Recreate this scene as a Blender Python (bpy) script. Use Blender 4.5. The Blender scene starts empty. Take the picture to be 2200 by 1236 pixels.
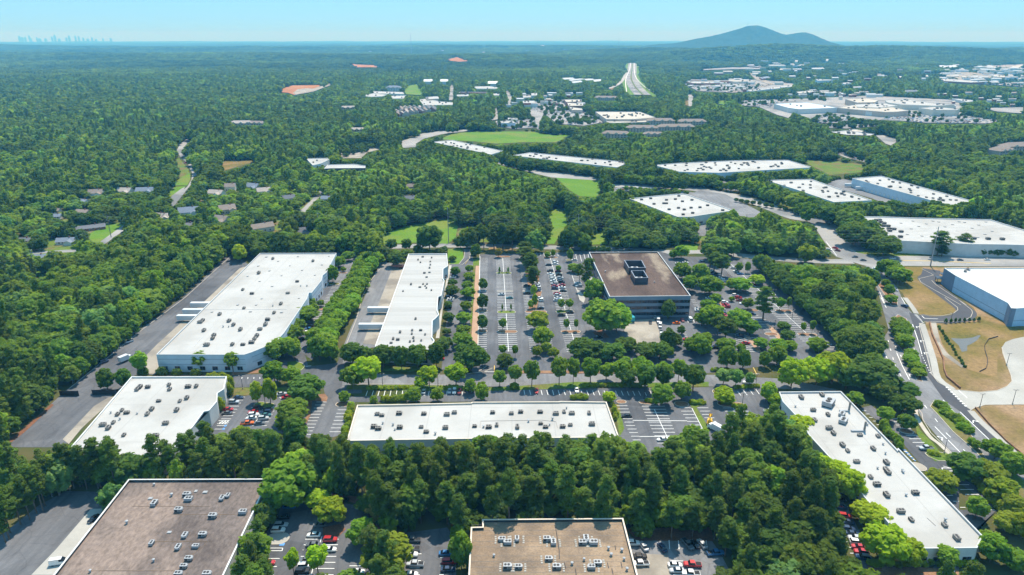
import bpy, bmesh, math, random
import numpy as np
from mathutils import Vector

R = math.radians
random.seed(7)
rng = np.random.default_rng(11)
scene = bpy.context.scene
COL = scene.collection

# ------------------------------------------------------------------ camera, sky, sun, exposure
CAM_H = 160.0
PITCH = R(19.9)
FPX = 1487.0                      # focal length in pixels of the 2200 px wide photograph
cam_data = bpy.data.cameras.new("camera")
cam_data.sensor_width = 36.0
cam_data.lens = 36.0 * FPX / 2200.0
cam_data.clip_start = 1.0
cam_data.clip_end = 120000.0
cam = bpy.data.objects.new("camera", cam_data)
COL.objects.link(cam)
cam.location = (0, 0, CAM_H)
cam.rotation_euler = (R(90) - PITCH, 0, 0)
scene.camera = cam

SUN_EL, SUN_AZ = 62.0, 18.0       # azimuth: degrees to the right of straight ahead
world = bpy.data.worlds.new("World")
scene.world = world
world.use_nodes = True
wn, wl = world.node_tree.nodes, world.node_tree.links
wn.clear()
sky_n = wn.new("ShaderNodeTexSky")
sky_n.sky_type = 'NISHITA'
sky_n.sun_disc = False
sky_n.sun_elevation = R(SUN_EL)
sky_n.sun_rotation = R(SUN_AZ)
sky_n.altitude = 300
sky_n.air_density = 1.0
sky_n.dust_density = 0.2
sky_n.ozone_density = 1.0
w_mul = wn.new("ShaderNodeMix"); w_mul.data_type = 'RGBA'; w_mul.blend_type = 'MULTIPLY'
w_mul.inputs[0].default_value = 1.0
w_mul.inputs[7].default_value = (0.55, 0.88, 1.12, 1)
w_bg = wn.new("ShaderNodeBackground"); w_bg.inputs[1].default_value = 0.12
w_out = wn.new("ShaderNodeOutputWorld")
w_air = wn.new("ShaderNodeMix"); w_air.data_type = 'RGBA'; w_air.inputs[0].default_value = 0.75; w_air.inputs[7].default_value = (1.6, 3.9, 6.0, 1)
wl.new(sky_n.outputs[0], w_mul.inputs[6]); wl.new(w_mul.outputs[2], w_air.inputs[6]); wl.new(w_air.outputs[2], w_bg.inputs[0]); wl.new(w_bg.outputs[0], w_out.inputs[0])

sun_d = bpy.data.lights.new("sun", 'SUN')
sun_d.energy = 4.35
sun_d.angle = R(0.5)
sun_d.color = (1.0, 0.912, 0.775)
sun = bpy.data.objects.new("sun", sun_d)
COL.objects.link(sun)
sv = Vector((math.sin(R(SUN_AZ)) * math.cos(R(SUN_EL)), math.cos(R(SUN_AZ)) * math.cos(R(SUN_EL)), math.sin(R(SUN_EL))))
sun.rotation_euler = (-sv).to_track_quat('-Z', 'Y').to_euler()

scene.view_settings.view_transform = 'Standard'
scene.view_settings.look = 'None'
scene.view_settings.gamma = 1.0
scene.view_settings.exposure = 0.60
scene.view_settings.use_curve_mapping = False
cy = scene.cycles
cy.max_bounces = 8; cy.diffuse_bounces = 7; cy.glossy_bounces = 2; cy.transmission_bounces = 6
cy.transparent_max_bounces = 4; cy.volume_bounces = 0
cy.use_denoising = True
try:
    cy.denoiser = 'OPENIMAGEDENOISE'
    cy.denoising_prefilter = 'ACCURATE'
except Exception:
    pass
cy.caustics_reflective = False; cy.caustics_refractive = False

# ------------------------------------------------------------------ noise, terrain, positions
def _hash(ix, iy, s):
    n = (ix.astype(np.int64) * 374761393 + iy.astype(np.int64) * 668265263 + s * 974634777) & 0xFFFFFFFF
    n = ((n ^ (n >> 13)) * 1274126177) & 0xFFFFFFFF
    return ((n ^ (n >> 16)) & 0xFFFF) / 65535.0

def vnoise(x, y, s=0):
    x = np.asarray(x, float); y = np.asarray(y, float)
    ix = np.floor(x); iy = np.floor(y)
    fx = x - ix; fy = y - iy
    fx = fx * fx * (3 - 2 * fx); fy = fy * fy * (3 - 2 * fy)
    a = _hash(ix, iy, s); b = _hash(ix + 1, iy, s); c = _hash(ix, iy + 1, s); d = _hash(ix + 1, iy + 1, s)
    return (a * (1 - fx) + b * fx) * (1 - fy) + (c * (1 - fx) + d * fx) * fy

def fbm(x, y, s=0, o=3):
    t = 0; a = 0.5
    for k in range(o):
        t = t + a * vnoise(x * 2 ** k, y * 2 ** k, s + k); a *= 0.5
    return t / (1 - 0.5 ** o)

def sstep(v, a, b):
    t = np.clip((v - a) / (b - a), 0, 1)
    return t * t * (3 - 2 * t)

HILLS = [(20.5, 5600, 62, 1000, 520), (29.5, 6600, 58, 1300, 600), (35.5, 8200, 40, 1500, 700), (8.0, 6400, 30, 1600, 500), (-30, 6800, 24, 1800, 700),
         (14.0, 4300, 16, 700, 350), (-4.0, 4700, 20, 900, 420), (-17, 5600, 18, 1500, 500), (2, 9500, 30, 4000, 700), (-34, 11000, 40, 3500, 900),
         (25, 12000, 25, 5000, 900), (-12, 13000, 30, 4000, 900)]
def terrain(x, y):
    x = np.asarray(x, float); y = np.asarray(y, float)
    D = np.hypot(x, y)
    z = sstep(D, 2500, 5000) * (fbm(x / 1300, y / 900, 5) - 0.5) * 64
    for (az, d, h, rx, ry) in HILLS:
        cx, cyy = d * math.sin(R(az)), d * math.cos(R(az))
        z = z + 1.3 * h * np.exp(-((x - cx) / rx) ** 2 - ((y - cyy) / ry) ** 2)
    return z

def ray(px, py):
    dx = (px - 1100.0) / FPX; dy = -(py - 618.0) / FPX
    return Vector((dx, math.cos(PITCH) + dy * math.sin(PITCH), dy * math.cos(PITCH) - math.sin(PITCH)))

def P(px, py, z=0.0):
    """photo position -> place on the ground (plus z) in metres"""
    d = ray(px, py)
    zt = z
    for k in range(8):
        t = (zt - CAM_H) / min(d.z, -1e-3)
        x, y = d.x * t, d.y * t
        if math.hypot(x, y) < 2500: break
        zt = z + 0.5 * (zt - z) + 0.5 * float(terrain(x, y))
    return Vector((x, y, zt))

def proj(x, y, z):
    x = np.asarray(x, float); y = np.asarray(y, float); z = np.asarray(z, float) - CAM_H
    c, s = math.cos(PITCH), math.sin(PITCH)
    depth = y * c - z * s
    up = y * s + z * c
    return 1100 + FPX * x / depth, 618 - FPX * up / depth

def height_at(base, ytop):
    d = ray(1100, ytop)
    t = base.y / d.y
    return CAM_H + t * d.z - base.z

S9, S5 = 740 / 2199.0, 420 / 2200.0
TILES = dict(A=(0, 40, S9), B=(730, 40, S9), C=(1460, 40, S9), D=(0, 420, S9), E=(730, 420, S9), F=(1460, 420, S9), G=(0, 820, S9), H=(730, 820, S9), I=(1460, 820, S9),
             K=(560, 1000, S5), L=(980, 1000, S5), M=(1000, 520, S5), N=(1400, 520, S5), O=(440, 770, S5), Q=(1240, 780, S5),
             a=(0, 380, S5), b=(340, 280, S5), c=(740, 130, S5), d=(1140, 130, S5), e=(1440, 100, S5), f=(1780, 100, S5), g=(1320, 330, S5), h=(1740, 420, S5),
             i=(1780, 640, S5), j=(1780, 860, S5), k=(1640, 1000, S5), l=(1320, 1080, 277 / 2195.0), m=(560, 540, S5), n=(640, 700, S5), o=(0, 60, S5), p=(720, 60, S5), X=(0, 0, 1.0))
def px(s, extra=0):
    """'D1660,367 2148,366' -> photo positions; the letter names the enlarged view they were read in. Extra numbers of a token follow, scaled."""
    out = []; t = TILES['X']
    for tok in s.split():
        if tok[0].isalpha(): t = TILES[tok[0]]; tok = tok[1:]
        v = tok.split(',')
        q = [t[0] + float(v[0]) * t[2], t[1] + float(v[1]) * t[2]]
        for e in v[2:]:
            try: q.append(float(e) * t[2])
            except ValueError: q.append(e)
        out.append(tuple(q))
    return out

# ------------------------------------------------------------------ materials
MATS = {}
def new_mat(name):
    m = bpy.data.materials.new(name); m.use_nodes = True
    nt = m.node_tree; nt.nodes.clear()
    out = nt.nodes.new("ShaderNodeOutputMaterial")
    MATS[name] = m
    return m, nt.nodes, nt.links, out

def ramp2(n, l, fac, c0, c1, p0=0.3, p1=0.7):
    r = n.new("ShaderNodeValToRGB")
    r.color_ramp.elements[0].position = p0; r.color_ramp.elements[1].position = p1
    r.color_ramp.elements[0].color = (*c0, 1); r.color_ramp.elements[1].color = (*c1, 1)
    l.new(fac, r.inputs[0])
    return r.outputs[0]

def mixc(n, l, a, b, fac, mode='MIX'):
    m = n.new("ShaderNodeMix"); m.data_type = 'RGBA'; m.blend_type = mode
    for i, v in ((0, fac), (6, a), (7, b)):
        if hasattr(v, 'is_linked'): l.new(v, m.inputs[i])
        elif i == 0: m.inputs[0].default_value = v
        else: m.inputs[i].default_value = (*v, 1)
    return m.outputs[2]

def noise(n, l, vec, scale, detail=3, rough=0.55):
    t = n.new("ShaderNodeTexNoise"); t.inputs['Scale'].default_value = scale
    t.inputs['Detail'].default_value = detail; t.inputs['Roughness'].default_value = rough
    l.new(vec, t.inputs['Vector'])
    return t.outputs['Fac']

def surf(name, c0, c1, s1=0.05, s2=1.2, rough=0.9, fine=0.25, stretch=None, c2=None, s3=0.012, lo=0.48, hi=0.62, bump=0.0, metal=0.0, spec=0.08, seams=False, worn=False):
    """two colours mixed by broad noise, with finer speckle on top; c2 = a third colour in large patches"""
    m, n, l, out = new_mat(name)
    g = n.new("ShaderNodeNewGeometry"); vec = g.outputs['Position']
    if stretch:
        mp = n.new("ShaderNodeMapping"); mp.inputs['Scale'].default_value = stretch; l.new(vec, mp.inputs[0]); vec = mp.outputs[0]
    col = ramp2(n, l, noise(n, l, vec, s1, 4), c0, c1, 0.35, 0.65)
    if c2: col = mixc(n, l, col, c2, ramp2(n, l, noise(n, l, vec, s3, 3), (0, 0, 0), (1, 1, 1), lo, hi))
    f = noise(n, l, vec, s2, 4, 0.7)
    sp = ramp2(n, l, f, (1 - fine,) * 3, (1 + fine,) * 3, 0.25, 0.75)
    col = mixc(n, l, col, sp, 1.0, 'MULTIPLY')
    if worn:
        vo = n.new("ShaderNodeTexVoronoi"); vo.inputs['Scale'].default_value = 0.075; l.new(g.outputs['Position'], vo.inputs['Vector'])
        col = mixc(n, l, col, ramp2(n, l, vo.outputs['Color'], (.88, .88, .88), (1.12, 1.12, 1.12), 0.2, 0.8), 1.0, 'MULTIPLY')
        ve = n.new("ShaderNodeTexVoronoi"); ve.feature = 'DISTANCE_TO_EDGE'; ve.inputs['Scale'].default_value = 0.11; l.new(g.outputs['Position'], ve.inputs['Vector'])
        col = mixc(n, l, col, ramp2(n, l, ve.outputs['Distance'], (.86, .86, .87), (1, 1, 1), 0.010, 0.02), 1.0, 'MULTIPLY')
        mp2 = n.new("ShaderNodeMapping"); mp2.inputs['Scale'].default_value = (0.5, 0.035, 1); l.new(g.outputs['Position'], mp2.inputs[0])
        col = mixc(n, l, col, ramp2(n, l, noise(n, l, mp2.outputs[0], 1.0, 3), (.88, .88, .88), (1.1, 1.1, 1.1), 0.35, 0.65), 1.0, 'MULTIPLY')
    if seams:
        sp_ = n.new("ShaderNodeSeparateXYZ"); l.new(g.outputs['Position'], sp_.inputs[0])
        for ax, per in (('X', 9.0), ('Y', 15.0)):
            m1 = n.new("ShaderNodeMath"); m1.operation = 'PINGPONG'; l.new(sp_.outputs[ax], m1.inputs[0]); m1.inputs[1].default_value = per
            m2 = n.new("ShaderNodeMath"); m2.operation = 'LESS_THAN'; l.new(m1.outputs[0], m2.inputs[0]); m2.inputs[1].default_value = 0.16
            m3 = n.new("ShaderNodeMath"); m3.operation = 'MULTIPLY'; l.new(m2.outputs[0], m3.inputs[0]); m3.inputs[1].default_value = 0.5
            col = mixc(n, l, col, (0.30, 0.29, 0.275), m3.outputs[0])
        st = noise(n, l, g.outputs['Position'], 0.11, 5, 0.7)
        col = mixc(n, l, col, (0.25, 0.235, 0.215), ramp2(n, l, st, (0, 0, 0), (.6, .6, .6), 0.62, 0.78))
    b = n.new("ShaderNodeBsdfPrincipled"); b.inputs['Roughness'].default_value = rough
    b.inputs['Metallic'].default_value = metal; b.inputs['Specular IOR Level'].default_value = spec
    l.new(col, b.inputs['Base Color'])
    if bump:
        bp = n.new("ShaderNodeBump"); bp.inputs['Strength'].default_value = 0.6; bp.inputs['Distance'].default_value = bump
        l.new(f, bp.inputs['Height']); l.new(bp.outputs[0], b.inputs['Normal'])
    l.new(b.outputs[0], out.inputs[0])
    return m

def plain(name, c, rough=0.6, metal=0.0, spec=0.4, fine=0.08):
    return surf(name, c, tuple(min(1, v * 1.12) for v in c), 0.3, 3.0, rough, fine, metal=metal, spec=spec)

surf("forest_floor", (0.030, 0.045, 0.016), (0.055, 0.060, 0.022), 0.05, 0.6, 0.95, 0.4, c2=(0.085, 0.052, 0.030), s3=0.03)
surf("asphalt", (0.115, 0.117, 0.126), (0.147, 0.148, 0.155), 0.035, 0.9, 0.85, 0.12, c2=(0.094, 0.096, 0.104), s3=0.02, worn=True)
surf("asphalt_old", (0.175, 0.176, 0.182), (0.215, 0.214, 0.218), 0.04, 0.8, 0.85, 0.12, c2=(0.152, 0.153, 0.160), worn=True)
surf("asphalt_new", (0.075, 0.076, 0.084), (0.092, 0.092, 0.098), 0.05, 0.9, 0.85, 0.10)
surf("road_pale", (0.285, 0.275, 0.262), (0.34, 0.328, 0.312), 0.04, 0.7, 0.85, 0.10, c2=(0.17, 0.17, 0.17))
surf("concrete", (0.36, 0.345, 0.31), (0.43, 0.415, 0.38), 0.05, 0.6, 0.85, 0.07, c2=(0.33, 0.315, 0.285))
surf("concrete_dock", (0.30, 0.265, 0.215), (0.38, 0.34, 0.285), 0.06, 0.7, 0.85, 0.12, c2=(0.22, 0.195, 0.165), s3=0.05)
surf("kerb_concrete", (0.42, 0.38, 0.32), (0.52, 0.47, 0.40), 0.2, 2, 0.9, 0.1)
surf("lawn_bright", (0.088, 0.190, 0.018), (0.128, 0.222, 0.022), 0.03, 0.5, 0.95, 0.30, c2=(0.155, 0.20, 0.035), s3=0.02)
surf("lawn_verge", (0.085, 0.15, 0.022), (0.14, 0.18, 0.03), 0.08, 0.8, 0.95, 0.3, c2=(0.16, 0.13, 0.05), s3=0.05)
surf("dry_grass", (0.120, 0.108, 0.026), (0.205, 0.142, 0.044), 0.035, 0.5, 0.95, 0.34, c2=(0.25, 0.165, 0.075), s3=0.03)
surf("bare_earth", (0.235, 0.148, 0.075), (0.31, 0.21, 0.122), 0.04, 0.6, 0.95, 0.32, c2=(0.17, 0.128, 0.045), s3=0.03)
surf("red_clay", (0.33, 0.13, 0.045), (0.42, 0.20, 0.085), 0.012, 0.1, 0.95, 0.15)
surf("mulch", (0.20, 0.105, 0.062), (0.29, 0.17, 0.10), 0.2, 1.5, 0.95, 0.3)
surf("pine_straw", (0.15, 0.072, 0.040), (0.22, 0.105, 0.058), 0.15, 1.2, 0.95, 0.35)
surf("gravel_path", (0.37, 0.23, 0.15), (0.43, 0.28, 0.19), 0.1, 1.0, 0.95, 0.15)
surf("white_roof", (0.415, 0.403, 0.380), (0.455, 0.443, 0.420), 0.05, 0.25, 0.6, 0.05, c2=(0.375, 0.36, 0.335), s3=0.03, seams=True)
surf("white_roof_streaked", (0.365, 0.352, 0.33), (0.445, 0.435, 0.415), 0.06, 0.4, 0.6, 0.04, stretch=(0.10, 3.0, 1))
surf("white_roof_new", (0.50, 0.50, 0.50), (0.54, 0.54, 0.54), 0.02, 0.3, 0.5, 0.015)
surf("cream_roof", (0.43, 0.39, 0.33), (0.50, 0.455, 0.39), 0.02, 0.3, 0.7, 0.05)
surf("gravel_roof_brown", (0.115, 0.093, 0.084), (0.195, 0.158, 0.140), 0.07, 0.9, 0.95, 0.42, c2=(0.235, 0.180, 0.150), s3=0.035, lo=0.52, hi=0.64, stretch=(1, .55, 1))
surf("gravel_roof_tan", (0.255, 0.180, 0.118), (0.325, 0.236, 0.160), 0.08, 1.3, 0.95, 0.28, c2=(0.185, 0.138, 0.10), s3=0.06)
surf("office_roof", (0.072, 0.050, 0.042), (0.125, 0.088, 0.072), 0.05, 0.9, 0.95, 0.35, c2=(0.25, 0.20, 0.15), s3=0.045, stretch=(1.3, .5, 1), lo=0.57, hi=0.66)
plain("wall_white", (0.60, 0.60, 0.58), 0.7)
plain("wall_grey", (0.52, 0.53, 0.52), 0.7)
plain("wall_pale_blue", (0.50, 0.58, 0.66), 0.7)
plain("wall_blue", (0.40, 0.56, 0.72), 0.6)
plain("wall_slate", (0.15, 0.21, 0.30), 0.6)
plain("wall_cream", (0.62, 0.57, 0.48), 0.8)
plain("wall_brick", (0.30, 0.12, 0.08), 0.85)
plain("wall_tan", (0.50, 0.40, 0.32), 0.8)
plain("wall_dark", (0.055, 0.062, 0.078), 0.35)
plain("office_band", (0.19, 0.225, 0.28), 0.5)
plain("coping_white", (0.62, 0.62, 0.60), 0.5)
plain("coping_grey", (0.45, 0.46, 0.46), 0.5)
plain("coping_tan", (0.62, 0.54, 0.44), 0.6)
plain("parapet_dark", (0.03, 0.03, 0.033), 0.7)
plain("hvac_dark", (0.20, 0.19, 0.175), 0.55)
plain("hvac_pale", (0.33, 0.345, 0.36), 0.5)
plain("fan_black", (0.02, 0.02, 0.022), 0.6)
plain("wire_grey", (0.16, 0.17, 0.18), 0.6); plain("steel_grey", (0.33, 0.34, 0.35), 0.45, metal=0.5)
plain("pole_wood", (0.22, 0.20, 0.18), 0.85)
plain("tyre_black", (0.018, 0.018, 0.02), 0.8)
plain("line_white", (0.72, 0.72, 0.70), 0.7)
plain("line_yellow", (0.62, 0.42, 0.08), 0.7)
plain("line_blue", (0.10, 0.28, 0.62), 0.7)
plain("safety_yellow", (0.72, 0.40, 0.02), 0.4)
plain("container_teal", (0.02, 0.30, 0.36), 0.4)
plain("trailer_white", (0.55, 0.56, 0.57), 0.4)
plain("safety_red", (0.45, 0.03, 0.03), 0.5)
surf("bark", (0.13, 0.095, 0.07), (0.20, 0.155, 0.12), 1.0, 6, 0.95, 0.3)
plain("shingle_grey", (0.135, 0.140, 0.155), 0.9, fine=0.2)
plain("shingle_brown", (0.23, 0.185, 0.155), 0.9, fine=0.2)
plain("shingle_pale", (0.36, 0.31, 0.27), 0.9, fine=0.2)
plain("shingle_slate", (0.17, 0.20, 0.25), 0.9, fine=0.2)
plain("tower_glass", (0.25, 0.32, 0.38), 0.4)
plain("water_dark", (0.14, 0.13, 0.11), 0.25, spec=0.35, fine=0.1)

def glass_mat(name, c, rough=0.08):
    m, n, l, out = new_mat(name)
    b = n.new("ShaderNodeBsdfPrincipled"); b.inputs['Base Color'].default_value = (*c, 1)
    b.inputs['Roughness'].default_value = rough; b.inputs['Specular IOR Level'].default_value = 0.7
    l.new(b.outputs[0], out.inputs[0]); return m
glass_mat("window_glass", (0.018, 0.025, 0.035))
glass_mat("office_glass", (0.010, 0.016, 0.028))
glass_mat("car_glass", (0.012, 0.014, 0.018), 0.05)

def paint_mat():
    m, n, l, out = new_mat("car_paint")
    oi = n.new("ShaderNodeObjectInfo")
    b = n.new("ShaderNodeBsdfPrincipled"); l.new(oi.outputs['Color'], b.inputs['Base Color'])
    b.inputs['Roughness'].default_value = 0.32; b.inputs['Metallic'].default_value = 0.15; b.inputs['Coat Weight'].default_value = 0.5
    l.new(b.outputs[0], out.inputs[0]); return m
paint_mat()

def leaf_mat(name, inst):
    m, n, l, out = new_mat(name)
    if inst:
        a = n.new("ShaderNodeAttribute"); a.attribute_type = 'INSTANCER'; a.attribute_name = 'tint'; col = a.outputs['Color']
    else:
        a = n.new("ShaderNodeObjectInfo"); col = a.outputs['Color']
    g = n.new("ShaderNodeNewGeometry")
    f = noise(n, l, g.outputs['Position'], 0.55, 3, 0.6)
    v = ramp2(n, l, f, (0.72, 0.76, 0.82), (1.28, 1.24, 1.12), 0.28, 0.72)
    col = mixc(n, l, col, v, 1.0, 'MULTIPLY')
    d = n.new("ShaderNodeBsdfDiffuse"); t = n.new("ShaderNodeBsdfTranslucent"); mx = n.new("ShaderNodeMixShader"); mx.inputs[0].default_value = 0.50
    l.new(col, d.inputs[0]); tc = mixc(n, l, col, (1.5, 1.4, 0.55), 1.0, 'MULTIPLY'); l.new(tc, t.inputs[0])
    l.new(d.outputs[0], mx.inputs[1]); l.new(t.outputs[0], mx.inputs[2]); l.new(mx.outputs[0], out.inputs[0])
    return m
leaf_mat("leaf", False); leaf_mat("leaf_wood", True)

# ------------------------------------------------------------------ object helpers
def link(o, parent=None):
    COL.objects.link(o)
    if parent is not None: o.parent = parent
    return o

def tag(o, label=None, cat=None, group=None, kind=None):
    if label: o["label"] = label
    if cat: o["category"] = cat
    if group: o["group"] = group
    if kind: o["kind"] = kind
    return o

def empty(name, loc, rz=0.0):
    o = bpy.data.objects.new(name, None); o.location = loc; o.rotation_euler = (0, 0, rz); o.empty_display_size = 0.5
    return link(o)

class MB:
    """collects faces with material names, makes one mesh"""
    def __init__(s): s.v = []; s.f = []; s.m = []; s.names = []
    def mi(s, name):
        if name not in s.names: s.names.append(name)
        return s.names.index(name)
    def face(s, pts, mat):
        b = len(s.v); s.v.extend([tuple(p) for p in pts]); s.f.append(tuple(range(b, b + len(pts)))); s.m.append(s.mi(mat))
    def box(s, x0, x1, y0, y1, z0, z1, mat, top=None):
        v = [(x0, y0, z0), (x1, y0, z0), (x1, y1, z0), (x0, y1, z0), (x0, y0, z1), (x1, y0, z1), (x1, y1, z1), (x0, y1, z1)]
        b = len(s.v); s.v.extend(v)
        for q in ((3, 2, 1, 0), (0, 1, 5, 4), (1, 2, 6, 5), (2, 3, 7, 6), (3, 0, 4, 7)):
            s.f.append(tuple(b + k for k in q)); s.m.append(s.mi(mat))
        s.f.append((b + 4, b + 5, b + 6, b + 7)); s.m.append(s.mi(top or mat))
    def bar(s, a, c, w, h, mat):
        """box along a->c, width w, standing from a.z to a.z+h"""
        a = Vector(a); c = Vector(c); d = (c - a); d.z = 0
        if d.length < 1e-6: return
        nrm = Vector((-d.y, d.x, 0)).normalized() * (w / 2)
        p = [a - nrm, c - nrm, c + nrm, a + nrm]
        b = len(s.v); s.v.extend([tuple(q) for q in p] + [(q.x, q.y, q.z + h) for q in p])
        for q in ((3, 2, 1, 0), (0, 1, 5, 4), (1, 2, 6, 5), (2, 3, 7, 6), (3, 0, 4, 7), (4, 5, 6, 7)):
            s.f.append(tuple(b + k for k in q)); s.m.append(s.mi(mat))
    def tube(s, pts, rads, mat, seg=6, cap=True):
        pts = [Vector(p) for p in pts]; rings = []
        for i, p in enumerate(pts):
            d = (pts[min(i + 1, len(pts) - 1)] - pts[max(i - 1, 0)]).normalized()
            u = d.cross(Vector((0, 0, 1)))
            if u.length < 1e-3: u = Vector((1, 0, 0))
            u.normalize(); w = d.cross(u)
            b = len(s.v); rings.append(b)
            r = rads[i] if hasattr(rads, '__len__') else rads
            for k in range(seg):
                t = 2 * math.pi * k / seg
                s.v.append(tuple(p + u * math.cos(t) * r + w * math.sin(t) * r))
        for i in range(len(pts) - 1):
            for k in range(seg):
                s.f.append((rings[i] + k, rings[i + 1] + k, rings[i + 1] + (k + 1) % seg, rings[i] + (k + 1) % seg)); s.m.append(s.mi(mat))
        if cap:
            s.f.append(tuple(rings[0] + k for k in range(seg))); s.m.append(s.mi(mat))
            s.f.append(tuple(rings[-1] + k for k in reversed(range(seg)))); s.m.append(s.mi(mat))
    def mesh(s, name, smooth=False):
        me = bpy.data.meshes.new(name)
        me.from_pydata(s.v, [], s.f)
        for nm in s.names: me.materials.append(MATS[nm])
        me.polygons.foreach_set('material_index', s.m)
        if smooth: me.polygons.foreach_set('use_smooth', [True] * len(s.f))
        me.update()
        return me
    def obj(s, name, parent=None, smooth=False):
        return link(bpy.data.objects.new(name, s.mesh(name, smooth)), parent)

def inside(poly, x, y):
    """vectorised point in polygon"""
    x = np.asarray(x, float); y = np.asarray(y, float)
    r = np.zeros(x.shape, bool); n = len(poly)
    for i in range(n):
        x0, y0 = poly[i][0], poly[i][1]; x1, y1 = poly[i - 1][0], poly[i - 1][1]
        if y0 == y1: continue
        c = ((y0 > y) != (y1 > y)) & (x < (x1 - x0) * (y - y0) / (y1 - y0) + x0)
        r ^= c
    return r

def area2(p): return sum(p[i - 1][0] * p[i][1] - p[i][0] * p[i - 1][1] for i in range(len(p)))

def inset(poly, d):
    """poly: list of (x,y) counter-clockwise; moved inwards by d"""
    n = len(poly); out = []
    for i in range(n):
        p0 = Vector(poly[i - 1][:2]); p1 = Vector(poly[i][:2]); p2 = Vector(poly[(i + 1) % n][:2])
        a = (p1 - p0).normalized(); b = (p2 - p1).normalized()
        na = Vector((-a.y, a.x)); nb = Vector((-b.y, b.x))
        k = na + nb
        if k.length < 1e-6: out.append(tuple(p1 + na * d)); continue
        k.normalize()
        out.append(tuple(p1 + k * (d / max(0.35, k.dot(na)))))
    return out

SHEETS = [0]
PROT = []      # areas of open ground and roofs in view: woodland trees do not stand in front of them
NOGROW = []    # world polygons where no woodland grows

def tri_mesh(name, pts, mat):
    bm = bmesh.new()
    f = bm.faces.new([bm.verts.new(p) for p in pts])
    bmesh.ops.triangulate(bm, faces=[f])
    for q in bm.faces:
        q.normal_update()
        if q.normal.z < 0: q.normal_flip()
    me = bpy.data.meshes.new(name); bm.to_mesh(me); bm.free()
    me.materials.append(MATS[mat])
    return me

def sheet(name, s, mat, z=0.05, label=None, cat=None, protect=True, nogrow=True, kind='structure', parent=None):
    q = px(s)
    if q[0] == q[-1]: q = q[:-1]
    SHEETS[0] += 1; z = z + 0.0003 * SHEETS[0]      # no two sheets share a plane
    pts = []
    for v in q:
        w = P(v[0], v[1]); k = max(1.0, w.y / 500.0)
        pts.append((w.x, w.y, w.z + z * k))
    o = link(bpy.data.objects.new(name, tri_mesh(name, pts, mat)), parent)
    if parent is None: tag(o, label, cat, kind=kind)
    if protect: PROT.append([v[:2] for v in q])
    if nogrow: NOGROW.append([(p[0], p[1]) for p in pts])
    return o

def strip(name, s, width, mat, z=0.05, label=None, cat=None, protect=True, kind='structure', smooth=3):
    """a road along a line, width in metres"""
    q = [P(v[0], v[1]) for v in px(s)]
    c = []
    for i in range(len(q) - 1):
        p0 = q[max(i - 1, 0)]; p1 = q[i]; p2 = q[i + 1]; p3 = q[min(i + 2, len(q) - 1)]
        for k in range(smooth):
            t = k / smooth
            c.append(0.5 * ((2 * p1) + (p2 - p0) * t + (2 * p0 - 5 * p1 + 4 * p2 - p3) * t * t + (3 * p1 - p0 - 3 * p2 + p3) * t ** 3))
    c.append(q[-1])
    L, Rr = [], []
    for i, p in enumerate(c):
        d = (c[min(i + 1, len(c) - 1)] - c[max(i - 1, 0)]); d.z = 0; d.normalize()
        nr = Vector((-d.y, d.x, 0)) * width / 2
        k = max(1.0, p.y / 500.0)
        for lst, e in ((L, p + nr), (Rr, p - nr)): lst.append(Vector((e.x, e.y, (float(terrain(e.x, e.y)) if p.y > 2400 else 0.0) + z * k)))
    mb = MB()
    for i in range(len(c) - 1): mb.face([Rr[i], Rr[i + 1], L[i + 1], L[i]], mat)
    o = mb.obj(name); tag(o, label, cat, kind=kind)
    ring = L + Rr[::-1]
    NOGROW.append([(p.x, p.y) for p in ring])
    if protect: PROT.append([tuple(float(t) for t in proj(p.x, p.y, p.z)) for p in ring])
    return o

# ------------------------------------------------------------------ ground, hills
def build_ground():
    ang = np.concatenate([np.linspace(-180, -48, 22)[:-1], np.linspace(-48, 48, 260), np.linspace(48, 180, 22)[1:-1]])
    rad = np.concatenate([[8], np.geomspace(40, 31000, 150)])
    A, RR = np.meshgrid(np.radians(ang), rad)
    X = RR * np.sin(A); Y = RR * np.cos(A)
    Z = terrain(X, Y)
    v = np.stack([X, Y, Z], -1).reshape(-1, 3)
    na, nr = len(ang), len(rad)
    f = []
    for r in range(nr - 1):
        for a in range(na):
            b = (a + 1) % na
            f.append((r * na + a, r * na + b, (r + 1) * na + b, (r + 1) * na + a))
    f.append(tuple(range(na)))
    me = bpy.data.meshes.new("ground"); me.from_pydata(v.tolist(), [], f)
    m, n, l, out = new_mat("wooded_ground")
    g = n.new("ShaderNodeNewGeometry"); vec = g.outputs['Position']
    near = ramp2(n, l, noise(n, l, vec, 0.05, 4), (0.060, 0.080, 0.026), (0.125, 0.100, 0.045), 0.35, 0.7)
    far = ramp2(n, l, noise(n, l, vec, 0.006, 6, 0.7), (0.020, 0.040, 0.018), (0.050, 0.082, 0.026), 0.35, 0.65)
    geo = n.new("ShaderNodeVectorMath"); geo.operation = 'LENGTH'; l.new(vec, geo.inputs[0])
    fr = n.new("ShaderNodeMapRange"); fr.inputs[1].default_value = 900; fr.inputs[2].default_value = 1800; l.new(geo.outputs['Value'], fr.inputs[0])
    col = mixc(n, l, near, far, fr.outputs[0])
    d = n.new("ShaderNodeBsdfDiffuse"); l.new(col, d.inputs[0]); l.new(d.outputs[0], out.inputs[0])
    me.materials.append(m)
    o = link(bpy.data.objects.new("ground", me))
    tag(o, "wide wooded ground reaching to the horizon", "ground", kind="structure")
build_ground()

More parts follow.
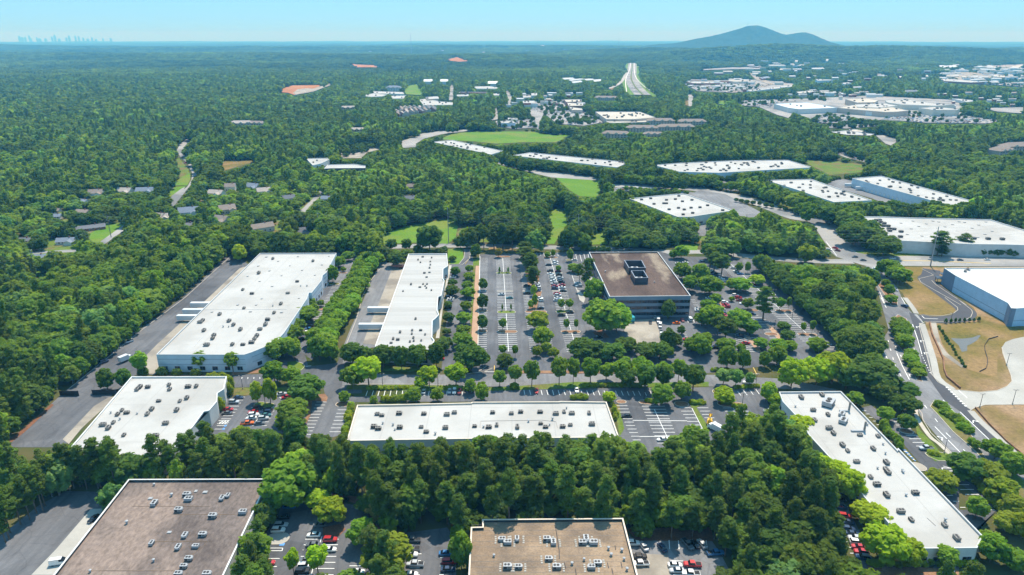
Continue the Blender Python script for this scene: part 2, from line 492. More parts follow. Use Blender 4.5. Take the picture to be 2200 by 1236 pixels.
MOUNT = px("C-420,205 -200,190 0,160 100,132 200,110 300,84 380,60 440,40 470,37 505,38 545,50 600,73 640,88 680,97 720,92 760,84 800,82 835,92 880,112 930,137 985,158 1080,178 1250,195")
MOUNT_Y = 8900.0
def build_mountain():
    xs = np.array([(p[0] - 1100) / FPX * MOUNT_Y / math.cos(PITCH) for p in MOUNT])
    # depth along the axis differs a little with height: solve each silhouette point on the plane y = MOUNT_Y
    X, Zt = [], []
    for p in MOUNT:
        d = ray(p[0], p[1]); t = MOUNT_Y / d.y; X.append(d.x * t); Zt.append(CAM_H + d.z * t)
    gx = np.linspace(X[0], X[-1], 260); gz = np.interp(gx, X, Zt)
    gy = np.linspace(-1500, 1500, 90)
    GX, GY = np.meshgrid(gx, gy)
    H0 = np.tile(gz, (len(gy), 1))
    edge = sstep(GX, X[0], X[0] + 500) * (1 - sstep(GX, X[-1] - 600, X[-1]))
    base = terrain(GX, GY + MOUNT_Y)
    rid = 0.72 + 0.28 * fbm(GX / 260, GY / 420, 21, 4) * 1.6
    fall = np.exp(-(np.abs(GY) / 720) ** 1.7)
    k = np.where(np.abs(GY) < 40, 1.0, np.clip(rid, 0, 1.02))
    Z = base - 6 + np.maximum(0, H0 - 6) * fall * (1 - (1 - k) * (1 - np.exp(-(GY / 200) ** 2))) * edge
    Z += 7 * (fbm(GX / 38, GY / 38, 9, 3) - 0.5)
    v = np.stack([GX, GY + MOUNT_Y, Z], -1).reshape(-1, 3)
    nx, ny = len(gx), len(gy)
    f = [(j * nx + i, j * nx + i + 1, (j + 1) * nx + i + 1, (j + 1) * nx + i) for j in range(ny - 1) for i in range(nx - 1)]
    me = bpy.data.meshes.new("mountain"); me.from_pydata(v.tolist(), [], f)
    m, n, l, out = new_mat("mountain_wood")
    g = n.new("ShaderNodeNewGeometry")
    c = ramp2(n, l, noise(n, l, g.outputs['Position'], 0.02, 6, 0.75), (0.022, 0.042, 0.018), (0.060, 0.085, 0.028), 0.35, 0.65)
    d = n.new("ShaderNodeBsdfDiffuse"); l.new(c, d.inputs[0]); l.new(d.outputs[0], out.inputs[0])
    me.materials.append(m)
    o = link(bpy.data.objects.new("mountain", me))
    tag(o, "wooded double-peaked mountain on the horizon", "mountain", kind="structure")
build_mountain()

# ------------------------------------------------------------------ paved and open ground
# left service yard with its concrete dock strips
sheet("service_yard", "D1440,388 1500,384 1580,436 1590,460 1120,900 1010,1020 990,1145 860,1150 850,1236 G770,40 690,115 470,360 400,420 20,420 130,320 330,140 440,40 D440,1234 640,1062 790,940 900,852 1180,640 1300,530",
      "asphalt", 0.05, "long grey asphalt service yard between woodland and big white warehouse", "yard")
sheet("dock_apron", "D1530,466 1600,446 1500,640 1300,800 1130,960 1000,1140 935,1140 925,1030 1010,945 1330,655", "concrete_dock", 0.09, "tan concrete dock strip along the big warehouse", "apron", protect=False)
sheet("dock_apron", "G690,104 750,92 520,300 440,400 400,370 600,158", "concrete_dock", 0.09, "tan concrete dock strip along the small front-left warehouse", "apron", protect=False)
sheet("yard_edge_strip", "G20,395 130,318 330,142 345,150 150,330 60,400", "pine_straw", 0.08, "strip of brown pine straw along the yard's wooded edge", "verge", protect=False)  # flat brown strip laid over the asphalt beside the trees
# warehouse right-hand lot and drive
sheet("parking_lot", "m860,20 1060,40 1090,60 1030,200 830,560 720,820 600,1000 590,1236 n80,330 120,460 440,420 500,300 640,60 m860,1236 960,1090 1100,1100 n560,400 520,450 540,640 720,650 720,760 470,770 440,860 340,840 300,760 280,640 -20,560 O640,320 330,330 320,185 650,180 m190,1280 330,1000 560,640 700,420 740,300",
      "asphalt", 0.05, "asphalt parking strip and drive beside the big warehouse", "parking lot", protect=False)
# yard beside the long white building in the middle
sheet("service_yard", "E268,428 430,440 400,560 300,800 225,970 n820,250 760,420 500,420 560,270 m900,1150 1000,900 1190,470 1280,260", "asphalt_old", 0.07, "grey asphalt yard left of the streaked white building", "yard")
sheet("dock_apron", "m1490,170 1640,150 1560,420 1420,720 1330,1060 1150,1040 1240,800 1330,590", "concrete_dock", 0.11, "tan concrete dock apron left of the streaked white building", "apron", protect=False)
sheet("parking_lot", "E700,440 760,440 790,400 800,345 838,345 850,400 858,470 832,950 770,1110 650,1112 670,900 690,700 700,560", "asphalt", 0.05, "narrow tree-lined parking lot right of the streaked white building", "parking lot", protect=False)
sheet("lawn", "E690,345 780,335 792,400 755,440 700,440 690,400", "lawn_bright", 0.04, "small green lawn behind the streaked white building", "lawn", protect=False)
sheet("gravel_path", "E868,450 890,450 884,948 838,946", "gravel_path", 0.13, "reddish tan gravel strip beside the big parking lot", "path")
sheet("planting_strip", "E852,412 892,400 893,448 866,450 836,946 824,946", "lawn_verge", 0.12, "narrow green planting strip beside the gravel path", "verge", protect=False)
sheet("walkway", "m2120,160 2150,160 2060,560 2010,980 1970,980 2020,700 2060,480", "concrete", 0.12, "pale concrete walkway along the streaked white building", "path", protect=False)
# the big lots round the office
sheet("parking_lot", "E892,378 1400,366 1600,352 N60,100 300,165 900,170 1160,200 1290,390 1640,690 2000,1030 2210,1190 F1100,985 1080,1010 860,1060 600,1085 180,1135 0,1140 E2000,1140 1460,1140 860,1142 840,1120 884,948",
      "asphalt", 0.06, "broad asphalt parking lots round the brown-roofed office block", "parking lot", protect=False)
PROT.append([v[:2] for v in px("E892,400 1180,400 1250,520 1560,420 1540,620 1500,900 1460,1040 880,1060 884,948")])
PROT.append([v[:2] for v in px("N600,560 900,250 1150,260 1640,720 2050,1080 1900,1130 1300,1180 900,1180")])
sheet("loading_court", "E1820,800 2010,790 2070,945 1885,948 1815,870", "concrete_dock", 0.14, "pale concrete loading court in front of the brown-roofed office", "yard")
# cross street south of the lots
sheet("road", "735,803 900,806 1075,804 1400,804 1530,806 1690,815 1800,838 1780,846 1690,836 1530,831 1380,833 1040,831 810,830 735,833", "asphalt_old", 0.09, "grey cross street in front of the parking lots", "road", protect=False)
sheet("verge", "n960,452 1560,452 1560,520 960,515", "lawn_verge", 0.12, "grassy verge under the row of trees at the streaked building's end", "verge", protect=False)
sheet("verge", "1075,797 1380,797 1500,800 1500,805 1380,803 1075,803", "mulch", 0.14, "mulched verge between the big lot and the cross street", "verge", protect=False)
sheet("verge", "n560,668 1300,668 2000,690 2200,700 Q0,215 800,225 1480,215 1480,268 800,275 0,285 n2200,735 1300,735 540,720", "lawn_verge", 0.13, "green hedge verge south of the cross street", "verge", protect=False)
# southern lots
sheet("parking_lot", "O20,835 240,455 340,440 450,425 960,345 1000,440 1180,480 1370,400 1520,400 1640,430 2200,430 n1200,735 Q0,290 1480,275 2060,270 2140,440 2200,560 2180,760 1700,1020 500,1020 420,440 -20,430 n1200,860 540,860 640,860 600,1000 470,1236 O1400,900 1080,900 1000,860 700,830 400,880 60,890",
      "asphalt", 0.05, "asphalt parking lots round the long front warehouse", "parking lot", protect=False)
PROT.append([v[:2] for v in px("O200,620 450,430 900,420 800,700 500,740 300,800 130,790")])
PROT.append([v[:2] for v in px("O1240,500 1640,500 1500,830 1120,840")])
PROT.append([v[:2] for v in px("Q440,440 1480,440 1560,640 1180,700 1000,900 800,900 690,860 600,800 520,700")])
sheet("verge", "O1350,400 1385,440 1370,490 1210,480 1190,640 1090,850 1050,860 1060,760 1160,640 1000,440", "mulch", 0.10, "mulched bank beside the front-left parking lot", "verge", protect=False)
sheet("verge", "O330,335 950,330 950,370 480,420 330,415", "lawn_verge", 0.10, "grass strip at the head of the front-left parking lot", "verge", protect=False)
sheet("lawn", "O930,40 1040,30 1110,70 1130,110 1040,170 930,150", "lawn_verge", 0.12, "rounded grass corner at the drive junction", "lawn", protect=False)
sheet("lawn", "Q420,460 470,470 530,740 480,830 440,640", "lawn_verge", 0.11, "grass strip along the long front warehouse", "lawn", protect=False)
sheet("lawn", "Q1250,440 1430,440 1440,470 1340,500 1500,760 1455,820 1300,520", "lawn_verge", 0.11, "grass median between the front-right parking rows", "lawn", protect=False)
sheet("dirt_bank", "D985,1148 1480,1148 1480,1110 1640,1090 1700,1130 1480,1150 1480,1175 985,1165", "mulch", 0.10, "mulched bed along the front of the big warehouse", "verge", protect=False)
# foreground lots
sheet("service_yard", "G-60,1240 -60,1030 50,950 250,790 420,700 660,705 720,640 640,900 420,1236 420,1300 -60,1300", "asphalt", 0.05, "asphalt yard left of the brown gravel-roofed building", "yard", protect=False)
PROT.append([v[:2] for v in px("G0,1180 60,1010 260,800 560,800 620,880 340,1236 0,1236")])
sheet("concrete_apron", "G580,815 660,812 560,980 380,1236 200,1236 360,1070", "concrete", 0.09, "pale concrete apron left of the brown gravel-roofed building", "apron", protect=False)
sheet("parking_lot", "K-20,1300 60,760 200,560 240,420 520,380 900,400 960,430 1180,470 1290,700 1300,840 1620,930 1640,760 2100,700 2200,860 2200,1300", "asphalt", 0.05, "asphalt parking lot between the two gravel-roofed buildings", "parking lot", protect=False)
PROT.append([v[:2] for v in px("K130,640 300,560 640,640 960,560 1050,1000 1200,1180 1150,1236 120,1236")])
PROT.append([v[:2] for v in px("K1640,980 1900,900 2120,980 2120,1236 1640,1236")])
sheet("island_bed", "K700,700 900,660 960,720 880,800 700,790", "pine_straw", 0.10, "pine-straw bed under the lime trees of the near lot", "verge", protect=False)
sheet("pine_straw_bank", "K740,310 1290,380 1300,860 1640,900 1640,780 1500,740 1320,690 1180,470 900,380", "pine_straw", 0.12, "red-brown pine straw bank under the pines", "verge", protect=False, nogrow=False)
sheet("parking_lot", "l220,560 400,640 1650,640 1800,860 2000,1236 2000,1400 300,1400", "asphalt_old", 0.05, "worn asphalt lot right of the tan gravel-roofed building", "parking lot", protect=False)
PROT.append([v[:2] for v in px("l300,700 1620,680 1700,860 1640,1000 1620,1236 380,1236")])
sheet("worn_patch", "l330,860 910,900 960,1236 960,1300 400,1300", "concrete_dock", 0.09, "tan worn concrete bay beside the tan gravel-roofed building", "apron", protect=False)
sheet("pine_straw_bank", "l200,440 1640,420 1700,660 380,650", "pine_straw", 0.08, "brown pine straw edge under the trees behind the worn lot", "verge", protect=False, nogrow=False)
# right: boulevard, cross highway, new development
sheet("boulevard", "F1180,430 1235,440 1330,500 1395,600 1440,700 1500,770 1560,850 1610,1120 1735,1236 I1860,185 2199,470 2400,650 2400,900 2199,720 1930,545 1740,462 1550,240 1500,150 1400,30 F1320,1100 1280,1010 1310,900 1335,860 1262,600 1200,480", "asphalt_old", 0.05, "wide grey boulevard curving past the offices", "road", protect=False)
PROT.append([v[:2] for v in px("F1290,640 1420,640 1480,780 1540,860 1600,1120 1700,1236 I1860,190 2199,480 2199,640 1930,500 1740,400 1560,180 1500,100 F1330,1130 1300,1000 1330,920 1370,860")])
sheet("new_lane", "i905,165 1000,190 1070,285 1020,300 1100,600 1150,860 1240,960 1330,1010 1560,1236 j1600,110 2200,640 2200,700 1830,480 1480,130 1300,0 i1200,1010 1060,800 1040,660 970,360", "asphalt_new", 0.09, "fresh black asphalt turning lane along the boulevard", "road", protect=False)
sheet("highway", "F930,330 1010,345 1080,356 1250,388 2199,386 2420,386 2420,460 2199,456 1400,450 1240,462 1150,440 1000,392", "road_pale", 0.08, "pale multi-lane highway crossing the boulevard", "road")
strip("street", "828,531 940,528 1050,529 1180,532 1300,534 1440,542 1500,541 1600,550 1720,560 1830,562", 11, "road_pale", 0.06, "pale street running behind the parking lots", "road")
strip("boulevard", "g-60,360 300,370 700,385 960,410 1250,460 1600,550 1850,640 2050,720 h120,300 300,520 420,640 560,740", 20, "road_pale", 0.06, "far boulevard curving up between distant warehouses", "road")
sheet("dry_lawn", "F1400,455 1545,458 1620,500 1530,535 1620,620 1770,720 1775,755 1720,775 1570,780 1490,735 1420,620 1395,600 1345,520", "dry_grass", 0.05, "parched lawn between boulevard and curling access road", "lawn", protect=False)
sheet("building_site", "F1545,458 2400,458 2400,1236 2199,1300 I2400,650 2199,470 1860,185 F1735,1236 1620,1130 1570,850 1570,800 1880,800", "bare_earth", 0.04, "bare tan earth round the new blue-sided building", "ground", protect=False)
PROT.append([v[:2] for v in px("F1420,460 2199,400 2199,1236 1740,1236 1600,1000 1560,850 1480,740")])
sheet("dry_lawn", "i1080,300 1700,270 1900,300 2200,420 2200,440 1990,500 1900,640 1900,880 1840,890 1540,800 1380,680 1280,520 1220,330", "dry_grass", 0.07, "dry grass basin round the pond", "lawn", protect=False)
sheet("dry_lawn", "F1600,545 1660,560 1880,720 1900,770 2080,800 2199,830 2199,905 2060,905 1900,800 1860,740 1640,590", "dry_grass", 0.09, "dry grass strip along the new blue-sided building", "lawn", protect=False)
sheet("pond", "i1375,455 1500,462 1620,450 1680,425 1715,425 1660,490 1600,525 1560,540 1560,600 1500,612 1465,540", "water_dark", 0.10, "small dark pond in the dry grass basin", "water", protect=False)
sheet("concrete_yard", "i1950,560 1990,500 2080,465 2200,440 2500,400 j2500,60 2200,50 1760,55 1640,95 1590,120 i1560,1236 1330,1010 1450,1040 1700,1065 1900,1045 2010,1000 2060,940 2050,880 2000,740 1955,620", "concrete", 0.08, "clean white concrete truck yard", "yard", protect=False)
strip("access_road", "F1610,474 1598,515 1575,540 1640,595 1740,668 1815,725 1830,755 1790,783 1700,795 1600,792 1520,770", 11, "asphalt_new", 0.11, "dark curling access road by the new blue-sided building", "road", protect=False)
strip("sidewalk", "i860,0 930,90 990,180", 3.0, "concrete", 0.12, "pale sidewalk beside the parched lawn", "path", protect=False)
strip("sidewalk", "i1050,290 1110,470 1180,700 1230,900 1400,1030", 3.2, "concrete", 0.13, "pale sidewalk beside the bare earth bank", "path", protect=False)
strip("sidewalk", "j1600,120 1700,230 1900,410 2200,660", 3.0, "concrete", 0.12, "pale sidewalk along the boulevard's new lane", "path", protect=False)
strip("sidewalk", "j985,60 990,180 1130,400 1240,490 1380,620", 1.8, "kerb_concrete", 0.12, "tan sidewalk between the boulevard and the right-hand lot", "path", protect=False)
# right-hand building's lots
sheet("parking_lot", "j340,90 480,60 560,120 700,200 830,220 1000,400 1200,560 1340,690 1700,720 1500,880 1640,960 1900,1236 k2200,200 2200,1250 1960,1250 k1800,1250 j1900,1236 1440,1236 1130,830 700,330", "asphalt", 0.06, "asphalt lots right of the long diagonal white building", "parking lot", protect=False)
sheet("parking_lot", "k440,-40 600,-60 700,60 800,280 950,480 1100,780 1200,1060 1250,1100 1180,1250 1080,1250 1040,1050 900,640 720,240", "asphalt", 0.06, "shaded parking row left of the long diagonal white building", "parking lot", protect=False)
PROT.append([v[:2] for v in px("k860,480 960,480 1100,780 1180,1020 1080,1060 1000,860")])
sheet("verge", "j970,240 1040,350 1180,490 1340,690 1200,690 1080,600 1130,560 1000,400", "lawn_verge", 0.10, "grass verge between the right-hand lot and the boulevard", "verge", protect=False)
sheet("verge", "j1500,860 1900,700 2200,900 2200,1236 1900,1236 1650,960", "lawn_verge", 0.10, "grassy verge with trees beside the boulevard's near end", "verge", protect=False)
sheet("verge", "k1180,1090 1800,1150 2200,1180 2200,1300 1150,1300", "mulch", 0.09, "mulched bed in front of the long diagonal white building", "verge", protect=False)

# campus outline and the open land right of the boulevard: no wild woodland there
NOGROW.append([tuple(P(*v)[:2]) for v in [(490, 552), (560, 556), (720, 552), (840, 560), (1000, 552), (1640, 550), (1700, 605), (1826, 752), (1800, 785), (1900, 815), (1960, 860), (2000, 920), (2060, 985), (2120, 1010), (2230, 1090), (2320, 1180), (2320, 1320), (1860, 1320), (1800, 1150), (1730, 1000), (1680, 920), (1640, 935), (1560, 970), (1340, 980), (1310, 955), (745, 962), (640, 945), (430, 960), (150, 962), (40, 960), (130, 830), (220, 770), (300, 690), (400, 610)]])
NOGROW.append([tuple(P(*v)[:2]) for v in [(1890, 545), (2300, 540), (2400, 1320), (2200, 1200), (1900, 850), (1860, 640)]])

# ------------------------------------------------------------------ middle distance: lawns, roads
sheet("lawn", "E275,250 420,200 600,165 720,148 760,160 740,270 690,310 520,300 270,312", "lawn_bright", 0.05, "bright green meadow behind the street, left of the pylon", "lawn")
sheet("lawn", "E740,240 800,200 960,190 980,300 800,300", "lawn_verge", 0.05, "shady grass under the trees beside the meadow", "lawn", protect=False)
sheet("lawn", "E1320,95 1400,85 1450,110 1460,180 1400,260 1370,310 1310,310 1360,200", "lawn_bright", 0.05, "bright green clearing behind the central lot", "lawn")
sheet("lawn", "E1600,230 1690,215 1710,310 1610,315", "lawn_bright", 0.05, "small bright clearing left of the office roof", "lawn")
sheet("lawn", "g710,1025 950,1015 930,1090 690,1090", "lawn_bright", 0.05, "bright lawn strip behind the office", "lawn")
sheet("lawn", "g950,940 1030,930 1030,1000 960,1005", "lawn_verge", 0.05, "rough grass below the distant white warehouse", "lawn")
sheet("lawn", "B1375,1012 1500,1018 1650,1034 1662,1110 1640,1140 1530,1135 1470,1100", "lawn_bright", 0.05, "bright yellow-green field by the long thin warehouses", "lawn")
sheet("lawn", "B640,772 720,735 860,722 1220,722 1360,745 1500,740 1380,790 1180,790 1000,800 860,785 760,780", "lawn_bright", 0.05, "green field behind the thin white warehouses", "lawn")
sheet("lawn", "A1420,908 1620,903 1640,915 1520,945 1420,975", "dry_grass", 0.05, "yellow field among the trees left of centre", "lawn")
sheet("lawn", "A1110,1058 1135,1030 1215,985 1215,1030 1195,1066 1110,1066", "lawn_bright", 0.05, "upper roadside lawn on the winding road", "lawn")
sheet("lawn", "A1065,1115 1120,1075 1185,1070 1150,1120 1080,1140", "lawn_bright", 0.05, "lower roadside lawn on the winding road", "lawn")
sheet("lawn", "b200,300 240,320 340,440 350,500 200,560 230,480", "lawn_verge", 0.045, "rough green bank left of the winding road", "lawn")
sheet("lawn", "C770,905 1000,912 1160,930 1180,980 960,1000 860,950", "lawn_verge", 0.05, "overgrown green slope beyond the third white warehouse", "lawn")
sheet("road", "A1080,1190 1130,1130 1195,1075 1222,1030 1228,990 1200,930 1150,880 1125,850 1150,800 1200,765 1224,760 1222,775 1180,815 1165,850 1185,885 1230,945 1252,985 1268,1000 1240,1010 1225,1055 1180,1110 1110,1200", "road_pale", 0.06, "pale winding road climbing through the left woodland", "road")
sheet("road", "c620,915 800,860 870,825 1050,800 1300,785 1450,765 1450,785 1320,805 1100,830 900,880 800,940 820,975 660,985", "road_pale", 0.06, "pale curving road behind the thin white warehouses", "road")
sheet("road", "B975,905 1060,925 1180,960 1420,985 1675,1020 1670,1036 1500,1025 1350,1015 1180,975 1000,925", "road_pale", 0.06, "pale road in front of the thin white warehouses", "road")
sheet("parking_lot", "c20,1010 60,985 180,960 330,950 390,960 400,1000 250,1040 200,1100 -20,1100 -60,1060", "concrete_dock", 0.05, "pale half-finished car park left of the curving road", "parking lot")
sheet("street", "b150,740 130,850 170,850 250,760 300,640 260,660", "road_pale", 0.065, "lower bend of the winding road", "road", protect=False)
sheet("street", "b1590,915 1720,790 1830,670 1880,660 1860,710 1700,860 1650,925", "road_pale", 0.05, "pale street in the housing estate", "road")
sheet("street", "a1130,730 1390,545 1400,600 1180,760", "road_pale", 0.05, "pale lane beside the roadside lawns", "road")
sheet("street", "a320,850 880,815 880,845 330,870", "road_pale", 0.05, "pale lane in front of the white cottage", "road")
sheet("lawn", "a1010,640 1200,540 1390,500 1390,545 1130,735 1010,740", "lawn_bright", 0.04, "bright mown lawn beside the long grey-roofed house", "lawn")
sheet("lawn", "a520,740 620,690 800,760 800,800 600,800", "lawn_verge", 0.04, "grass plot round the white cottage", "lawn")
sheet("lawn", "a640,500 800,480 830,560 720,620 640,580", "lawn_verge", 0.04, "patchy back garden lawn", "lawn", protect=False)
sheet("lawn", "a330,1080 490,1030 500,1140 430,1130", "lawn_bright", 0.04, "bright clearing under the leaning pylon", "lawn")
sheet("lawn", "b1475,920 1590,930 1650,925 1720,890 1725,1010 1640,1000 1520,970", "lawn_bright", 0.045, "front lawns at the estate street's end", "lawn", protect=False)
sheet("lawn", "b1220,1090 1400,1085 1400,1135 1220,1130", "lawn_verge", 0.04, "lawn beside the long brown-roofed row house", "lawn")
sheet("lawn", "b800,1090 920,1100 980,1140 840,1140", "lawn_bright", 0.04, "fenced back garden lawn", "lawn", protect=False)
# roads and lots round the distant warehouses
sheet("parking_lot", "g0,390 90,380 450,400 900,440 960,410 1250,460 1650,660 1580,720 1440,720 1330,650 700,460 170,500 -20,620 -40,480", "asphalt_old", 0.05, "grey lots round the square white warehouse", "parking lot", protect=False)
PROT.append([v[:2] for v in px("g880,450 1180,500 1640,650 1580,715 1440,700 1340,620 1000,500")])
sheet("parking_lot", "g940,830 1000,790 1110,790 1080,850 1010,930 940,925", "asphalt_old", 0.05, "small grey lot below the square white warehouse", "parking lot")
sheet("parking_lot", "g1180,300 1330,330 1420,360 1420,420 1300,420 1230,400", "asphalt_old", 0.07, "small lot before the longest white warehouse", "parking lot")
sheet("parking_lot", "g1560,440 1700,480 1900,560 2180,680 2180,640 1950,520 1700,440", "asphalt_old", 0.07, "parking row beside the blue-walled warehouse", "parking lot", protect=False)
sheet("lawn", "g1830,550 1900,545 2190,660 2190,700 1980,620", "lawn_verge", 0.08, "green verge beside the parking row", "verge", protect=False)
sheet("truck_court", "C930,1060 1010,1025 1100,1030 1350,1090 1560,1190 1330,1190 1230,1150", "asphalt_old", 0.05, "truck court between the two blue-walled warehouses", "yard")
sheet("parking_lot", "h440,570 640,460 720,470 680,570 600,600 700,620 520,630", "asphalt_old", 0.05, "shaded lot beside the large square warehouse", "parking lot", protect=False)
sheet("lawn", "h500,630 700,620 1300,650 1800,650 2200,660 2500,660 2500,720 2200,715 900,690 620,690", "lawn_verge", 0.06, "green verge in front of the large square warehouse", "verge", protect=False)
strip("road", "C1010,855 1080,885 1160,905 1225,920", 12, "road_pale", 0.06, "short stretch of pale road among trees", "road")

sheet("stone_bank", "i1130,285 1210,280 1260,520 1330,620 1520,770 1500,790 1280,640 1190,480", "concrete_dock", 0.11, "grey rubble bank beside the pond hedge", "verge", protect=False)
sheet("muddy_patch", "i1260,830 1400,860 1700,900 1900,920 1960,1000 1800,1050 1560,1030 1400,980 1300,900", "bare_earth", 0.10, "scraped tan earth below the pond", "ground", protect=False)
def low_line(name, s, w, h, mat, label):
    q = [P(v[0], v[1]) for v in px(s)]; mb = MB()
    for a, b in zip(q[:-1], q[1:]): mb.bar((a.x, a.y, 0.05), (b.x, b.y, 0.05), w, h, mat)
    o = mb.obj(name); tag(o, label, "fence" if "fence" in name else "wall")
low_line("silt_fence", "i1905,440 1800,470 1755,540 1760,600 1785,680 1790,740 1770,800 1700,835", .2, .6, 'parapet_dark', "black silt fence curving through the dry grass basin")
low_line("retaining_wall", "i1135,285 1165,420 1230,560 1290,700 1300,820 1330,900 1480,1025", .6, 1.1, 'mulch', "brown rubble wall along the bare earth bank")
low_line("silt_fence", "j1650,95 1800,270 2000,470 2200,640", .35, .9, 'mulch', "brown silt fence along the sidewalk of the bare lot")

ESTATE = [[v[:2] for v in px("a180,420 560,360 900,230 1500,160 1900,180 1960,330 2200,330 2200,600 1700,520 1400,520 1390,600 1000,900 330,930 100,860 120,640")], [v[:2] for v in px("b-20,880 200,840 500,640 900,560 1300,600 1500,690 1880,640 1900,760 1740,1000 1460,1160 1000,1190 600,1140 -20,1120")]]
for e_, lb in zip(ESTATE, ("patchy grass plots of the left housing estate", "patchy grass plots of the right housing estate")):
    o = link(bpy.data.objects.new("lawn", tri_mesh("lawn", [(P(*v).x, P(*v).y, 0.02) for v in e_], "lawn_verge"))); tag(o, lb, "lawn", kind="structure")

# ------------------------------------------------------------------ buildings
def unit_mesh(name, body, pale=False):
    mb = MB()
    mb.box(-1.15, 1.15, -0.8, 0.8, 0.0, 0.25, 'fan_black')
    mb.box(-1.2, 1.2, -0.85, 0.85, 0.25, 1.30, body)
    mb.box(-1.05, -0.1, -0.87, -0.85, 0.40, 1.12, 'fan_black')
    mb.box(0.1, 1.05, -0.87, -0.85, 0.40, 1.12, 'hvac_dark' if pale else 'fan_black')
    mb.box(1.2, 1.5, -0.55, 0.55, 0.55, 1.15, body)
    for cx in (-0.55, 0.45):
        mb.tube([(cx, 0, 1.30), (cx, 0, 1.42)], 0.42, 'fan_black', 10)
    return mb.mesh(name)
UNIT_DARK = unit_mesh("rooftop_unit", 'hvac_dark')
UNIT_PALE = unit_mesh("rooftop_unit_pale", 'hvac_pale', True)
def vent_mesh():
    mb = MB(); mb.tube([(0, 0, 0), (0, 0, 0.7)], 0.28, 'hvac_pale', 8); mb.tube([(0, 0, 0.7), (0, 0, 0.95), (0, 0, 1.1)], [0.5, 0.5, 0.15], 'hvac_pale', 8)
    return mb.mesh("roof_vent")
VENT = vent_mesh()
def hatch_mesh():
    mb = MB(); mb.box(-0.75, 0.75, -0.6, 0.6, 0, 0.30, 'hvac_dark', 'hvac_pale'); mb.box(-0.6, 0.6, -0.45, 0.45, 0.30, 0.36, 'fan_black', 'hvac_pale')
    return mb.mesh("skylight")
HATCH = hatch_mesh()
WINDOWS = {}
def window_mesh(glass, frame, mull):
    k = (glass, frame, mull)
    if k not in WINDOWS:
        mb = MB()       # unit window in the xz plane, facing -y
        mb.box(-0.5, 0.5, -0.02, 0.10, 0, 1, frame)
        w = 0.96 / mull
        for i in range(mull): mb.box(-0.48 + i * w + 0.012, -0.48 + (i + 1) * w - 0.012, -0.05, -0.02, 0.04, 0.96, glass)
        WINDOWS[k] = mb.mesh("window")
    return WINDOWS[k]

def ccw(p): return p if area2(p) > 0 else p[::-1]

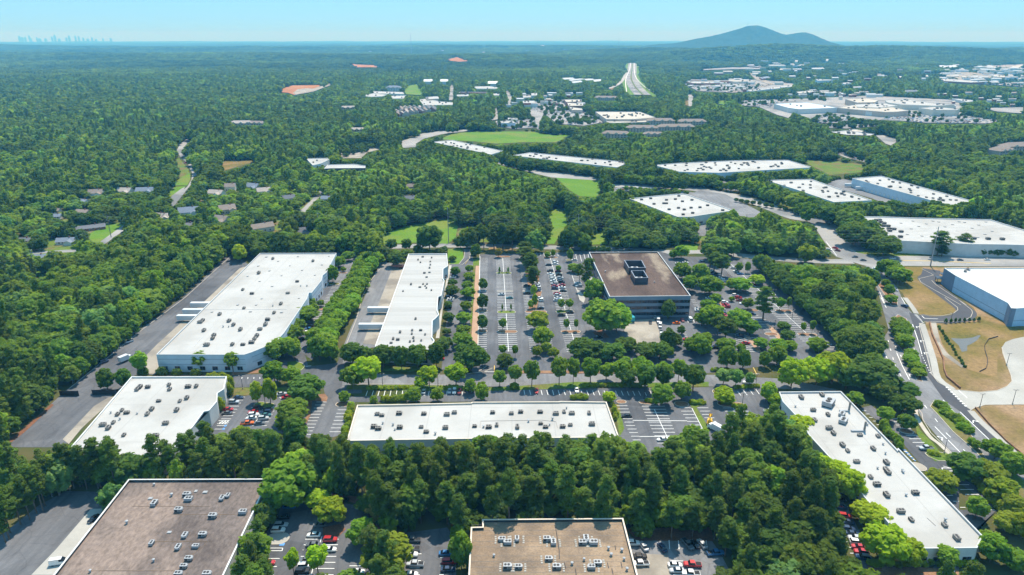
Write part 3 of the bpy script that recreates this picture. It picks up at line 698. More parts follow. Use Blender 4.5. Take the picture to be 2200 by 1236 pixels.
class Bld: pass
def building(name, roof, h, label, cat="building", wall='wall_white', deck='white_roof', coping='coping_white', par=0.7, inner=None, win=None, units="", unit=None, uscale=1.0, hatches="", vents="",
             protect=True, group=None, wall_edges=None, band=None, nogrow=True, deck_name="roof"):
    q = [v[:2] for v in px(roof)] if isinstance(roof, str) else roof
    top = h + par
    w = [P(v[0], v[1], top) for v in q]
    base = w[0].z - top
    poly = ccw([(p.x, p.y) for p in w])
    cx = sum(p[0] for p in poly) / len(poly); cyy = sum(p[1] for p in poly) / len(poly)
    root = empty(name, (cx, cyy, base))
    tag(root, label, cat, group)
    L = [(p[0] - cx, p[1] - cyy) for p in poly]
    n = len(L)
    t = Bld(); t.root = root; t.L = L; t.h = h; t.c = (cx, cyy, base)
    inn = inset(L, 0.35)
    # roof deck
    link(bpy.data.objects.new(deck_name, tri_mesh(deck_name, [(p[0], p[1], h) for p in inset(L, 0.30)], deck)), root)
    mb = MB()
    for i in range(n):
        j = (i + 1) % n
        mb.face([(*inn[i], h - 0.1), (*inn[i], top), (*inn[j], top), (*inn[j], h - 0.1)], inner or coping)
    mb.obj("parapet", root)
    mb = MB(); o1 = inset(L, -0.08); o2 = inset(L, 0.42)
    for i in range(n):
        j = (i + 1) % n
        mb.face([(*o1[i], top + 0.08), (*o1[j], top + 0.08), (*o2[j], top + 0.08), (*o2[i], top + 0.08)], coping)
        mb.face([(*o1[i], top - 0.1), (*o1[j], top - 0.1), (*o1[j], top + 0.08), (*o1[i], top + 0.08)], coping)
        mb.face([(*o2[j], top - 0.1), (*o2[i], top - 0.1), (*o2[i], top + 0.08), (*o2[j], top + 0.08)], coping)
    mb.obj("coping", root)
    for i in range(n):
        j = (i + 1) % n
        a, b = Vector((*L[i], 0)), Vector((*L[j], 0))
        e = b - a; ln = e.length
        if ln < 0.05: continue
        nrm = Vector((e.y, -e.x, 0)).normalized()
        mid = (a + b) / 2 + Vector((cx, cyy, 0))
        seen = nrm.dot(-mid.normalized()) > 0.05
        mb = MB(); mt = wall
        if wall_edges and i in wall_edges: mt = wall_edges[i]
        mb.face([(a.x, a.y, -0.3), (b.x, b.y, -0.3), (b.x, b.y, top), (a.x, a.y, top)], mt)
        wo = mb.obj("wall", root)
        ang = math.atan2(e.y, e.x)
        if band and seen and ln > 4:
            for (zb, hb, mat_b) in band:
                mb = MB(); mb.box(-ln / 2, ln / 2, -0.04, 0.05, 0, hb, mat_b)
                o = mb.obj("trim", wo); o.location = ((a.x + b.x) / 2 + nrm.x * 0.02, (a.y + b.y) / 2 + nrm.y * 0.02, zb); o.rotation_euler = (0, 0, ang)
        if win and seen and ln > 5:
            for spec in (win if isinstance(win, list) else [win]):
                sp, ww, wh, sill, glass, frame, mull = spec
                k = int((ln - 1.0) // sp)
                for c in range(k):
                    f = (c + 0.5) / k
                    o = link(bpy.data.objects.new("window", window_mesh(glass, frame, mull)), root)
                    pos = a.lerp(b, f) + nrm * 0.03
                    o.location = (pos.x, pos.y, sill); o.rotation_euler = (0, 0, ang); o.scale = (min(ww, sp * 0.98), 1, wh)
    # roof furniture
    e0 = max(range(n), key=lambda i: (Vector(L[(i + 1) % n]) - Vector(L[i])).length)
    ang0 = math.atan2(L[(e0 + 1) % n][1] - L[e0][1], L[(e0 + 1) % n][0] - L[e0][0])
    rr = random.Random(len(label))
    def put(nm, me, s, zoff=0.0, sc=1.0):
        for v in (px(s) if isinstance(s, str) else s):
            p = P(v[0], v[1], h + 0.6)
            k = sc * (v[2] if len(v) > 2 and not isinstance(v[2], str) and v[2] > 0.2 and isinstance(s, list) else rr.uniform(0.85, 1.15))
            o = link(bpy.data.objects.new(nm, me), root)
            o.location = (p.x - cx, p.y - cyy, h + zoff); o.rotation_euler = (0, 0, ang0 + (math.pi / 2 if rr.random() < 0.25 else 0) + (math.pi if rr.random() < .5 else 0)); o.scale = (k, k, k * rr.uniform(0.9, 1.15))
    put("rooftop_unit", unit or UNIT_DARK, units, 0, uscale)
    put("skylight", HATCH, hatches); put("roof_vent", VENT, vents)
    if protect: PROT.append(q)
    if nogrow: NOGROW.append(inset(poly, -3.0))
    # a few patches and stains are in the material; conduit runs are geometry
    return t

def scatter_units(roof, k, seed):
    q = [v[:2] for v in px(roof)]; rr = random.Random(seed); out = []
    xs = [v[0] for v in q]; ys = [v[1] for v in q]
    while len(out) < k:
        x, y = rr.uniform(min(xs), max(xs)), rr.uniform(min(ys), max(ys))
        cx, cyy = sum(xs) / len(xs), sum(ys) / len(ys)
        if inside([(cx + (a - cx) * .9, cyy + (b - cyy) * .85) for a, b in q], np.array([x]), np.array([y]))[0]: out.append((x, y))
    return out

def conduit(b, s, w=0.35, mat='hvac_dark', hh=0.18):
    mb = MB(); q = px(s)
    for u, v in zip(q[:-1], q[1:]):
        p0 = P(u[0], u[1], b.h + 0.1); p1 = P(v[0], v[1], b.h + 0.1)
        mb.bar((p0.x - b.c[0], p0.y - b.c[1], b.h + 0.02), (p1.x - b.c[0], p1.y - b.c[1], b.h + 0.02), w, hh, mat)
    mb.obj("roof_conduit", b.root)

GL = ('window_glass', 'coping_grey')
BIG = building("warehouse", "D1660,369 2148,368 2084,492 2060,512 2052,545 1990,622 1972,622 1960,660 1812,880 1788,905 1775,925 1690,968 1603,1003 1560,1017 1400,1017 998,1016", 9.0,
    "biggest white-roofed warehouse with pale blue walls and chamfered glass entrance", "warehouse", wall='wall_pale_blue', coping='coping_grey', deck='white_roof',
    win=[(5.2, 2.8, 2.2, 1.0, 'window_glass', 'coping_grey', 2)], band=[(7.0, 0.18, 'wall_slate'), (4.2, 0.15, 'wall_slate')],
    units="D1742,403 1998,418 1652,495 1897,548 1550,600 1608,625 1838,622 1557,718 1793,690 1402,757 1750,747 1293,797 1278,808 1708,792 1695,823 1660,853 1462,800 1490,825 1302,860 1535,855 1365,893 1357,912 1320,953 1483,950 1550,950 1605,937 1625,915 1640,895", uscale=1.0,
    hatches="D1700,390 1902,387 2100,384 1775,417 1648,447 1850,445 2055,440 1720,478 1928,474 1580,513 1797,508 2010,505 1657,545 1737,577 1670,655 1908,652 1517,695 1635,695 1352,740 1598,738 1797,743", vents="D1960,575 1920,575 1742,702 1425,835 1460,835")
conduit(BIG, "D1300,730 1830,728", 0.12, 'coping_grey', 0.1); conduit(BIG, "D1730,440 1540,640", 0.12, 'coping_grey', 0.1); conduit(BIG, "D1440,740 1240,965", 0.12, 'coping_grey', 0.1); conduit(BIG, "D1860,600 1700,800", 0.12, 'coping_grey', 0.1)
SMALL = building("warehouse", "D840,1157 1447,1156 1430,1236 G1388,75 1384,128 1335,185 1300,192 1228,292 1060,480 400,480", 7.2,
    "smaller white-roofed warehouse at front left, grey walls", "warehouse", wall='wall_grey', coping='coping_white', win=[(9, 5.0, 3.0, 0.6, 'window_glass', 'coping_grey', 3)],
    units="G893,33 875,48 943,33 1078,20 1082,47 1200,31 1252,28 1012,121 1148,121 1192,103 778,180 750,207 808,196 968,174 940,204 1127,180 723,258 657,274 691,294 1058,264 992,345 790,338 966,372", vents="G765,235 707,195 875,200", uscale=.9, protect=False)
PROT.append([v[:2] for v in px("D840,1157 1447,1156 1430,1236 G1384,128 1228,292 1100,330 600,330 500,350")])
MID = building("warehouse", "E440,373 683,371 690,450 660,470 658,530 668,545 648,640 628,648 622,735 634,760 612,785 592,800 588,905 604,925 585,985 225,965", 8.0,
    "streaked white-roofed building with stepped right side, amid the lots", "warehouse", wall='wall_grey', coping='coping_white', deck='white_roof_streaked', win=[(6, 3.0, 2.4, 0.8, 'window_glass', 'coping_grey', 2)],
    units="E530,390 587,395 500,408 515,425 578,420 578,440 573,460 540,493 573,489 555,519 455,565 512,583 532,563 557,563 545,575 553,588 585,602 404,608 484,785 385,870 462,858 516,858 545,884 460,880 370,918 341,912 470,905 472,925 520,922 448,930 327,938", uscale=0.65)
LONG = building("warehouse", "H112,150 320,147 840,136 845,131 1402,128 1405,126 1702,130 1782,356 1000,362 45,378", 5.8,
    "long low white-roofed building behind the pine belt", "warehouse", wall='wall_grey', coping='coping_tan', win=[(4.5, 2.8, 2.0, 0.8, 'window_glass', 'coping_grey', 2)],
    units="H240,205 268,213 378,201 536,203 685,208 733,195 975,195 1097,201 1154,191 1278,191 1381,202 1432,190 1483,200 1592,199 217,287 245,298 382,290 521,287 551,318 676,293 860,282 950,288 1002,275 1134,288 1282,265 1313,287 1422,285 1473,274 1611,270", vents="H275,262 340,272 352,302 918,285 1205,250 1358,237 1448,165 1340,272 610,330", uscale=.85, protect=False)
PROT.append([v[:2] for v in px("H112,150 840,136 1702,130 1765,325 1400,335 1250,300 900,310 800,350 60,358")])
conduit(LONG, "H895,292 900,252 1290,246 1380,256 1390,296", 0.1, 'hvac_dark', 0.1)
DIAG = building("warehouse", "I635,66 1030,62 1082,115 1390,435 1395,425 1935,985 1900,1062 1520,1066 1360,935 1300,860 1200,760 1150,700 1180,660 1000,545 990,520 830,345 740,215 660,130", 5.8,
    "long diagonal white-roofed building beside the boulevard", "warehouse", wall='wall_white', coping='coping_grey', win=[(4.2, 3.0, 2.4, 0.7, 'window_glass', 'coping_grey', 2)],
    units="I777,99 910,82 854,180 948,208 863,243 956,295 983,327 1153,338 1268,345 1041,402 1074,439 1237,425 1132,508 1321,513 1320,558 1330,575 1220,606 1260,654 1322,721 1505,708 1414,827 1480,877 1693,913 1770,997", vents="I1200,272 1300,395 1315,455 1430,575 1422,565 1447,720 1697,880 1417,960 1265,548 740,155", uscale=0.9)
for s, k in (("I950,140", 2.5), ("I1045,250", 1.7), ("I1037,205", 1.3)):
    v = px(s)[0]; p = P(v[0], v[1], DIAG.h + .8); o = link(bpy.data.objects.new("rooftop_unit", UNIT_PALE), DIAG.root)
    o.location = (p.x - DIAG.c[0], p.y - DIAG.c[1], DIAG.h); o.rotation_euler = (0, 0, 0.9); o.scale = (k, k, k * .8)
conduit(DIAG, "I1020,190 1085,190", 0.9, 'hvac_pale', 0.7); conduit(DIAG, "I1095,318 1185,318", 0.9, 'hvac_pale', 0.7)
for s in ("I1080,190", "I1178,318"):
    v = px(s)[0]; p = P(v[0], v[1], DIAG.h); mb = MB(); mb.tube([(0, 0, 0), (0, 0, 4.6)], 0.45, 'hvac_dark', 8)
    o = mb.obj("exhaust_stack", DIAG.root); o.location = (p.x - DIAG.c[0], p.y - DIAG.c[1], DIAG.h)
conduit(DIAG, "I1580,870 1635,920", 0.15, 'hvac_dark', 0.1); conduit(DIAG, "I1175,735 1195,765", 0.2, 'hvac_dark', 0.1)

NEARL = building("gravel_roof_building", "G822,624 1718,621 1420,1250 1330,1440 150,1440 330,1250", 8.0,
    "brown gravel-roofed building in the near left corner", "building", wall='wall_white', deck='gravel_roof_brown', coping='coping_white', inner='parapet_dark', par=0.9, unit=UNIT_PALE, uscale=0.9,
    units="G985,778 1192,720 1205,750 1418,742 1455,725 1140,820 1357,858 1552,833 1180,980 1293,975 968,1030 1137,1055 1250,1050 1204,1130 1172,1178 1137,1225 1320,1230", vents="G983,655 809,898 980,1140 575,1207 1095,722", hatches="G960,740 1080,955 1250,693 1310,700")
conduit(NEARL, "G845,795 1340,795", 0.12, 'gravel_roof_tan', 0.08); conduit(NEARL, "G1110,848 1500,848", 0.12, 'gravel_roof_tan', 0.08); conduit(NEARL, "G960,1020 1330,1020 1160,1160", 0.12, 'gravel_roof_tan', 0.08); conduit(NEARL, "G580,1207 1130,1207", 0.12, 'gravel_roof_tan', 0.08)
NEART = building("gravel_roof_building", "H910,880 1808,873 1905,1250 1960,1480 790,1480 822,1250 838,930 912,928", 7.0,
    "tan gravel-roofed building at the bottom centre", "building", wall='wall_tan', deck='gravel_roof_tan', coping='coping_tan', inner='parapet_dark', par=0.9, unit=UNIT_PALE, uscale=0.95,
    units="L518,830 583,865 685,825 1020,830 1095,865 1462,830 1422,865 1548,868 1040,1050 575,1140 700,1140 1130,1140 1590,1095 1525,1145", vents="L1865,950 1923,1165 1715,930 425,1010 1745,1000 1890,1050 1305,1100 1440,1055")
def pavers(b):
    mb = MB()
    mb.box(-0.3, 0.3, -0.3, 0.3, 0, 0.09, 'concrete')
    me = mb.mesh("roof_paver")
    for v in px("L518,830 583,865 685,825 1020,830 1095,865 1462,830 1422,865 1548,868 1040,1050 575,1140 700,1140 1130,1140 1590,1095 1525,1145"):
        p = P(v[0], v[1], b.h + .5)
        for sx in (-2.1, 2.1):
            for k in range(4):
                o = link(bpy.data.objects.new("roof_paver", me), b.root)
                o.location = (p.x - b.c[0] + sx + random.uniform(-.08, .08), p.y - b.c[1] - 1.3 + k * 0.95, b.h + 0.02); o.rotation_euler = (0, 0, random.uniform(-.1, .1))
pavers(NEART)
for k in range(10):
    y = 668 + k * 62 + 40 * (k > 4)
    conduit(NEART, "L%d,%d %d,%d" % (172 - (k > 0) * 6, y, 1890 + k * 13, y - 4), 0.07, 'hvac_dark', 0.03)
for s in ("L1217,1090 1232,1155", "L1340,1160 1352,1236", "L1703,1095 1716,1155", "L1752,1160 1766,1225", "L1855,1090 1868,1155", "L1788,900 1795,950", "L1118,690 1160,960 1162,1050"):
    conduit(NEART, s, 0.22, 'parapet_dark', 0.1)

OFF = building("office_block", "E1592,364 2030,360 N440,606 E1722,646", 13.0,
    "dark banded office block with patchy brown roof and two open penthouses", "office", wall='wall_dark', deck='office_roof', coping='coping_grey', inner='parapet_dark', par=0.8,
    win=[(3.2, 3.1, 1.7, 1.6, 'office_glass', 'wall_dark', 2), (3.2, 3.1, 1.7, 5.5, 'office_glass', 'wall_dark', 2), (3.2, 3.1, 1.7, 9.4, 'office_glass', 'wall_dark', 2)],
    band=[(0.0, 1.4, 'office_band'), (3.4, 1.9, 'office_band'), (7.3, 1.9, 'office_band'), (11.2, 2.5, 'office_band')], vents="M2125,450 1575,330", units="")
def penthouse(b, s, hh):
    q = ccw([(P(v[0], v[1], b.h + hh).x - b.c[0], P(v[0], v[1], b.h + hh).y - b.c[1]) for v in px(s)])
    mb = MB(); inn = inset(q, 0.5); n = len(q); z0, z1 = b.h, b.h + hh
    for i in range(n):
        j = (i + 1) % n
        mb.face([(*q[i], z0), (*q[j], z0), (*q[j], z1), (*q[i], z1)], 'wall_dark')
        mb.face([(*inn[j], z0), (*inn[i], z0), (*inn[i], z1), (*inn[j], z1)], 'wall_dark')
        mb.face([(*q[i], z1), (*q[j], z1), (*inn[j], z1), (*inn[i], z1)], 'office_band')
    o = mb.obj("penthouse", b.root)
    mb = MB(); c = Vector((sum(p[0] for p in q) / n, sum(p[1] for p in q) / n, 0))
    mb.box(c.x - 2.5, c.x + 2.2, c.y - 1.5, c.y + 1.8, z0 + 0.02, z0 + 1.8, 'hvac_pale'); mb.tube([(c.x, c.y, z0 + 1.8), (c.x, c.y, z0 + 2.1)], 1.1, 'fan_black', 10)
    mb.obj("cooling_tower", o)
penthouse(OFF, "M1785,205 1985,205 2030,290 1838,292", 4.2)
penthouse(OFF, "M1862,322 2008,320 2058,402 1908,406", 4.2)
def porch():
    b = building("entrance_canopy", "M1366,398 1508,394 1518,428 1378,432", 5.0, "white entrance canopy on the left side of the dark office block", "canopy", wall='wall_white', deck='white_roof', par=0.2, protect=False, nogrow=False)
porch()

NEWB = building("new_warehouse", "F1690,464 1770,463 2420,463 2420,720 2199,718 2150,722 2118,720 2098,688 1762,512", 11.0,
    "new warehouse with bright white roof and sky-blue panel walls", "warehouse", wall='wall_blue', deck='white_roof_new', coping='coping_white', par=0.6,
    band=[(3.6, 0.25, 'wall_slate')], units="h1778,830 1750,850", vents="h1800,840", uscale=1.0)
for s in ("F1690,464 1762,512", "F2098,690 2118,720 2150,722"):
    q = px(s); mb = MB()
    for u, v in zip(q[:-1], q[1:]):
        a = P(u[0], u[1], 11.6); c = P(v[0], v[1], 11.6); d = (c - a).normalized(); nr = Vector((d.y, -d.x, 0))
        if nr.dot(Vector((a.x, a.y, 0))) > 0: nr = -nr
        off = nr * 0.12 - Vector(NEWB.c)
        mb.face([(a.x + off.x, a.y + off.y, -0.2), (c.x + off.x, c.y + off.y, -0.2), (c.x + off.x, c.y + off.y, 11.5), (a.x + off.x, a.y + off.y, 11.5)], 'wall_slate')
    mb.obj("slate_panel", NEWB.root)
def new_porch():
    mb = MB()
    a = P(*px("h1450,960")[0][:2]); 
    mb.box(-5, 1, -3.5, 3.5, 3.4, 3.8, 'wall_dark'); mb.box(0.4, 1, -3, 3, 0, 3.4, 'window_glass'); mb.box(-4.6, -4.3, -3.2, -2.9, 0, 3.4, 'wall_dark'); mb.box(-4.6, -4.3, 2.9, 3.2, 0, 3.4, 'wall_dark'); mb.box(-3, 1, -2.5, 2.5, 6.4, 6.7, 'wall_dark')
    v = px("h1500,985")[0]; p = P(v[0], v[1])
    o = mb.obj("entrance_porch", NEWB.root); o.location = (p.x - NEWB.c[0], p.y - NEWB.c[1], 0); o.rotation_euler = (0, 0, -0.35)
new_porch()

def far_bld(name, roof, h, label, wall='wall_white', k=10, deck='white_roof', win=(7, 2.5, 2.2, 1.0, 'window_glass', 'coping_white', 2), us=1.05, coping='coping_white', **kw):
    return building(name, roof, h, label, kw.pop('cat', 'warehouse'), wall=wall, deck=deck, coping=coping, win=[win] if win else None, units=scatter_units(roof, k, len(label)) if k else "", uscale=us, **kw)
far_bld("warehouse", "B592,788 640,782 720,776 1042,845 966,868", 7.5, "long thin white warehouse behind a row of round trees, left of its twin", k=14, us=1.15)
far_bld("warehouse", "B1098,874 1215,855 1848,918 1770,950", 7.5, "long thin white warehouse, right of its twin", k=22, us=1.15)
far_bld("warehouse", "B2003,935 C0,922 360,906 690,903 850,950 250,985 0,978", 9.0, "longest white warehouse in the distance, crowded with roof units", wall='wall_pale_blue', k=46, us=1.1, win=(14, 3, 2.2, 1.0, 'window_glass', 'wall_slate', 2))
far_bld("warehouse", "C553,1032 840,1025 1228,1160 985,1172 740,1090", 9.0, "white-roofed warehouse with pale blue side wall, left of the truck court", wall='wall_pale_blue', k=22, us=1.05, win=None)
far_bld("warehouse", "C1102,1020 1288,1005 1890,1170 1720,1192", 9.5, "white-roofed warehouse with dock doors, right of the truck court", wall='wall_pale_blue', k=26, us=1.05, win=(6, 3.2, 3.4, 0.2, 'coping_white', 'wall_slate', 1))
far_bld("warehouse", "g170,508 450,478 700,455 800,455 1340,640 860,712 710,712", 8.0, "square white warehouse behind the woodland, with slim cypresses", wall='wall_white', k=0, us=1.05, win=(8, 4, 2.2, 0.6, 'window_glass', 'coping_grey', 3))
bq = [b for b in bpy.data.objects if b.get("label", "").startswith("square white warehouse")][0]
for v in px("g305,518 408,505 445,567 615,628 720,612 725,477 872,522 765,538 585,522 685,513 555,560 585,560 862,610 785,630 962,605 1048,583 1218,637 773,685 880,668"):
    p = P(v[0], v[1], 8.6); o = link(bpy.data.objects.new("rooftop_unit", UNIT_DARK), bq); o.location = (p.x - bq.location.x, p.y - bq.location.y, 8.0); o.scale = (1.1,) * 3
far_bld("warehouse", "h585,238 860,240 1110,250 2030,272 2450,400 2450,560 2180,552 1830,548 965,506 640,285", 9.5, "large white-roofed warehouse above the highway", wall='wall_grey', k=0, win=None)
bq = [b for b in bpy.data.objects if b.get("label", "").startswith("large white-roofed warehouse")][0]
for v in px("h745,280 783,278 795,300 835,315 825,343 880,345 890,375 945,380 898,398 1025,408 1845,485 2005,488 2165,492 1018,465"):
    p = P(v[0], v[1], 10.1); o = link(bpy.data.objects.new("rooftop_unit", UNIT_DARK), bq); o.location = (p.x - bq.location.x, p.y - bq.location.y, 9.5); o.scale = (1.3,) * 3
for v in px("h1025,313 1160,290 1225,350 1140,378 1310,322 1385,290 1450,300 1520,355 1605,330 1680,298 1825,370 1740,305 1900,335 1980,300 2050,405 1890,475 1970,440 1260,458 1095,440"):
    p = P(v[0], v[1], 9.6); o = link(bpy.data.objects.new("skylight", HATCH), bq); o.location = (p.x - bq.location.x, p.y - bq.location.y, 9.5); o.scale = (1.2,) * 3
# three-storey glass block in the trees, left of centre
far_bld("office_block", "b1665,318 1900,312 1925,330 1830,375 1740,395", 11, "white-roofed office wing half hidden in trees left of centre", k=2, cat="office", win=(4, 3.6, 2.0, 4.5, 'office_glass', 'coping_white', 2))
far_bld("office_block", "b1905,388 2200,380 2330,400 2330,425 1945,428 1868,432", 12, "white-framed dark glass office block half hidden in trees", wall='wall_dark', k=0, cat="office", win=(6, 5.4, 2.6, 5.0, 'office_glass', 'coping_white', 1))

# ------------------------------------------------------------------ houses
def house(s, w, d, rot, roof, label, wallm='wall_cream', hh=3.2, rise=2.6, gar=True, protect=True, name="house", hip=False):
    if name == "house": w, d, hh = w * .86, d * .9, hh * .85
    v = px(s)[0]; p = P(v[0], v[1])
    root = empty(name, p, R(rot)); tag(root, label, "house", "houses in the woodland estate")
    mb = MB()
    x, y = w / 2, d / 2
    for a, b in (((-x, -y), (x, -y)), ((x, -y), (x, y)), ((x, y), (-x, y)), ((-x, y), (-x, -y))):
        mb.face([(*a, 0), (*b, 0), (*b, hh), (*a, hh)], wallm)
    ov = 0.5; k = (d * 0.5 if hip else 0)
    if not hip:
        for sx in (-1, 1): mb.face([(sx * x, -sx * y, hh), (sx * x, sx * y, hh), (sx * x, 0, hh + rise)], wallm)
    mb.obj("wall", root)
    mb = MB(); X, Y = x + ov, y + ov; z0 = hh - 0.1; rz = hh + rise + 0.15
    mb.face([(-X, -Y, z0), (X, -Y, z0), (X - k, 0, rz), (-X + k, 0, rz)], roof); mb.face([(X, Y, z0), (-X, Y, z0), (-X + k, 0, rz), (X - k, 0, rz)], roof)
    if hip:
        mb.face([(X, -Y, z0), (X, Y, z0), (X - k, 0, rz)], roof); mb.face([(-X, Y, z0), (-X, -Y, z0), (-X + k, 0, rz)], roof)
    ro = mb.obj("roof", root)
    mb = MB(); mb.box(x * .4, x * .4 + .8, -.4, .4, hh + rise - .8, hh + rise + 1.0, 'wall_brick'); mb.obj("chimney", ro)
    me = window_mesh('window_glass', 'coping_white', 2)
    for q in (-0.6, -0.2, 0.25, 0.65):
        o = link(bpy.data.objects.new("window", me), root); o.location = (q * x, -y - 0.02, 1.0); o.scale = (1.3, 1, 1.3)
    mb = MB(); mb.box(-0.5, 0.5, -0.06, 0.0, 0, 2.1, 'wall_slate'); o = mb.obj("door", root); o.location = (0.03 * x, -y, 0)
    if gar:
        mb = MB(); gx = x * 0.55
        mb.box(gx - 3, gx + 3, -y - 4, -y - 0.01, 0, hh - 0.3, wallm); g = mb.obj("garage", root)
        mb = MB(); mb.face([(gx - 3.4, -y - 4.4, hh - .35), (gx, -y - 4.4, hh + 1.6), (gx, 0, hh + 1.6), (gx - 3.4, 0, hh - .35)][::-1], roof); mb.face([(gx + 3.4, -y - 4.4, hh - .35), (gx, -y - 4.4, hh + 1.6), (gx, 0, hh + 1.6), (gx + 3.4, 0, hh - .35)], roof)
        mb.face([(gx - 3, -y - 4.02, hh - .35), (gx + 3, -y - 4.02, hh - .35), (gx, -y - 4.02, hh + 1.5)], wallm); mb.obj("garage_roof", root)
    r = max(w, d) / 2 + 2
    NOGROW.append([(p.x - r, p.y - r), (p.x + r, p.y - r), (p.x + r, p.y + r), (p.x - r, p.y + r)])
    if protect:
        k2 = FPX / (p.y / math.cos(PITCH)); q = px(s)[0]
        PROT.append([(q[0] - w * .48 * k2, q[1] - k2 * 2.4), (q[0] + w * .48 * k2, q[1] - k2 * 2.4), (q[0] + w * .36 * k2, q[1] - k2 * 7), (q[0] - w * .36 * k2, q[1] - k2 * 7)])
    return root
house("a1090,222", 16, 11, 10, 'shingle_brown', "white gabled house with brown roof at the far left estate", 'wall_white', 5.2, 3.4)
house("a1415,195", 17, 11, -5, 'shingle_pale', "house with pale tan roof right of the white gabled house", 'wall_cream', 4.6, 3.2)
house("a1640,190", 20, 11, 8, 'shingle_slate', "house with blue-grey roof near the winding road", 'wall_grey', 4.5, 3.2)
house("a950,300", 12, 9, -20, 'shingle_slate', "small house with blue-grey roof below the dirt clearing", 'wall_grey', 3, 2)
house("a1000,600", 30, 10, 33, 'shingle_grey', "long low dark grey-roofed house beside the mown lawn", 'wall_brick', 2.9, 2.0, gar=False)
house("a750,750", 15, 9, 12, 'shingle_slate', "small white cottage with slate roof and cluttered drive", 'wall_white', 3, 2.4)
house("a630,470", 13, 8, 5, 'shingle_slate', "white house with grey roof among back gardens", 'wall_white', 3, 2, gar=False)
house("a940,420", 15, 9, -10, 'shingle_brown', "reddish brown roofed house behind the back gardens", 'wall_tan', 3, 2, gar=False)
house("a620,400", 12, 7, 0, 'shingle_brown', "dark shed-like house deep in the trees", 'wall_tan', 2.6, 1.6, gar=False, protect=False)
house("a280,740", 14, 8, 0, 'shingle_grey', "grey-roofed house hidden at the far left", 'wall_grey', 2.8, 1.8, gar=False)
house("a430,925", 17, 9, -4, 'shingle_slate', "low slate-roofed house by the leaning pylon", 'wall_white', 2.6, 1.6, gar=False)
house("a1830,490", 12, 9, 20, 'shingle_pale', "house with pale brown roof peeking over the woodland edge", 'wall_cream', 4, 3)
house("b350,960", 20, 13, 22, 'shingle_slate', "two-storey house with blue-grey gabled roof and white car", 'wall_white', 5.2, 4)
house("b340,1095", 12, 9, 10, 'shingle_grey', "grey roof low at the woodland's edge below the gabled house", 'wall_grey', 3, 1.8, gar=False)
house("b20,1010", 12, 9, -15, 'shingle_pale', "pale-roofed house left of the blue-grey gabled house", 'wall_cream', 4.5, 3)
house("b780,930", 17, 12, 30, 'shingle_brown', "brown-roofed two-storey house in the middle of the estate", 'wall_tan', 5.4, 3.6)
house("b720,1050", 17, 11, -20, 'shingle_brown', "brown-roofed house with cream gable beside a wooden fence", 'wall_cream', 5.0, 3.4)
house("b1150,1140", 26, 10, 38, 'shingle_brown', "long stepped brown-roofed row house", 'wall_grey', 5.0, 3.0, gar=False)
house("b1650,1180", 15, 10, 30, 'shingle_grey', "grey gabled roof right of the row house", 'wall_cream', 4.5, 3.2, gar=False)
house("b660,740", 19, 11, -12, 'shingle_pale', "cream house with pale roof in the estate's upper row", 'wall_white', 4.4, 3)
house("b820,680", 13, 10, 5, 'shingle_brown', "tall grey-brown house behind the upper row", 'wall_cream', 6.0, 3.2, gar=False)
house("b1075,665", 18, 11, -20, 'shingle_slate', "slate-roofed house, left of a pair", 'wall_grey', 4.4, 3.2)
house("b1195,715", 17, 11, 25, 'shingle_pale', "pale brown-roofed house, right of a pair", 'wall_cream', 4.4, 3.2)
house("b1470,800", 14, 9, 35, 'shingle_grey', "grey house under the bright tree on the estate street", 'wall_grey', 4.4, 3.0, gar=False)
house("b1895,800", 11, 9, 0, 'shingle_slate', "small blue-grey roof right of the estate street", 'wall_grey', 4, 2.4, gar=False)
house("E450,38", 15, 9, 5, 'shingle_grey', "grey-roofed house alone in the wood left of the pylon", 'wall_grey', 4, 2.6)
house("B455,1090", 12, 8, 20, 'shingle_brown', "brown house roof deep in the central wood", 'wall_cream', 4, 2.8, gar=False)

# ------------------------------------------------------------------ traffic islands
def island(s, width, top, label):
    """raised capsule-shaped island with a concrete kerb, between two points"""
    q = px(s); a = P(q[0][0], q[0][1]); b = P(q[1][0], q[1][1])
    d = (b - a); d.z = 0; d.normalize(); ang = math.atan2(d.y, d.x); r = width / 2
    pts = []
    a2 = a + d * r; b2 = b - d * r
    for k in range(7): t = ang - math.pi / 2 + math.pi * k / 6; pts.append((b2.x + r * math.cos(t), b2.y + r * math.sin(t)))
    for k in range(7): t = ang + math.pi / 2 + math.pi * k / 6; pts.append((a2.x + r * math.cos(t), a2.y + r * math.sin(t)))
    poly_island(pts, top, label)

def poly_island(pts, top, label):
    pts = ccw(pts); inn = inset(pts, 0.28); n = len(pts)
    mb = MB(); z0, z1 = 0.0, 0.24
    for i in range(n):
        j = (i + 1) % n
        mb.face([(*pts[i], z0), (*pts[j], z0), (*pts[j], z1), (*pts[i], z1)], 'kerb_concrete')
        mb.face([(*pts[i], z1), (*pts[j], z1), (*inn[j], z1), (*inn[i], z1)], 'kerb_concrete')
    o = mb.obj("traffic_island"); tag(o, label, "traffic island", "kerbed islands in the parking lots", kind="structure")
    bed = link(bpy.data.objects.new("planting_bed", tri_mesh("planting_bed", [(p[0], p[1], z1 - 0.03) for p in inn], top)), o)

def shape_island(s, top, label): poly_island([tuple(P(v[0], v[1])[:2]) for v in px(s)], top, label)

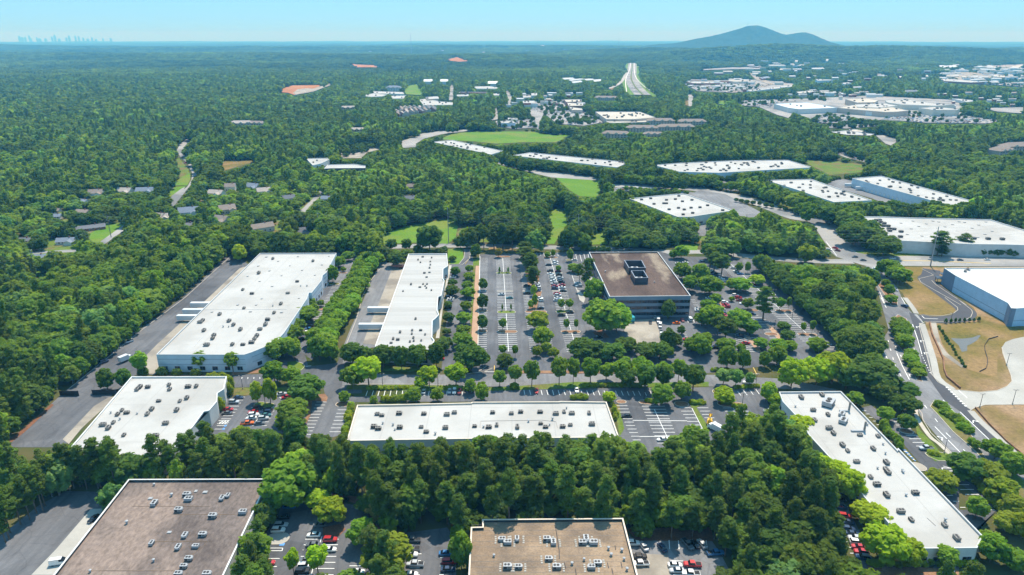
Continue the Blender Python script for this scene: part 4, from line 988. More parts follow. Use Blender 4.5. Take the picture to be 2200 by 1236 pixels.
for s, w, t, lb in (("M342,168 505,168", 3.5, 'mulch', "mulched island at the far end of the first double row"), ("M342,352 520,352", 3.2, 'lawn_verge', "green island with two saplings, far in the first double row"),
        ("M350,556 538,556", 1.6, 'concrete', "thin concrete divider in the first double row"), ("M355,792 568,792", 4.2, 'lawn_verge', "grassy oval island in the middle of the first double row"),
        ("M360,1012 585,1012", 4.0, 'mulch', "mulched oval island near the first double row's front"), ("M130,785 248,778", 4.0, 'mulch', "mulched island by the gravel path, farther"), ("M130,1008 248,1006", 4.0, 'mulch', "mulched island by the gravel path, nearer"),
        ("M668,788 918,788", 4.0, 'mulch', "oval island below the tall pine median"), ("M875,178 1040,178", 3.6, 'mulch', "mulched island at the far end of the second double row"),
        ("M1015,788 1225,788", 4.4, 'lawn_verge', "green hedge island in the second double row"), ("M1072,1012 1298,1012", 4.0, 'mulch', "mulched island with two slim trees, front of the second double row"),
        ("M915,352 1095,352", 1.8, 'concrete', "thin divider among the parked cars of the second double row"), ("M970,556 1145,556", 1.6, 'concrete', "thin concrete divider near the second double row's middle"),
        ("M640,556 860,556", 1.6, 'concrete', "thin concrete divider across the pine median"), ("M1128,205 1208,205", 3.4, 'lawn_verge', "green corner island near the office's far corner"),
        ("M1180,340 1280,340", 4.0, 'mulch', "mulched island left of the office"), ("N1270,1040 1420,1040", 4.0, 'mulch', "mulched island at the mulch strip right of the office"),
        ("N1640,1040 1865,1050", 4.0, 'mulch', "mulched island with two slim trees, nearest right lot"), ("N1390,780 1580,778", 4.0, 'mulch', "mulched island with two slim trees, middle right lot"),
        ("N1020,770 1200,770", 4.0, 'mulch', "mulched island under the tall pine right of the office"), ("N1110,515 1290,520", 2.6, 'lawn_verge', "small green island far in the right lot"),
        ("K60,830 325,825", 6.0, 'concrete', "bare concrete island beside the white cars"), ("Q690,440 880,450", 4.2, 'mulch', "mulched island below the round lime tree"),
        ("Q1090,460 1260,470", 5.0, 'mulch', "mulched island left of the grass median"), ("Q1570,450 1900,490", 5.5, 'mulch', "mulched island with clipped hedge, front right lot"),
        ("Q440,440 555,440", 3.4, 'mulch', "mulched corner island at the long warehouse"), ("O560,515 780,545", 5, 'lawn_verge', "grassy island with two lime trees in the front-left lot"),
        ("O1470,520 1650,520", 5, 'mulch', "mulched corner island with small tree at the front lot"), ("m870,245 975,245", 3.4, 'mulch', "mulched island beside the big warehouse, farthest"),
        ("m730,370 890,370", 4.5, 'lawn_verge', "green island beside the big warehouse"), ("m630,655 740,655", 4, 'mulch', "mulched island beside the big warehouse entrance walk"),
        ("j940,705 1090,800", 5, 'concrete_dock', "bare island beside the diagonal building"), ("Q1520,310 1760,370", 7, 'lawn_verge', "rounded green corner island on the cross street"),
        ("j790,340 960,370", 4, 'mulch', "mulched island in the right-hand lot")):
    island(s, w, t, lb)
shape_island("j1080,600 1150,575 1340,600 1420,690 1240,690 1120,640", 'lawn_verge', "kerbed green tip with clipped hedge beside the boulevard")
shape_island("j1140,75 1180,10 1260,20 1400,170 1600,380 1720,580 1800,700 2000,860 1940,880 1760,700 1640,570 1400,360 1240,180", 'lawn_verge', "long planted median of the boulevard, near stretch")
shape_island("i700,260 780,190 880,240 940,420 900,560 1040,860 1060,950 990,930 860,640 740,480", 'mulch', "planted median of the boulevard, middle stretch")
shape_island("F1262,568 1310,560 1345,620 1392,650 1392,705 1350,705 1310,640", 'mulch', "planted median of the boulevard, far stretch")
shape_island("h1360,960 1420,945 1480,1010 1900,1290 1880,1310 1480,1050", 'mulch', "kerbed strip along the new building's front") if False else None
# mulch medians in the lots
sheet("mulch_median", "M735,480 800,480 860,560 790,780 700,780 760,600", "mulch", 0.14, "mulch median under slim lime trees in the big lot", "verge", protect=False)
sheet("mulch_median", "M640,160 780,160 830,420 800,520 700,480", "mulch", 0.14, "mulch median under the tall pines in the big lot", "verge", protect=False)
sheet("mulch_median", "N1280,925 1310,920 1420,1020 1470,1110 1430,1110 1370,1040", "gravel_path", 0.14, "gravel strip between the right lot's rows", "path", protect=False)
sheet("mulch_median", "N1060,1070 1100,1065 1220,1210 1230,1240 1190,1240", "gravel_path", 0.14, "gravel strip in the near right lot", "path", protect=False)
sheet("mulch_median", "N760,640 800,680 860,860 810,860 760,740", "gravel_path", 0.14, "gravel strip between parked cars right of the office", "path", protect=False)
sheet("mulch_bed", "M1430,1020 1540,990 1620,1080 1500,1090", "pine_straw", 0.15, "pine-straw bed under the big trees by the loading court", "verge", protect=False)
sheet("walkway", "M1245,530 1300,560 1350,640 1330,690 1290,660", "concrete", 0.15, "pale walkway corner left of the office", "path", protect=False)
sheet("mulch_bed", "M265,60 530,50 540,110 250,130", "bare_earth", 0.09, "bare tan earth bank at the big lot's far end", "verge", protect=False)

# ------------------------------------------------------------------ painted markings
def stripes(mb, s, pitch=2.75, wid=0.16, z=0.15, mat='line_white', gaps=()):
    q = px(s); a0, a1, b0, b1 = [P(v[0], v[1]) for v in q[:4]]
    L = max((a1 - a0).length, (b1 - b0).length); n = max(1, int(L / pitch))
    for k in range(n + 1):
        t = k / n
        if any(g0 < t < g1 for g0, g1 in gaps): continue
        p = a0.lerp(a1, t); r = b0.lerp(b1, t)
        d = (r - p); d.normalize(); nr = Vector((-d.y, d.x, 0)) * wid / 2
        mb.face([(p.x - nr.x, p.y - nr.y, z), (r.x - nr.x, r.y - nr.y, z), (r.x + nr.x, r.y + nr.y, z), (p.x + nr.x, p.y + nr.y, z)], mat)
def line(mb, s, wid=0.2, z=0.155, mat='line_white', dash=None):
    q = [P(v[0], v[1]) for v in px(s)]
    for p, r in zip(q[:-1], q[1:]):
        d = r - p; L = d.length; d.normalize(); nr = Vector((-d.y, d.x, 0)) * wid / 2
        segs = [(0, L)]
        if dash: segs = [(x, min(L, x + dash[0])) for x in np.arange(0, L, dash[0] + dash[1])]
        for x0, x1 in segs:
            u, v = p + d * x0, p + d * x1
            mb.face([(u.x - nr.x, u.y - nr.y, z), (v.x - nr.x, v.y - nr.y, z), (v.x + nr.x, v.y + nr.y, z), (u.x + nr.x, u.y + nr.y, z)], mat)

def marks(label, rows, lines=(), wid=0.27):
    mb = MB()
    for r in rows: stripes(mb, r, wid=wid)
    for l_ in lines:
        if isinstance(l_, str): line(mb, l_, 0.26)
        else: line(mb, l_[0], **l_[1])
    o = mb.obj("parking_markings"); tag(o, label, "markings", kind="structure")
marks("white stall lines of the big central parking lot",
    ["M166,185 140,1230 250,185 240,1230", "M342,185 372,1230 503,185 592,1230", "M600,180 725,1236 660,180 800,1236", "M785,480 920,1236 835,480 1000,1236", "M880,190 1140,1236 1035,190 1345,1236",
     "M1195,365 1250,525 1282,365 1330,525", "M1240,140 1380,140 1260,222 1400,222", "M1450,1100 1470,1236 1545,1100 1600,1236", "E1255,365 1390,368 1262,385 1395,388"],
    ["M420,185 485,1236", "M955,185 1236,1165", "M165,165 138,1236", "M1195,365 1290,660"])
marks("white stall lines of the lots right of the office",
    ["N760,260 1695,1118 1020,260 1945,1118", "N1190,930 1330,1060 1285,930 1440,1060", "N1310,1060 1420,1236 1420,1060 1540,1236", "N1180,900 1060,830 1330,900 1200,830", "N930,1000 960,1236 1080,1060 1180,1236", "N1110,1080 1260,1236 1200,1080 1330,1236",
     "N440,650 500,760 490,650 560,760", "N300,950 430,1160 350,950 450,1160", "N620,600 760,860 690,600 840,860", "N870,600 1010,700 960,600 1110,700", "N640,300 800,470 740,300 880,470", "N1870,1130 2000,1236 1990,1130 2140,1236", "N330,880 470,880 345,910 480,910"],
    ["N890,252 1840,1120"])
marks("white stall lines of the front-right parking lot", ["Q445,485 625,870 565,485 715,870", "Q727,490 905,905 985,490 1150,905", "Q1150,508 1352,870 1280,508 1475,870", "Q1355,508 1485,700 1475,508 1590,700", "Q1640,510 1800,775 1905,510 2080,775", "Q1735,330 2010,300 1775,375 2050,355"],
    ["Q868,525 1055,930", "Q1755,510 1900,720", ("Q625,650 1235,655", dict(wid=0.35)), ("Q700,832 1050,830", dict(wid=0.35)), "Q1290,510 1470,860"])
marks("white stall lines of the row behind the long front warehouse", ["n785,735 1180,735 765,792 1170,792", "n1430,735 1480,735 1420,790 1465,790", "n1680,735 1850,735 1675,785 1850,785", "H1175,55 1980,62 1182,86 1995,92"])
marks("white stall lines of the front-left parking lots", ["O1255,495 1095,860 1370,495 1195,860", "O1510,545 1405,830 1630,545 1530,830", "O345,440 110,800 450,440 225,800", "O520,560 400,760 650,560 570,760", "O670,560 580,760 800,560 700,760", "O840,440 940,360 870,460 960,380"],
    ["O650,580 565,740", ("O155,705 280,705", dict(wid=.3)), ("O140,740 262,742", dict(wid=.3)), ("O160,740 210,705", dict(wid=.4)), ("O190,741 240,706", dict(wid=.4)), ("O220,742 268,707", dict(wid=.4))])
marks("white stall lines beside the big warehouse", ["m960,130 560,820 1040,130 650,820", "O420,215 620,215 415,235 620,235"])
marks("white stall lines right of the diagonal building", ["j690,210 985,520 820,210 1120,520", "j1430,955 1700,1236 1580,955 1870,1236", "j375,120 540,280 425,120 570,280", "j1330,1075 1480,1210 1400,1075 1540,1210", "k2020,10 2020,60 2090,30 2090,80"], [("j1275,765 1420,770 1410,800 1290,800 1275,765", dict(wid=.35))])
marks("white stall lines in the shade left of the diagonal building", ["k480,0 1010,1060 560,0 1090,1060"])
marks("white stall lines of the near parking lot", ["K500,835 400,1236 640,835 580,1236", "K700,835 600,1236 880,835 820,1236", "K120,965 20,1236 245,965 150,1236", "K1700,1000 1650,1236 1810,1000 1790,1236", "K2020,1040 2010,1236 2060,1040 2060,1236", "K1000,1135 990,1200 1130,1135 1130,1200"],
    ["K690,800 570,1236", ("K110,935 250,935 240,965 120,965", dict(wid=.25))])
marks("stall lines of the worn lot", ["l930,650 1560,650 940,800 1580,800", "l950,1000 1000,1236 1170,1000 1200,1236"])
mb = MB()
for s, kw in (("i630,612 700,790 805,975", {}), ("i765,620 830,770 910,925", {}), ("i945,300 1000,460 1050,640", {}), ("i590,0 650,115", {}), ("i670,480 740,740 850,950", dict(dash=(3, 9))), ("i740,490 770,610", dict(dash=(1.2, 2.4))), ("i930,480 990,660 1060,800", dict(dash=(3, 9))),
              ("i1050,650 1150,860", dict(dash=(1.2, 1.8))), ("i680,910 790,1050", {}), ("i700,905 800,1045", {}), ("j1080,60 1330,380 1560,600", dict(dash=(3, 9))), ("j1195,300 1500,610", {}), ("j1480,135 1830,470", {}), ("j1390,110 1560,280 1800,520", dict(dash=(3, 9))),
              ("j1290,0 1440,170", {}), ("i820,0 890,120", {}), ("i1460,1040 1560,1130", {}), ("h780,1080 850,1236", {}), ("h780,740 690,690", {}), ("h430,600 530,650", {}), ("h180,520 300,680", {}), ("i575,650 610,750", {})):
    line(mb, s, 0.35, 0.16, 'line_white', **kw)
for s in ("h1000,712 1400,712 2190,722", "h1000,760 1360,765 2190,775"): line(mb, s, 0.3, 0.18, 'line_white', dash=(4, 9))
line(mb, "h1000,735 1360,740 2040,768", 0.9, 0.18, 'line_yellow')
for k in range(9):       # crossings
    line(mb, "i%d,%d %d,%d" % (968 + k * 11, 195 + k * 11, 1000 + k * 9, 195 + k * 11), 0.5, 0.17)
    line(mb, "i%d,%d %d,%d" % (1320 + k * 26, 1012 + k * 26, 1345 + k * 26, 1012 + k * 26), 1.0, 0.17)
for k in range(6): line(mb, "i%d,%d %d,%d" % (690 + k * 13, 940 + k * 22, 720 + k * 13, 960 + k * 22), 0.5, 0.17)
def arrow(mb, s, flip=1):
    v = px(s)[0]; p = P(v[0], v[1]); u = Vector((0.55, 0.83, 0)) if s[0] == 'j' else Vector((0.30, 0.95, 0)); w = Vector((u.y, -u.x, 0)) * flip
    def poly(pts): mb.face([(p.x + u.x * a + w.x * b, p.y + u.y * a + w.y * b, 0.17) for a, b in (pts if flip > 0 else pts[::-1])][::-1], 'line_white')
    poly([(-1.6, -.2), (1.0, -.2), (1.0, .25), (-1.6, .25)]); poly([(0.6, .25), (1.0, .25), (1.0, 1.3), (0.6, 1.3)]); poly([(0.2, 1.3), (1.4, 1.3), (0.8, 2.2)])
for s, fl in (("i990,332", 1), ("i1035,490", 1), ("i1078,626", 1), ("i618,690", -1), ("i705,883", -1), ("i812,655", 1), ("i910,873", 1), ("j1627,240", 1), ("j1280,437", -1)): arrow(mb, s, fl)
line(mb, "i1050,205 1080,235 1230,240", 0.4, 0.17)
o = mb.obj("road_markings"); tag(o, "white lane lines, crossings and turn arrows on the boulevard and highway", "markings", kind="structure")
mb = MB()
for k in range(9): line(mb, "j%d,%d %d,%d" % (835 + k * 16, 565 + k * 15, 870 + k * 14, 565 + k * 15), 0.5, 0.17, 'line_blue' if k % 2 == 0 else 'line_white')
for s in ("O220,763 245,763", "O200,797 225,797", "K215,893 270,893"): line(mb, s, 1.3, 0.17, 'line_blue')
o = mb.obj("blue_markings"); tag(o, "blue accessible-bay markings", "markings", kind="structure")
mb = MB()
line(mb, "E987,1088 987,1128", 0.35, 0.18, 'line_yellow'); line(mb, "F470,1100 490,1140", 0.35, 0.18, 'line_yellow'); line(mb, "E930,1128 990,1128", 0.4, 0.18); line(mb, "n90,460 150,455", 0.5, 0.17); line(mb, "F440,1142 500,1142", 0.4, 0.18)
line(mb, "E800,440 830,400", 0.2, 0.18, 'line_yellow')
o = mb.obj("junction_markings"); tag(o, "yellow and white stop lines on the cross street", "markings", kind="structure")

# kerbs round the lots: low concrete edges
def kerb(label, *lines_):
    mb = MB()
    for s in lines_:
        q = [P(v[0], v[1]) for v in px(s)]
        for a, b in zip(q[:-1], q[1:]): mb.bar((a.x, a.y, 0.02), (b.x, b.y, 0.02), 0.3, 0.2, 'kerb_concrete')
    o = mb.obj("kerb"); tag(o, label, "kerb", kind="structure")
kerb("pale kerbs of the access road and boulevard", "h1260,830 1360,880 1390,900 1330,915 1225,940 1250,980 1700,1236", "h1370,960 1420,1010 1760,1236", "i1310,0 1450,110 1455,140 1400,180 1280,205 1000,195", "i1430,0 1610,140 1620,170 1600,220 1540,250 1400,270 1080,275 1030,300 1020,330 1160,860 1230,950 1330,1005",
     "i1950,560 2000,740 2055,880 2065,940 2010,1000 1900,1045 1700,1065 1450,1040", "j1590,120 1640,90 1760,55 2200,50", "j975,55 1050,150 1060,220 1150,370 1400,610")
kerb("red-brown kerb edges of the lots", "E690,450 700,440 760,440 792,400 800,345", "E838,345 828,405 780,445 762,440", "E930,1128 884,1128 940,1090", "n2190,480 2100,520 1900,545", "n80,460 40,500 -20,520", "n-20,400 60,430 80,460", "n620,660 1300,662 2000,685", "D1470,392 1180,655 900,865 640,1075 440,1236", "m1400,130 1240,330 1150,500 1080,760 960,1060", "E892,378 884,948")

# ------------------------------------------------------------------ vehicles
def loft(mb, secs, mat, cap=True):
    """secs: list of (x, y half-width, z0, z1) along the car"""
    rings = []
    for (x, hw, z0, z1) in secs:
        b = len(mb.v); c = 0.12
        mb.v.extend([(x, -hw, z0), (x, -hw, z1 - c), (x, -hw + c, z1), (x, hw - c, z1), (x, hw, z1 - c), (x, hw, z0)]); rings.append(b)
    for r0, r1 in zip(rings[:-1], rings[1:]):
        for k in range(5): mb.f.append((r0 + k, r0 + k + 1, r1 + k + 1, r1 + k)); mb.m.append(mb.mi(mat))
        mb.f.append((r0 + 5, r0, r1, r1 + 5)); mb.m.append(mb.mi(mat))
    mb.f.append(tuple(rings[0] + k for k in reversed(range(6)))); mb.m.append(mb.mi(mat)); mb.f.append(tuple(rings[-1] + k for k in range(6))); mb.m.append(mb.mi(mat))

CAR = {  # body sections, cabin (x rear bottom, rear top, front top, front bottom, belt z, roof z, half width), wheel xs
 'sedan': ([(-2.35, .70, .35, .75), (-2.2, .86, .25, .92), (-1.2, .90, .22, .97), (1.0, .90, .22, .95), (2.0, .86, .25, .82), (2.35, .66, .35, .62)], (-1.75, -0.95, 0.35, 1.15, .93, 1.43, .80), (-1.4, 1.42)),
 'suv':   ([(-2.35, .80, .40, .95), (-2.25, .92, .32, 1.10), (-1.2, .95, .30, 1.12), (1.1, .95, .30, 1.10), (2.1, .90, .32, 1.00), (2.38, .74, .40, .80)], (-2.2, -1.9, 0.30, 1.10, 1.08, 1.72, .86), (-1.45, 1.45)),
 'pickup': ([(-2.85, .92, .50, 1.00), (-2.8, .95, .42, 1.08), (-1.0, .96, .40, 1.10), (1.3, .96, .40, 1.12), (2.5, .92, .42, 1.08), (2.85, .78, .50, .90)], (-0.85, -0.65, 0.85, 1.45, 1.08, 1.82, .86), (-1.85, 1.85)),
 'van':   ([(-2.6, .92, .40, 1.2), (-2.5, .98, .35, 1.35), (1.2, .98, .35, 1.35), (2.3, .94, .38, 1.1), (2.6, .80, .42, .9)], (-2.5, -2.45, 1.1, 1.95, 1.3, 2.15, .92), (-1.6, 1.6)),
}
def car_parts(kind):
    body, cab, wx = CAR[kind]
    b = MB(); loft(b, body, 'car_paint')
    xr0, xr1, xf1, xf0, zb, zr, hw = cab; ht = hw - 0.14
    b.face([(xr1, -ht, zr), (xf1, -ht, zr), (xf1, ht, zr), (xr1, ht, zr)], 'car_paint')
    b.face([(xr1, -ht, zr - .06), (xf1, -ht, zr - .06), (xf1, -ht, zr), (xr1, -ht, zr)], 'car_paint'); b.face([(xf1, ht, zr - .06), (xr1, ht, zr - .06), (xr1, ht, zr), (xf1, ht, zr)], 'car_paint')
    if kind == 'pickup': b.box(-2.7, -1.0, -.78, .78, 1.09, 1.115, 'tyre_black')
    if kind == 'van': b.box(-2.45, 0.4, -.94, -.90, 1.3, 2.05, 'car_paint'); b.box(-2.45, 0.4, .90, .94, 1.3, 2.05, 'car_paint')
    b.box(body[-1][0] - .12, body[-1][0] + .01, -.6, -.35, .55, .68, 'coping_white'); b.box(body[-1][0] - .12, body[-1][0] + .01, .35, .6, .55, .68, 'coping_white')
    b.box(body[0][0] - .01, body[0][0] + .1, -.68, -.45, .60, .75, 'safety_red'); b.box(body[0][0] - .01, body[0][0] + .1, .45, .68, .60, .75, 'safety_red')
    g = MB()
    q0 = [(xr0, -hw, zb), (xf0, -hw, zb), (xf0, hw, zb), (xr0, hw, zb)]; z = zr - .05
    q1 = [(xr1 - .02, -ht - .02, z), (xf1 + .02, -ht - .02, z), (xf1 + .02, ht + .02, z), (xr1 - .02, ht + .02, z)]
    for i in range(4): j = (i + 1) % 4; g.face([q0[i], q0[j], q1[j], q1[i]], 'car_glass')
    w = MB(); w.tube([(0, -.11, 0), (0, .11, 0)], .34 if kind in ('sedan',) else .39, 'tyre_black', 12); w.tube([(0, -.13, 0), (0, .13, 0)], .2, 'steel_grey', 8)
    return b, g, w, wx, body[1][1]
CARM = {}
for kd in CAR:
    b, g, w, wx, hw = car_parts(kd)
    one = MB()
    for src in (b, g):
        o0 = len(one.v); one.v += src.v
        for f, mi in zip(src.f, src.m): one.f.append(tuple(o0 + k for k in f)); one.m.append(one.mi(src.names[mi]))
    for x in wx:
        for sy in (-1, 1): one.tube([(x, sy * (hw - .1) - .1, .34), (x, sy * (hw - .1) + .1, .34)], .34, 'tyre_black', 8)
    CARM[kd] = dict(body=b.mesh("body"), glass=g.mesh("cabin_glass"), wheel=w.mesh("wheel", True), one=one.mesh("car"), wx=wx, hw=hw)
PAINT = dict(w=(.78, .78, .76), s=(.46, .48, .50), g=(.13, .14, .15), k=(.012, .012, .014), r=(.42, .014, .018), d=(.16, .02, .025), b=(.04, .17, .38), n=(.02, .045, .10), o=(.75, .14, .01), t=(.05, .16, .17), y=(.72, .40, .02), e=(.30, .26, .20))
PNAME = dict(w="white", s="silver", g="dark grey", k="black", r="red", d="dark red", b="blue", n="navy", o="orange", t="dark teal", y="yellow", e="beige")
KN = dict(s='sedan', u='suv', p='pickup', v='van')
KW = dict(sedan='sedan', suv='SUV', pickup='pickup truck', van='van')
ORD = ["first", "second", "third", "fourth", "fifth", "sixth", "seventh", "eighth", "ninth", "tenth", "eleventh", "twelfth", "thirteenth", "fourteenth", "fifteenth", "sixteenth", "seventeenth", "eighteenth", "nineteenth", "twentieth", "twenty-first", "twenty-second", "twenty-third", "twenty-fourth", "twenty-fifth", "twenty-sixth"]
NCARS = [0]
def cars(where, heading, s, group, way="far end", parts=None):
    """s: 'Tx,y,ck' c = colour letter, k = kind letter; heading in degrees (0 = along x)"""
    lst = px(s); n = len(lst)
    for i, v in enumerate(lst):
        c, k = v[2][0], KN[v[2][1]]
        hd = float(v[3]) / (1) if len(v) > 3 and not isinstance(v[3], str) else heading
        p = P(v[0], v[1] + 0.0); near = p.y < 330
        rz = R(heading + random.uniform(-2.5, 2.5)) + (math.pi if random.random() < .5 else 0)
        lab = "%s %s, %s" % (PNAME[c], KW[k], where) if n == 1 else "%s %s, %s from %s %s" % (PNAME[c], KW[k], ORD[i], {"far end": "back", "near end": "front"}.get(way, way), where)
        M = CARM[k]; nm = "parked_" + ("car" if k in ('sedan', 'suv') else ("pickup" if k == 'pickup' else 'van'))
        if near:
            r = empty(nm, (p.x, p.y, 0.16), rz)
            for pn, me in (("body", M['body']), ("cabin_glass", M['glass'])):
                o = link(bpy.data.objects.new(pn, me), r); o.color = (*PAINT[c], 1)
            for x in M['wx']:
                for sy in (-1, 1):
                    o = link(bpy.data.objects.new("wheel", M['wheel']), r); o.location = (x, sy * (M['hw'] - .12), .36)
        else:
            r = link(bpy.data.objects.new(nm, M['one'])); r.location = (p.x, p.y, 0.16); r.rotation_euler = (0, 0, rz); r.color = (*PAINT[c], 1)
        tag(r, lab, "car" if k in ('sedan', 'suv') else ("pickup" if k == 'pickup' else 'van'), group)
        NCARS[0] += 1
G1 = "cars parked in the near lot"
cars("in the left column of the near lot", 2, "K325,478,bs 260,600,ks 232,690,su 200,748,wu 85,1112,rs", G1)
cars("in the middle double row of the near lot", 3, "K668,690,gs 600,800,ws 785,855,ru 590,910,gs 775,965,ws 525,1090,gp 500,1150,wu 470,1215,ku", G1)
cars("beside the yellow-green tree of the near lot", 2, "K1090,1218,ws", G1)
cars("in the row right of the yellow-green tree", 0, "K1710,860,gp 1700,960,gp 1690,1022,wu 1740,1132,sp 1690,1245,ws", G1)
cars("against the tan gravel-roofed building", 2, "K2085,1008,bs 2120,1105,ru 2110,1190,ns", G1)
cars("tucked under trees at the back of the near lot", 60, "K930,425,ks", G1)
G2 = "vehicles in the worn lot"
cars("along the trees behind the worn lot", 108, "l495,770,ss 810,790,ns 1245,740,gp 1370,740,ks 1490,730,ss", G2, "left")
cars("in the shade at the worn lot's right edge", 5, "l1720,890,bp", G2)
cars("against the tan building in the worn lot", 0, "l310,720,wu 400,950,kp 440,1070,wp", G2)
cars("in the middle of the worn lot", -3, "l1030,1090,ws 1060,1185,ss 1325,1085,rp 1300,1240,wp", G2)
cars("in the shaded row left of the diagonal building", -12, "k850,400,ks 870,485,ns 915,590,ru 945,655,ns 950,735,nu 1000,785,ns 1030,840,su 1050,885,wu 1070,935,rs 1100,995,ru 1115,1055,nu", "cars in the shaded right-hand row")
cars("alone right of the diagonal building", 2, "j1095,555,sp", "cars beside the diagonal building")
cars("in front of the diagonal building's near end", 20, "k2060,1220,wu", "cars beside the diagonal building")
cars("at the diagonal building's far-left corner", 0, "I575,200,sp", "cars beside the diagonal building")
G3 = "cars in the front-left lot"
cars("along the small warehouse's wall", 0, "O380,455,ns 330,505,su 265,588,rs 250,630,gs", G3)
cars("in the left half of the front-left double row", 8, "O605,572,ku 545,618,rs 550,650,wu 525,685,ws 510,722,ks 480,747,op", G3)
cars("in the right half of the front-left double row", 8, "O710,592,ks 690,622,nu 690,652,ts 660,690,su 620,745,gs", G3)
cars("under the big round tree of the front-left lot", 25, "O865,415,ss 920,448,rs", G3)
cars("in the row behind the long front warehouse", 90, "n1418,752,ws 1710,748,ss 1762,752,wu 1820,758,du H1256,68,rs 1512,62,ws 2115,78,ks", "cars behind the long front warehouse", "left")
cars("alone beside the long front warehouse's right end", 2, "H1830,228,ks", "cars in the front-right lot")
cars("near the trees in the front-right lot", 8, "H2060,378,ws", "cars in the front-right lot")
cars("driving on the cross street", 2, "Q1915,232,wu", "vehicles driving")
cars("driving on the boulevard", 112, "i853,105,nu 757,828,ns", "vehicles driving")
cars("on the boulevard's far median side", 112, "h955,1070,ss", "vehicles driving")
cars("at the highway crossing", -4, "h505,700,gs 600,738,gs 775,712,gs 930,716,ws", "vehicles driving", "left")
cars("on the pale highway", 0, "h1690,735,gs 1995,730,ws", "vehicles driving", "left")
cars("waiting at the crossing behind the wood", 130, "h215,618,ws 285,600,rs 310,628,ds", "vehicles driving", "left")
cars("on the winding road", 60, "b308,372,rs 345,415,ns 330,120,ws", "vehicles driving", "near end")
G4 = "cars in the big central lot"
cars("beside the gravel path", 0, "M190,562,ss", G4)
cars("in the first double row of the big lot", 0, "M405,602,ss 495,642,ts", G4)
cars("in the left half of the pine median row", 0, "M690,502,ks 690,588,ks", G4)
cars("in the right half of the pine median row", 0, "M800,480,wu 810,505,ss 815,530,wu 810,557,ns 835,642,ws 840,667,wu 845,757,ks", G4)
cars("in the left half of the second double row", 0, "M935,267,ks 955,335,ku 960,367,ws 978,400,wu 985,425,wu 990,448,ws 1000,480,su 1005,506,rs 1005,535,nu 1030,590,rs 1040,612,su 1040,645,ws 1030,667,ss 1080,835,ks", G4)
cars("in the right half of the second double row", 0, "M1010,234,wu 1010,256,ws 1040,336,ds 1050,384,ku 1065,415,su 1067,437,gs 1080,461,ku 1085,494,rs 1090,522,ws 1100,560,ks 1175,802,ks", G4)
cars("along the kerb left of the office", 0, "M1225,212,ws 1265,476,ss 1278,505,su 1385,797,ss 1410,915,ks 1500,1082,ks", G4)
G5 = "cars in the narrow tree-lined lot"
cars("in the narrow lot right of the streaked building", 0, "E733,518,nu 722,528,ws 702,650,nu 708,664,ws 702,676,ss 692,718,ku 822,672,ns 640,1050,rs", G5)
cars("beside the big warehouse", 0, "m555,850,ks 545,885,bs 525,935,wv 478,995,ks", "cars beside the big warehouse")
cars("in the long service yard by the woodland", 55, "D825,940,su 665,1070,nu", "cars in the service yard")
cars("beside the brown gravel-roofed building", 70, "G602,885,ks", "cars in the service yard"); cars("on the concrete apron at the bottom left", 15, "G378,1165,wv", "cars in the service yard")
G6 = "cars in the lots right of the office"
cars("in the far row behind the office trees", 0, "N300,250,ws 380,240,ws 560,230,ns 620,300,ss 660,336,ws 690,352,ns 710,372,nu 730,392,ns 755,416,ws 790,446,wu 815,488,rs", G6)
cars("in the farther right row", 0, "N920,306,ss 950,336,ws 1000,368,bs 1115,412,gs 1105,447,wu 1140,490,ds 1215,480,gs 1355,608,ws", G6)
cars("in the middle right row under the bright trees", 0, "N940,612,wu 975,638,ru 990,665,ds 1030,702,ws 1130,822,ns", G6)
cars("in the row along the office's right side", 0, "N645,642,ws 665,662,ss 700,696,nu 710,716,ws 740,741,nu 820,691,wu 830,716,rs 845,741,ru 520,762,ss 525,782,ws 790,786,wu 800,811,ns 810,836,rs 825,861,ru 830,881,ws", G6)
cars("facing the office's near-right corner", 90, "N345,892,ds 432,885,wv", G6, "left")
cars("in the near row below the office", 0, "N275,924,os 330,998,ws 395,1106,rs 995,1068,nu 1060,1151,rs 700,1200,ks", G6)
cars("in the loading court", 80, "N40,858,ss 75,900,wv 95,955,wv 105,1018,gs 108,1046,wu M2080,915,ks", "vehicles in the loading court")

# trailers and trucks
def trailer(s, L, hd, label, name="semi_trailer", col='trailer_white', hgt=4.0):
    v = px(s)[0]; p = P(v[0], v[1]); r = empty(name, (p.x, p.y, 0.1), R(hd)); tag(r, label, "trailer", "parked trailers")
    mb = MB(); mb.box(-L / 2, L / 2, -1.3, 1.3, 1.15, hgt, col); bx = mb.obj("box_body", r)
    mb = MB()
    for k in range(int(L / 1.2)): mb.box(-L / 2 + .3 + k * 1.2, -L / 2 + .38 + k * 1.2, -1.33, -1.30, 1.2, hgt - .1, 'coping_grey')
    mb.obj("side_rib", bx)
    mb = MB(); mb.box(-L / 2 + .3, L / 2 - .3, -.6, .6, .85, 1.15, 'tyre_black'); mb.obj("chassis", r)
    for x in (-L / 2 + 1.4, -L / 2 + 2.7):
        for sy in (-1.05, 1.05):
            mb = MB(); mb.tube([(x, sy - .2, .5), (x, sy + .2, .5)], .5, 'tyre_black', 10); mb.obj("wheel", r)
    mb = MB(); mb.box(L / 2 - 3, L / 2 - 2.8, -.7, -.5, 0, .9, 'steel_grey'); mb.box(L / 2 - 3, L / 2 - 2.8, .5, .7, 0, .9, 'steel_grey'); mb.obj("landing_gear", r)
    return r
trailer("m1345,700", 15, 180, "white semi-trailer at the streaked building's dock, farther of two")
trailer("m1255,888", 15, 180, "white semi-trailer at the streaked building's dock, nearer of two")
trailer("D1295,722", 14, 180, "white semi-trailer at the big warehouse's dock, farthest of three")
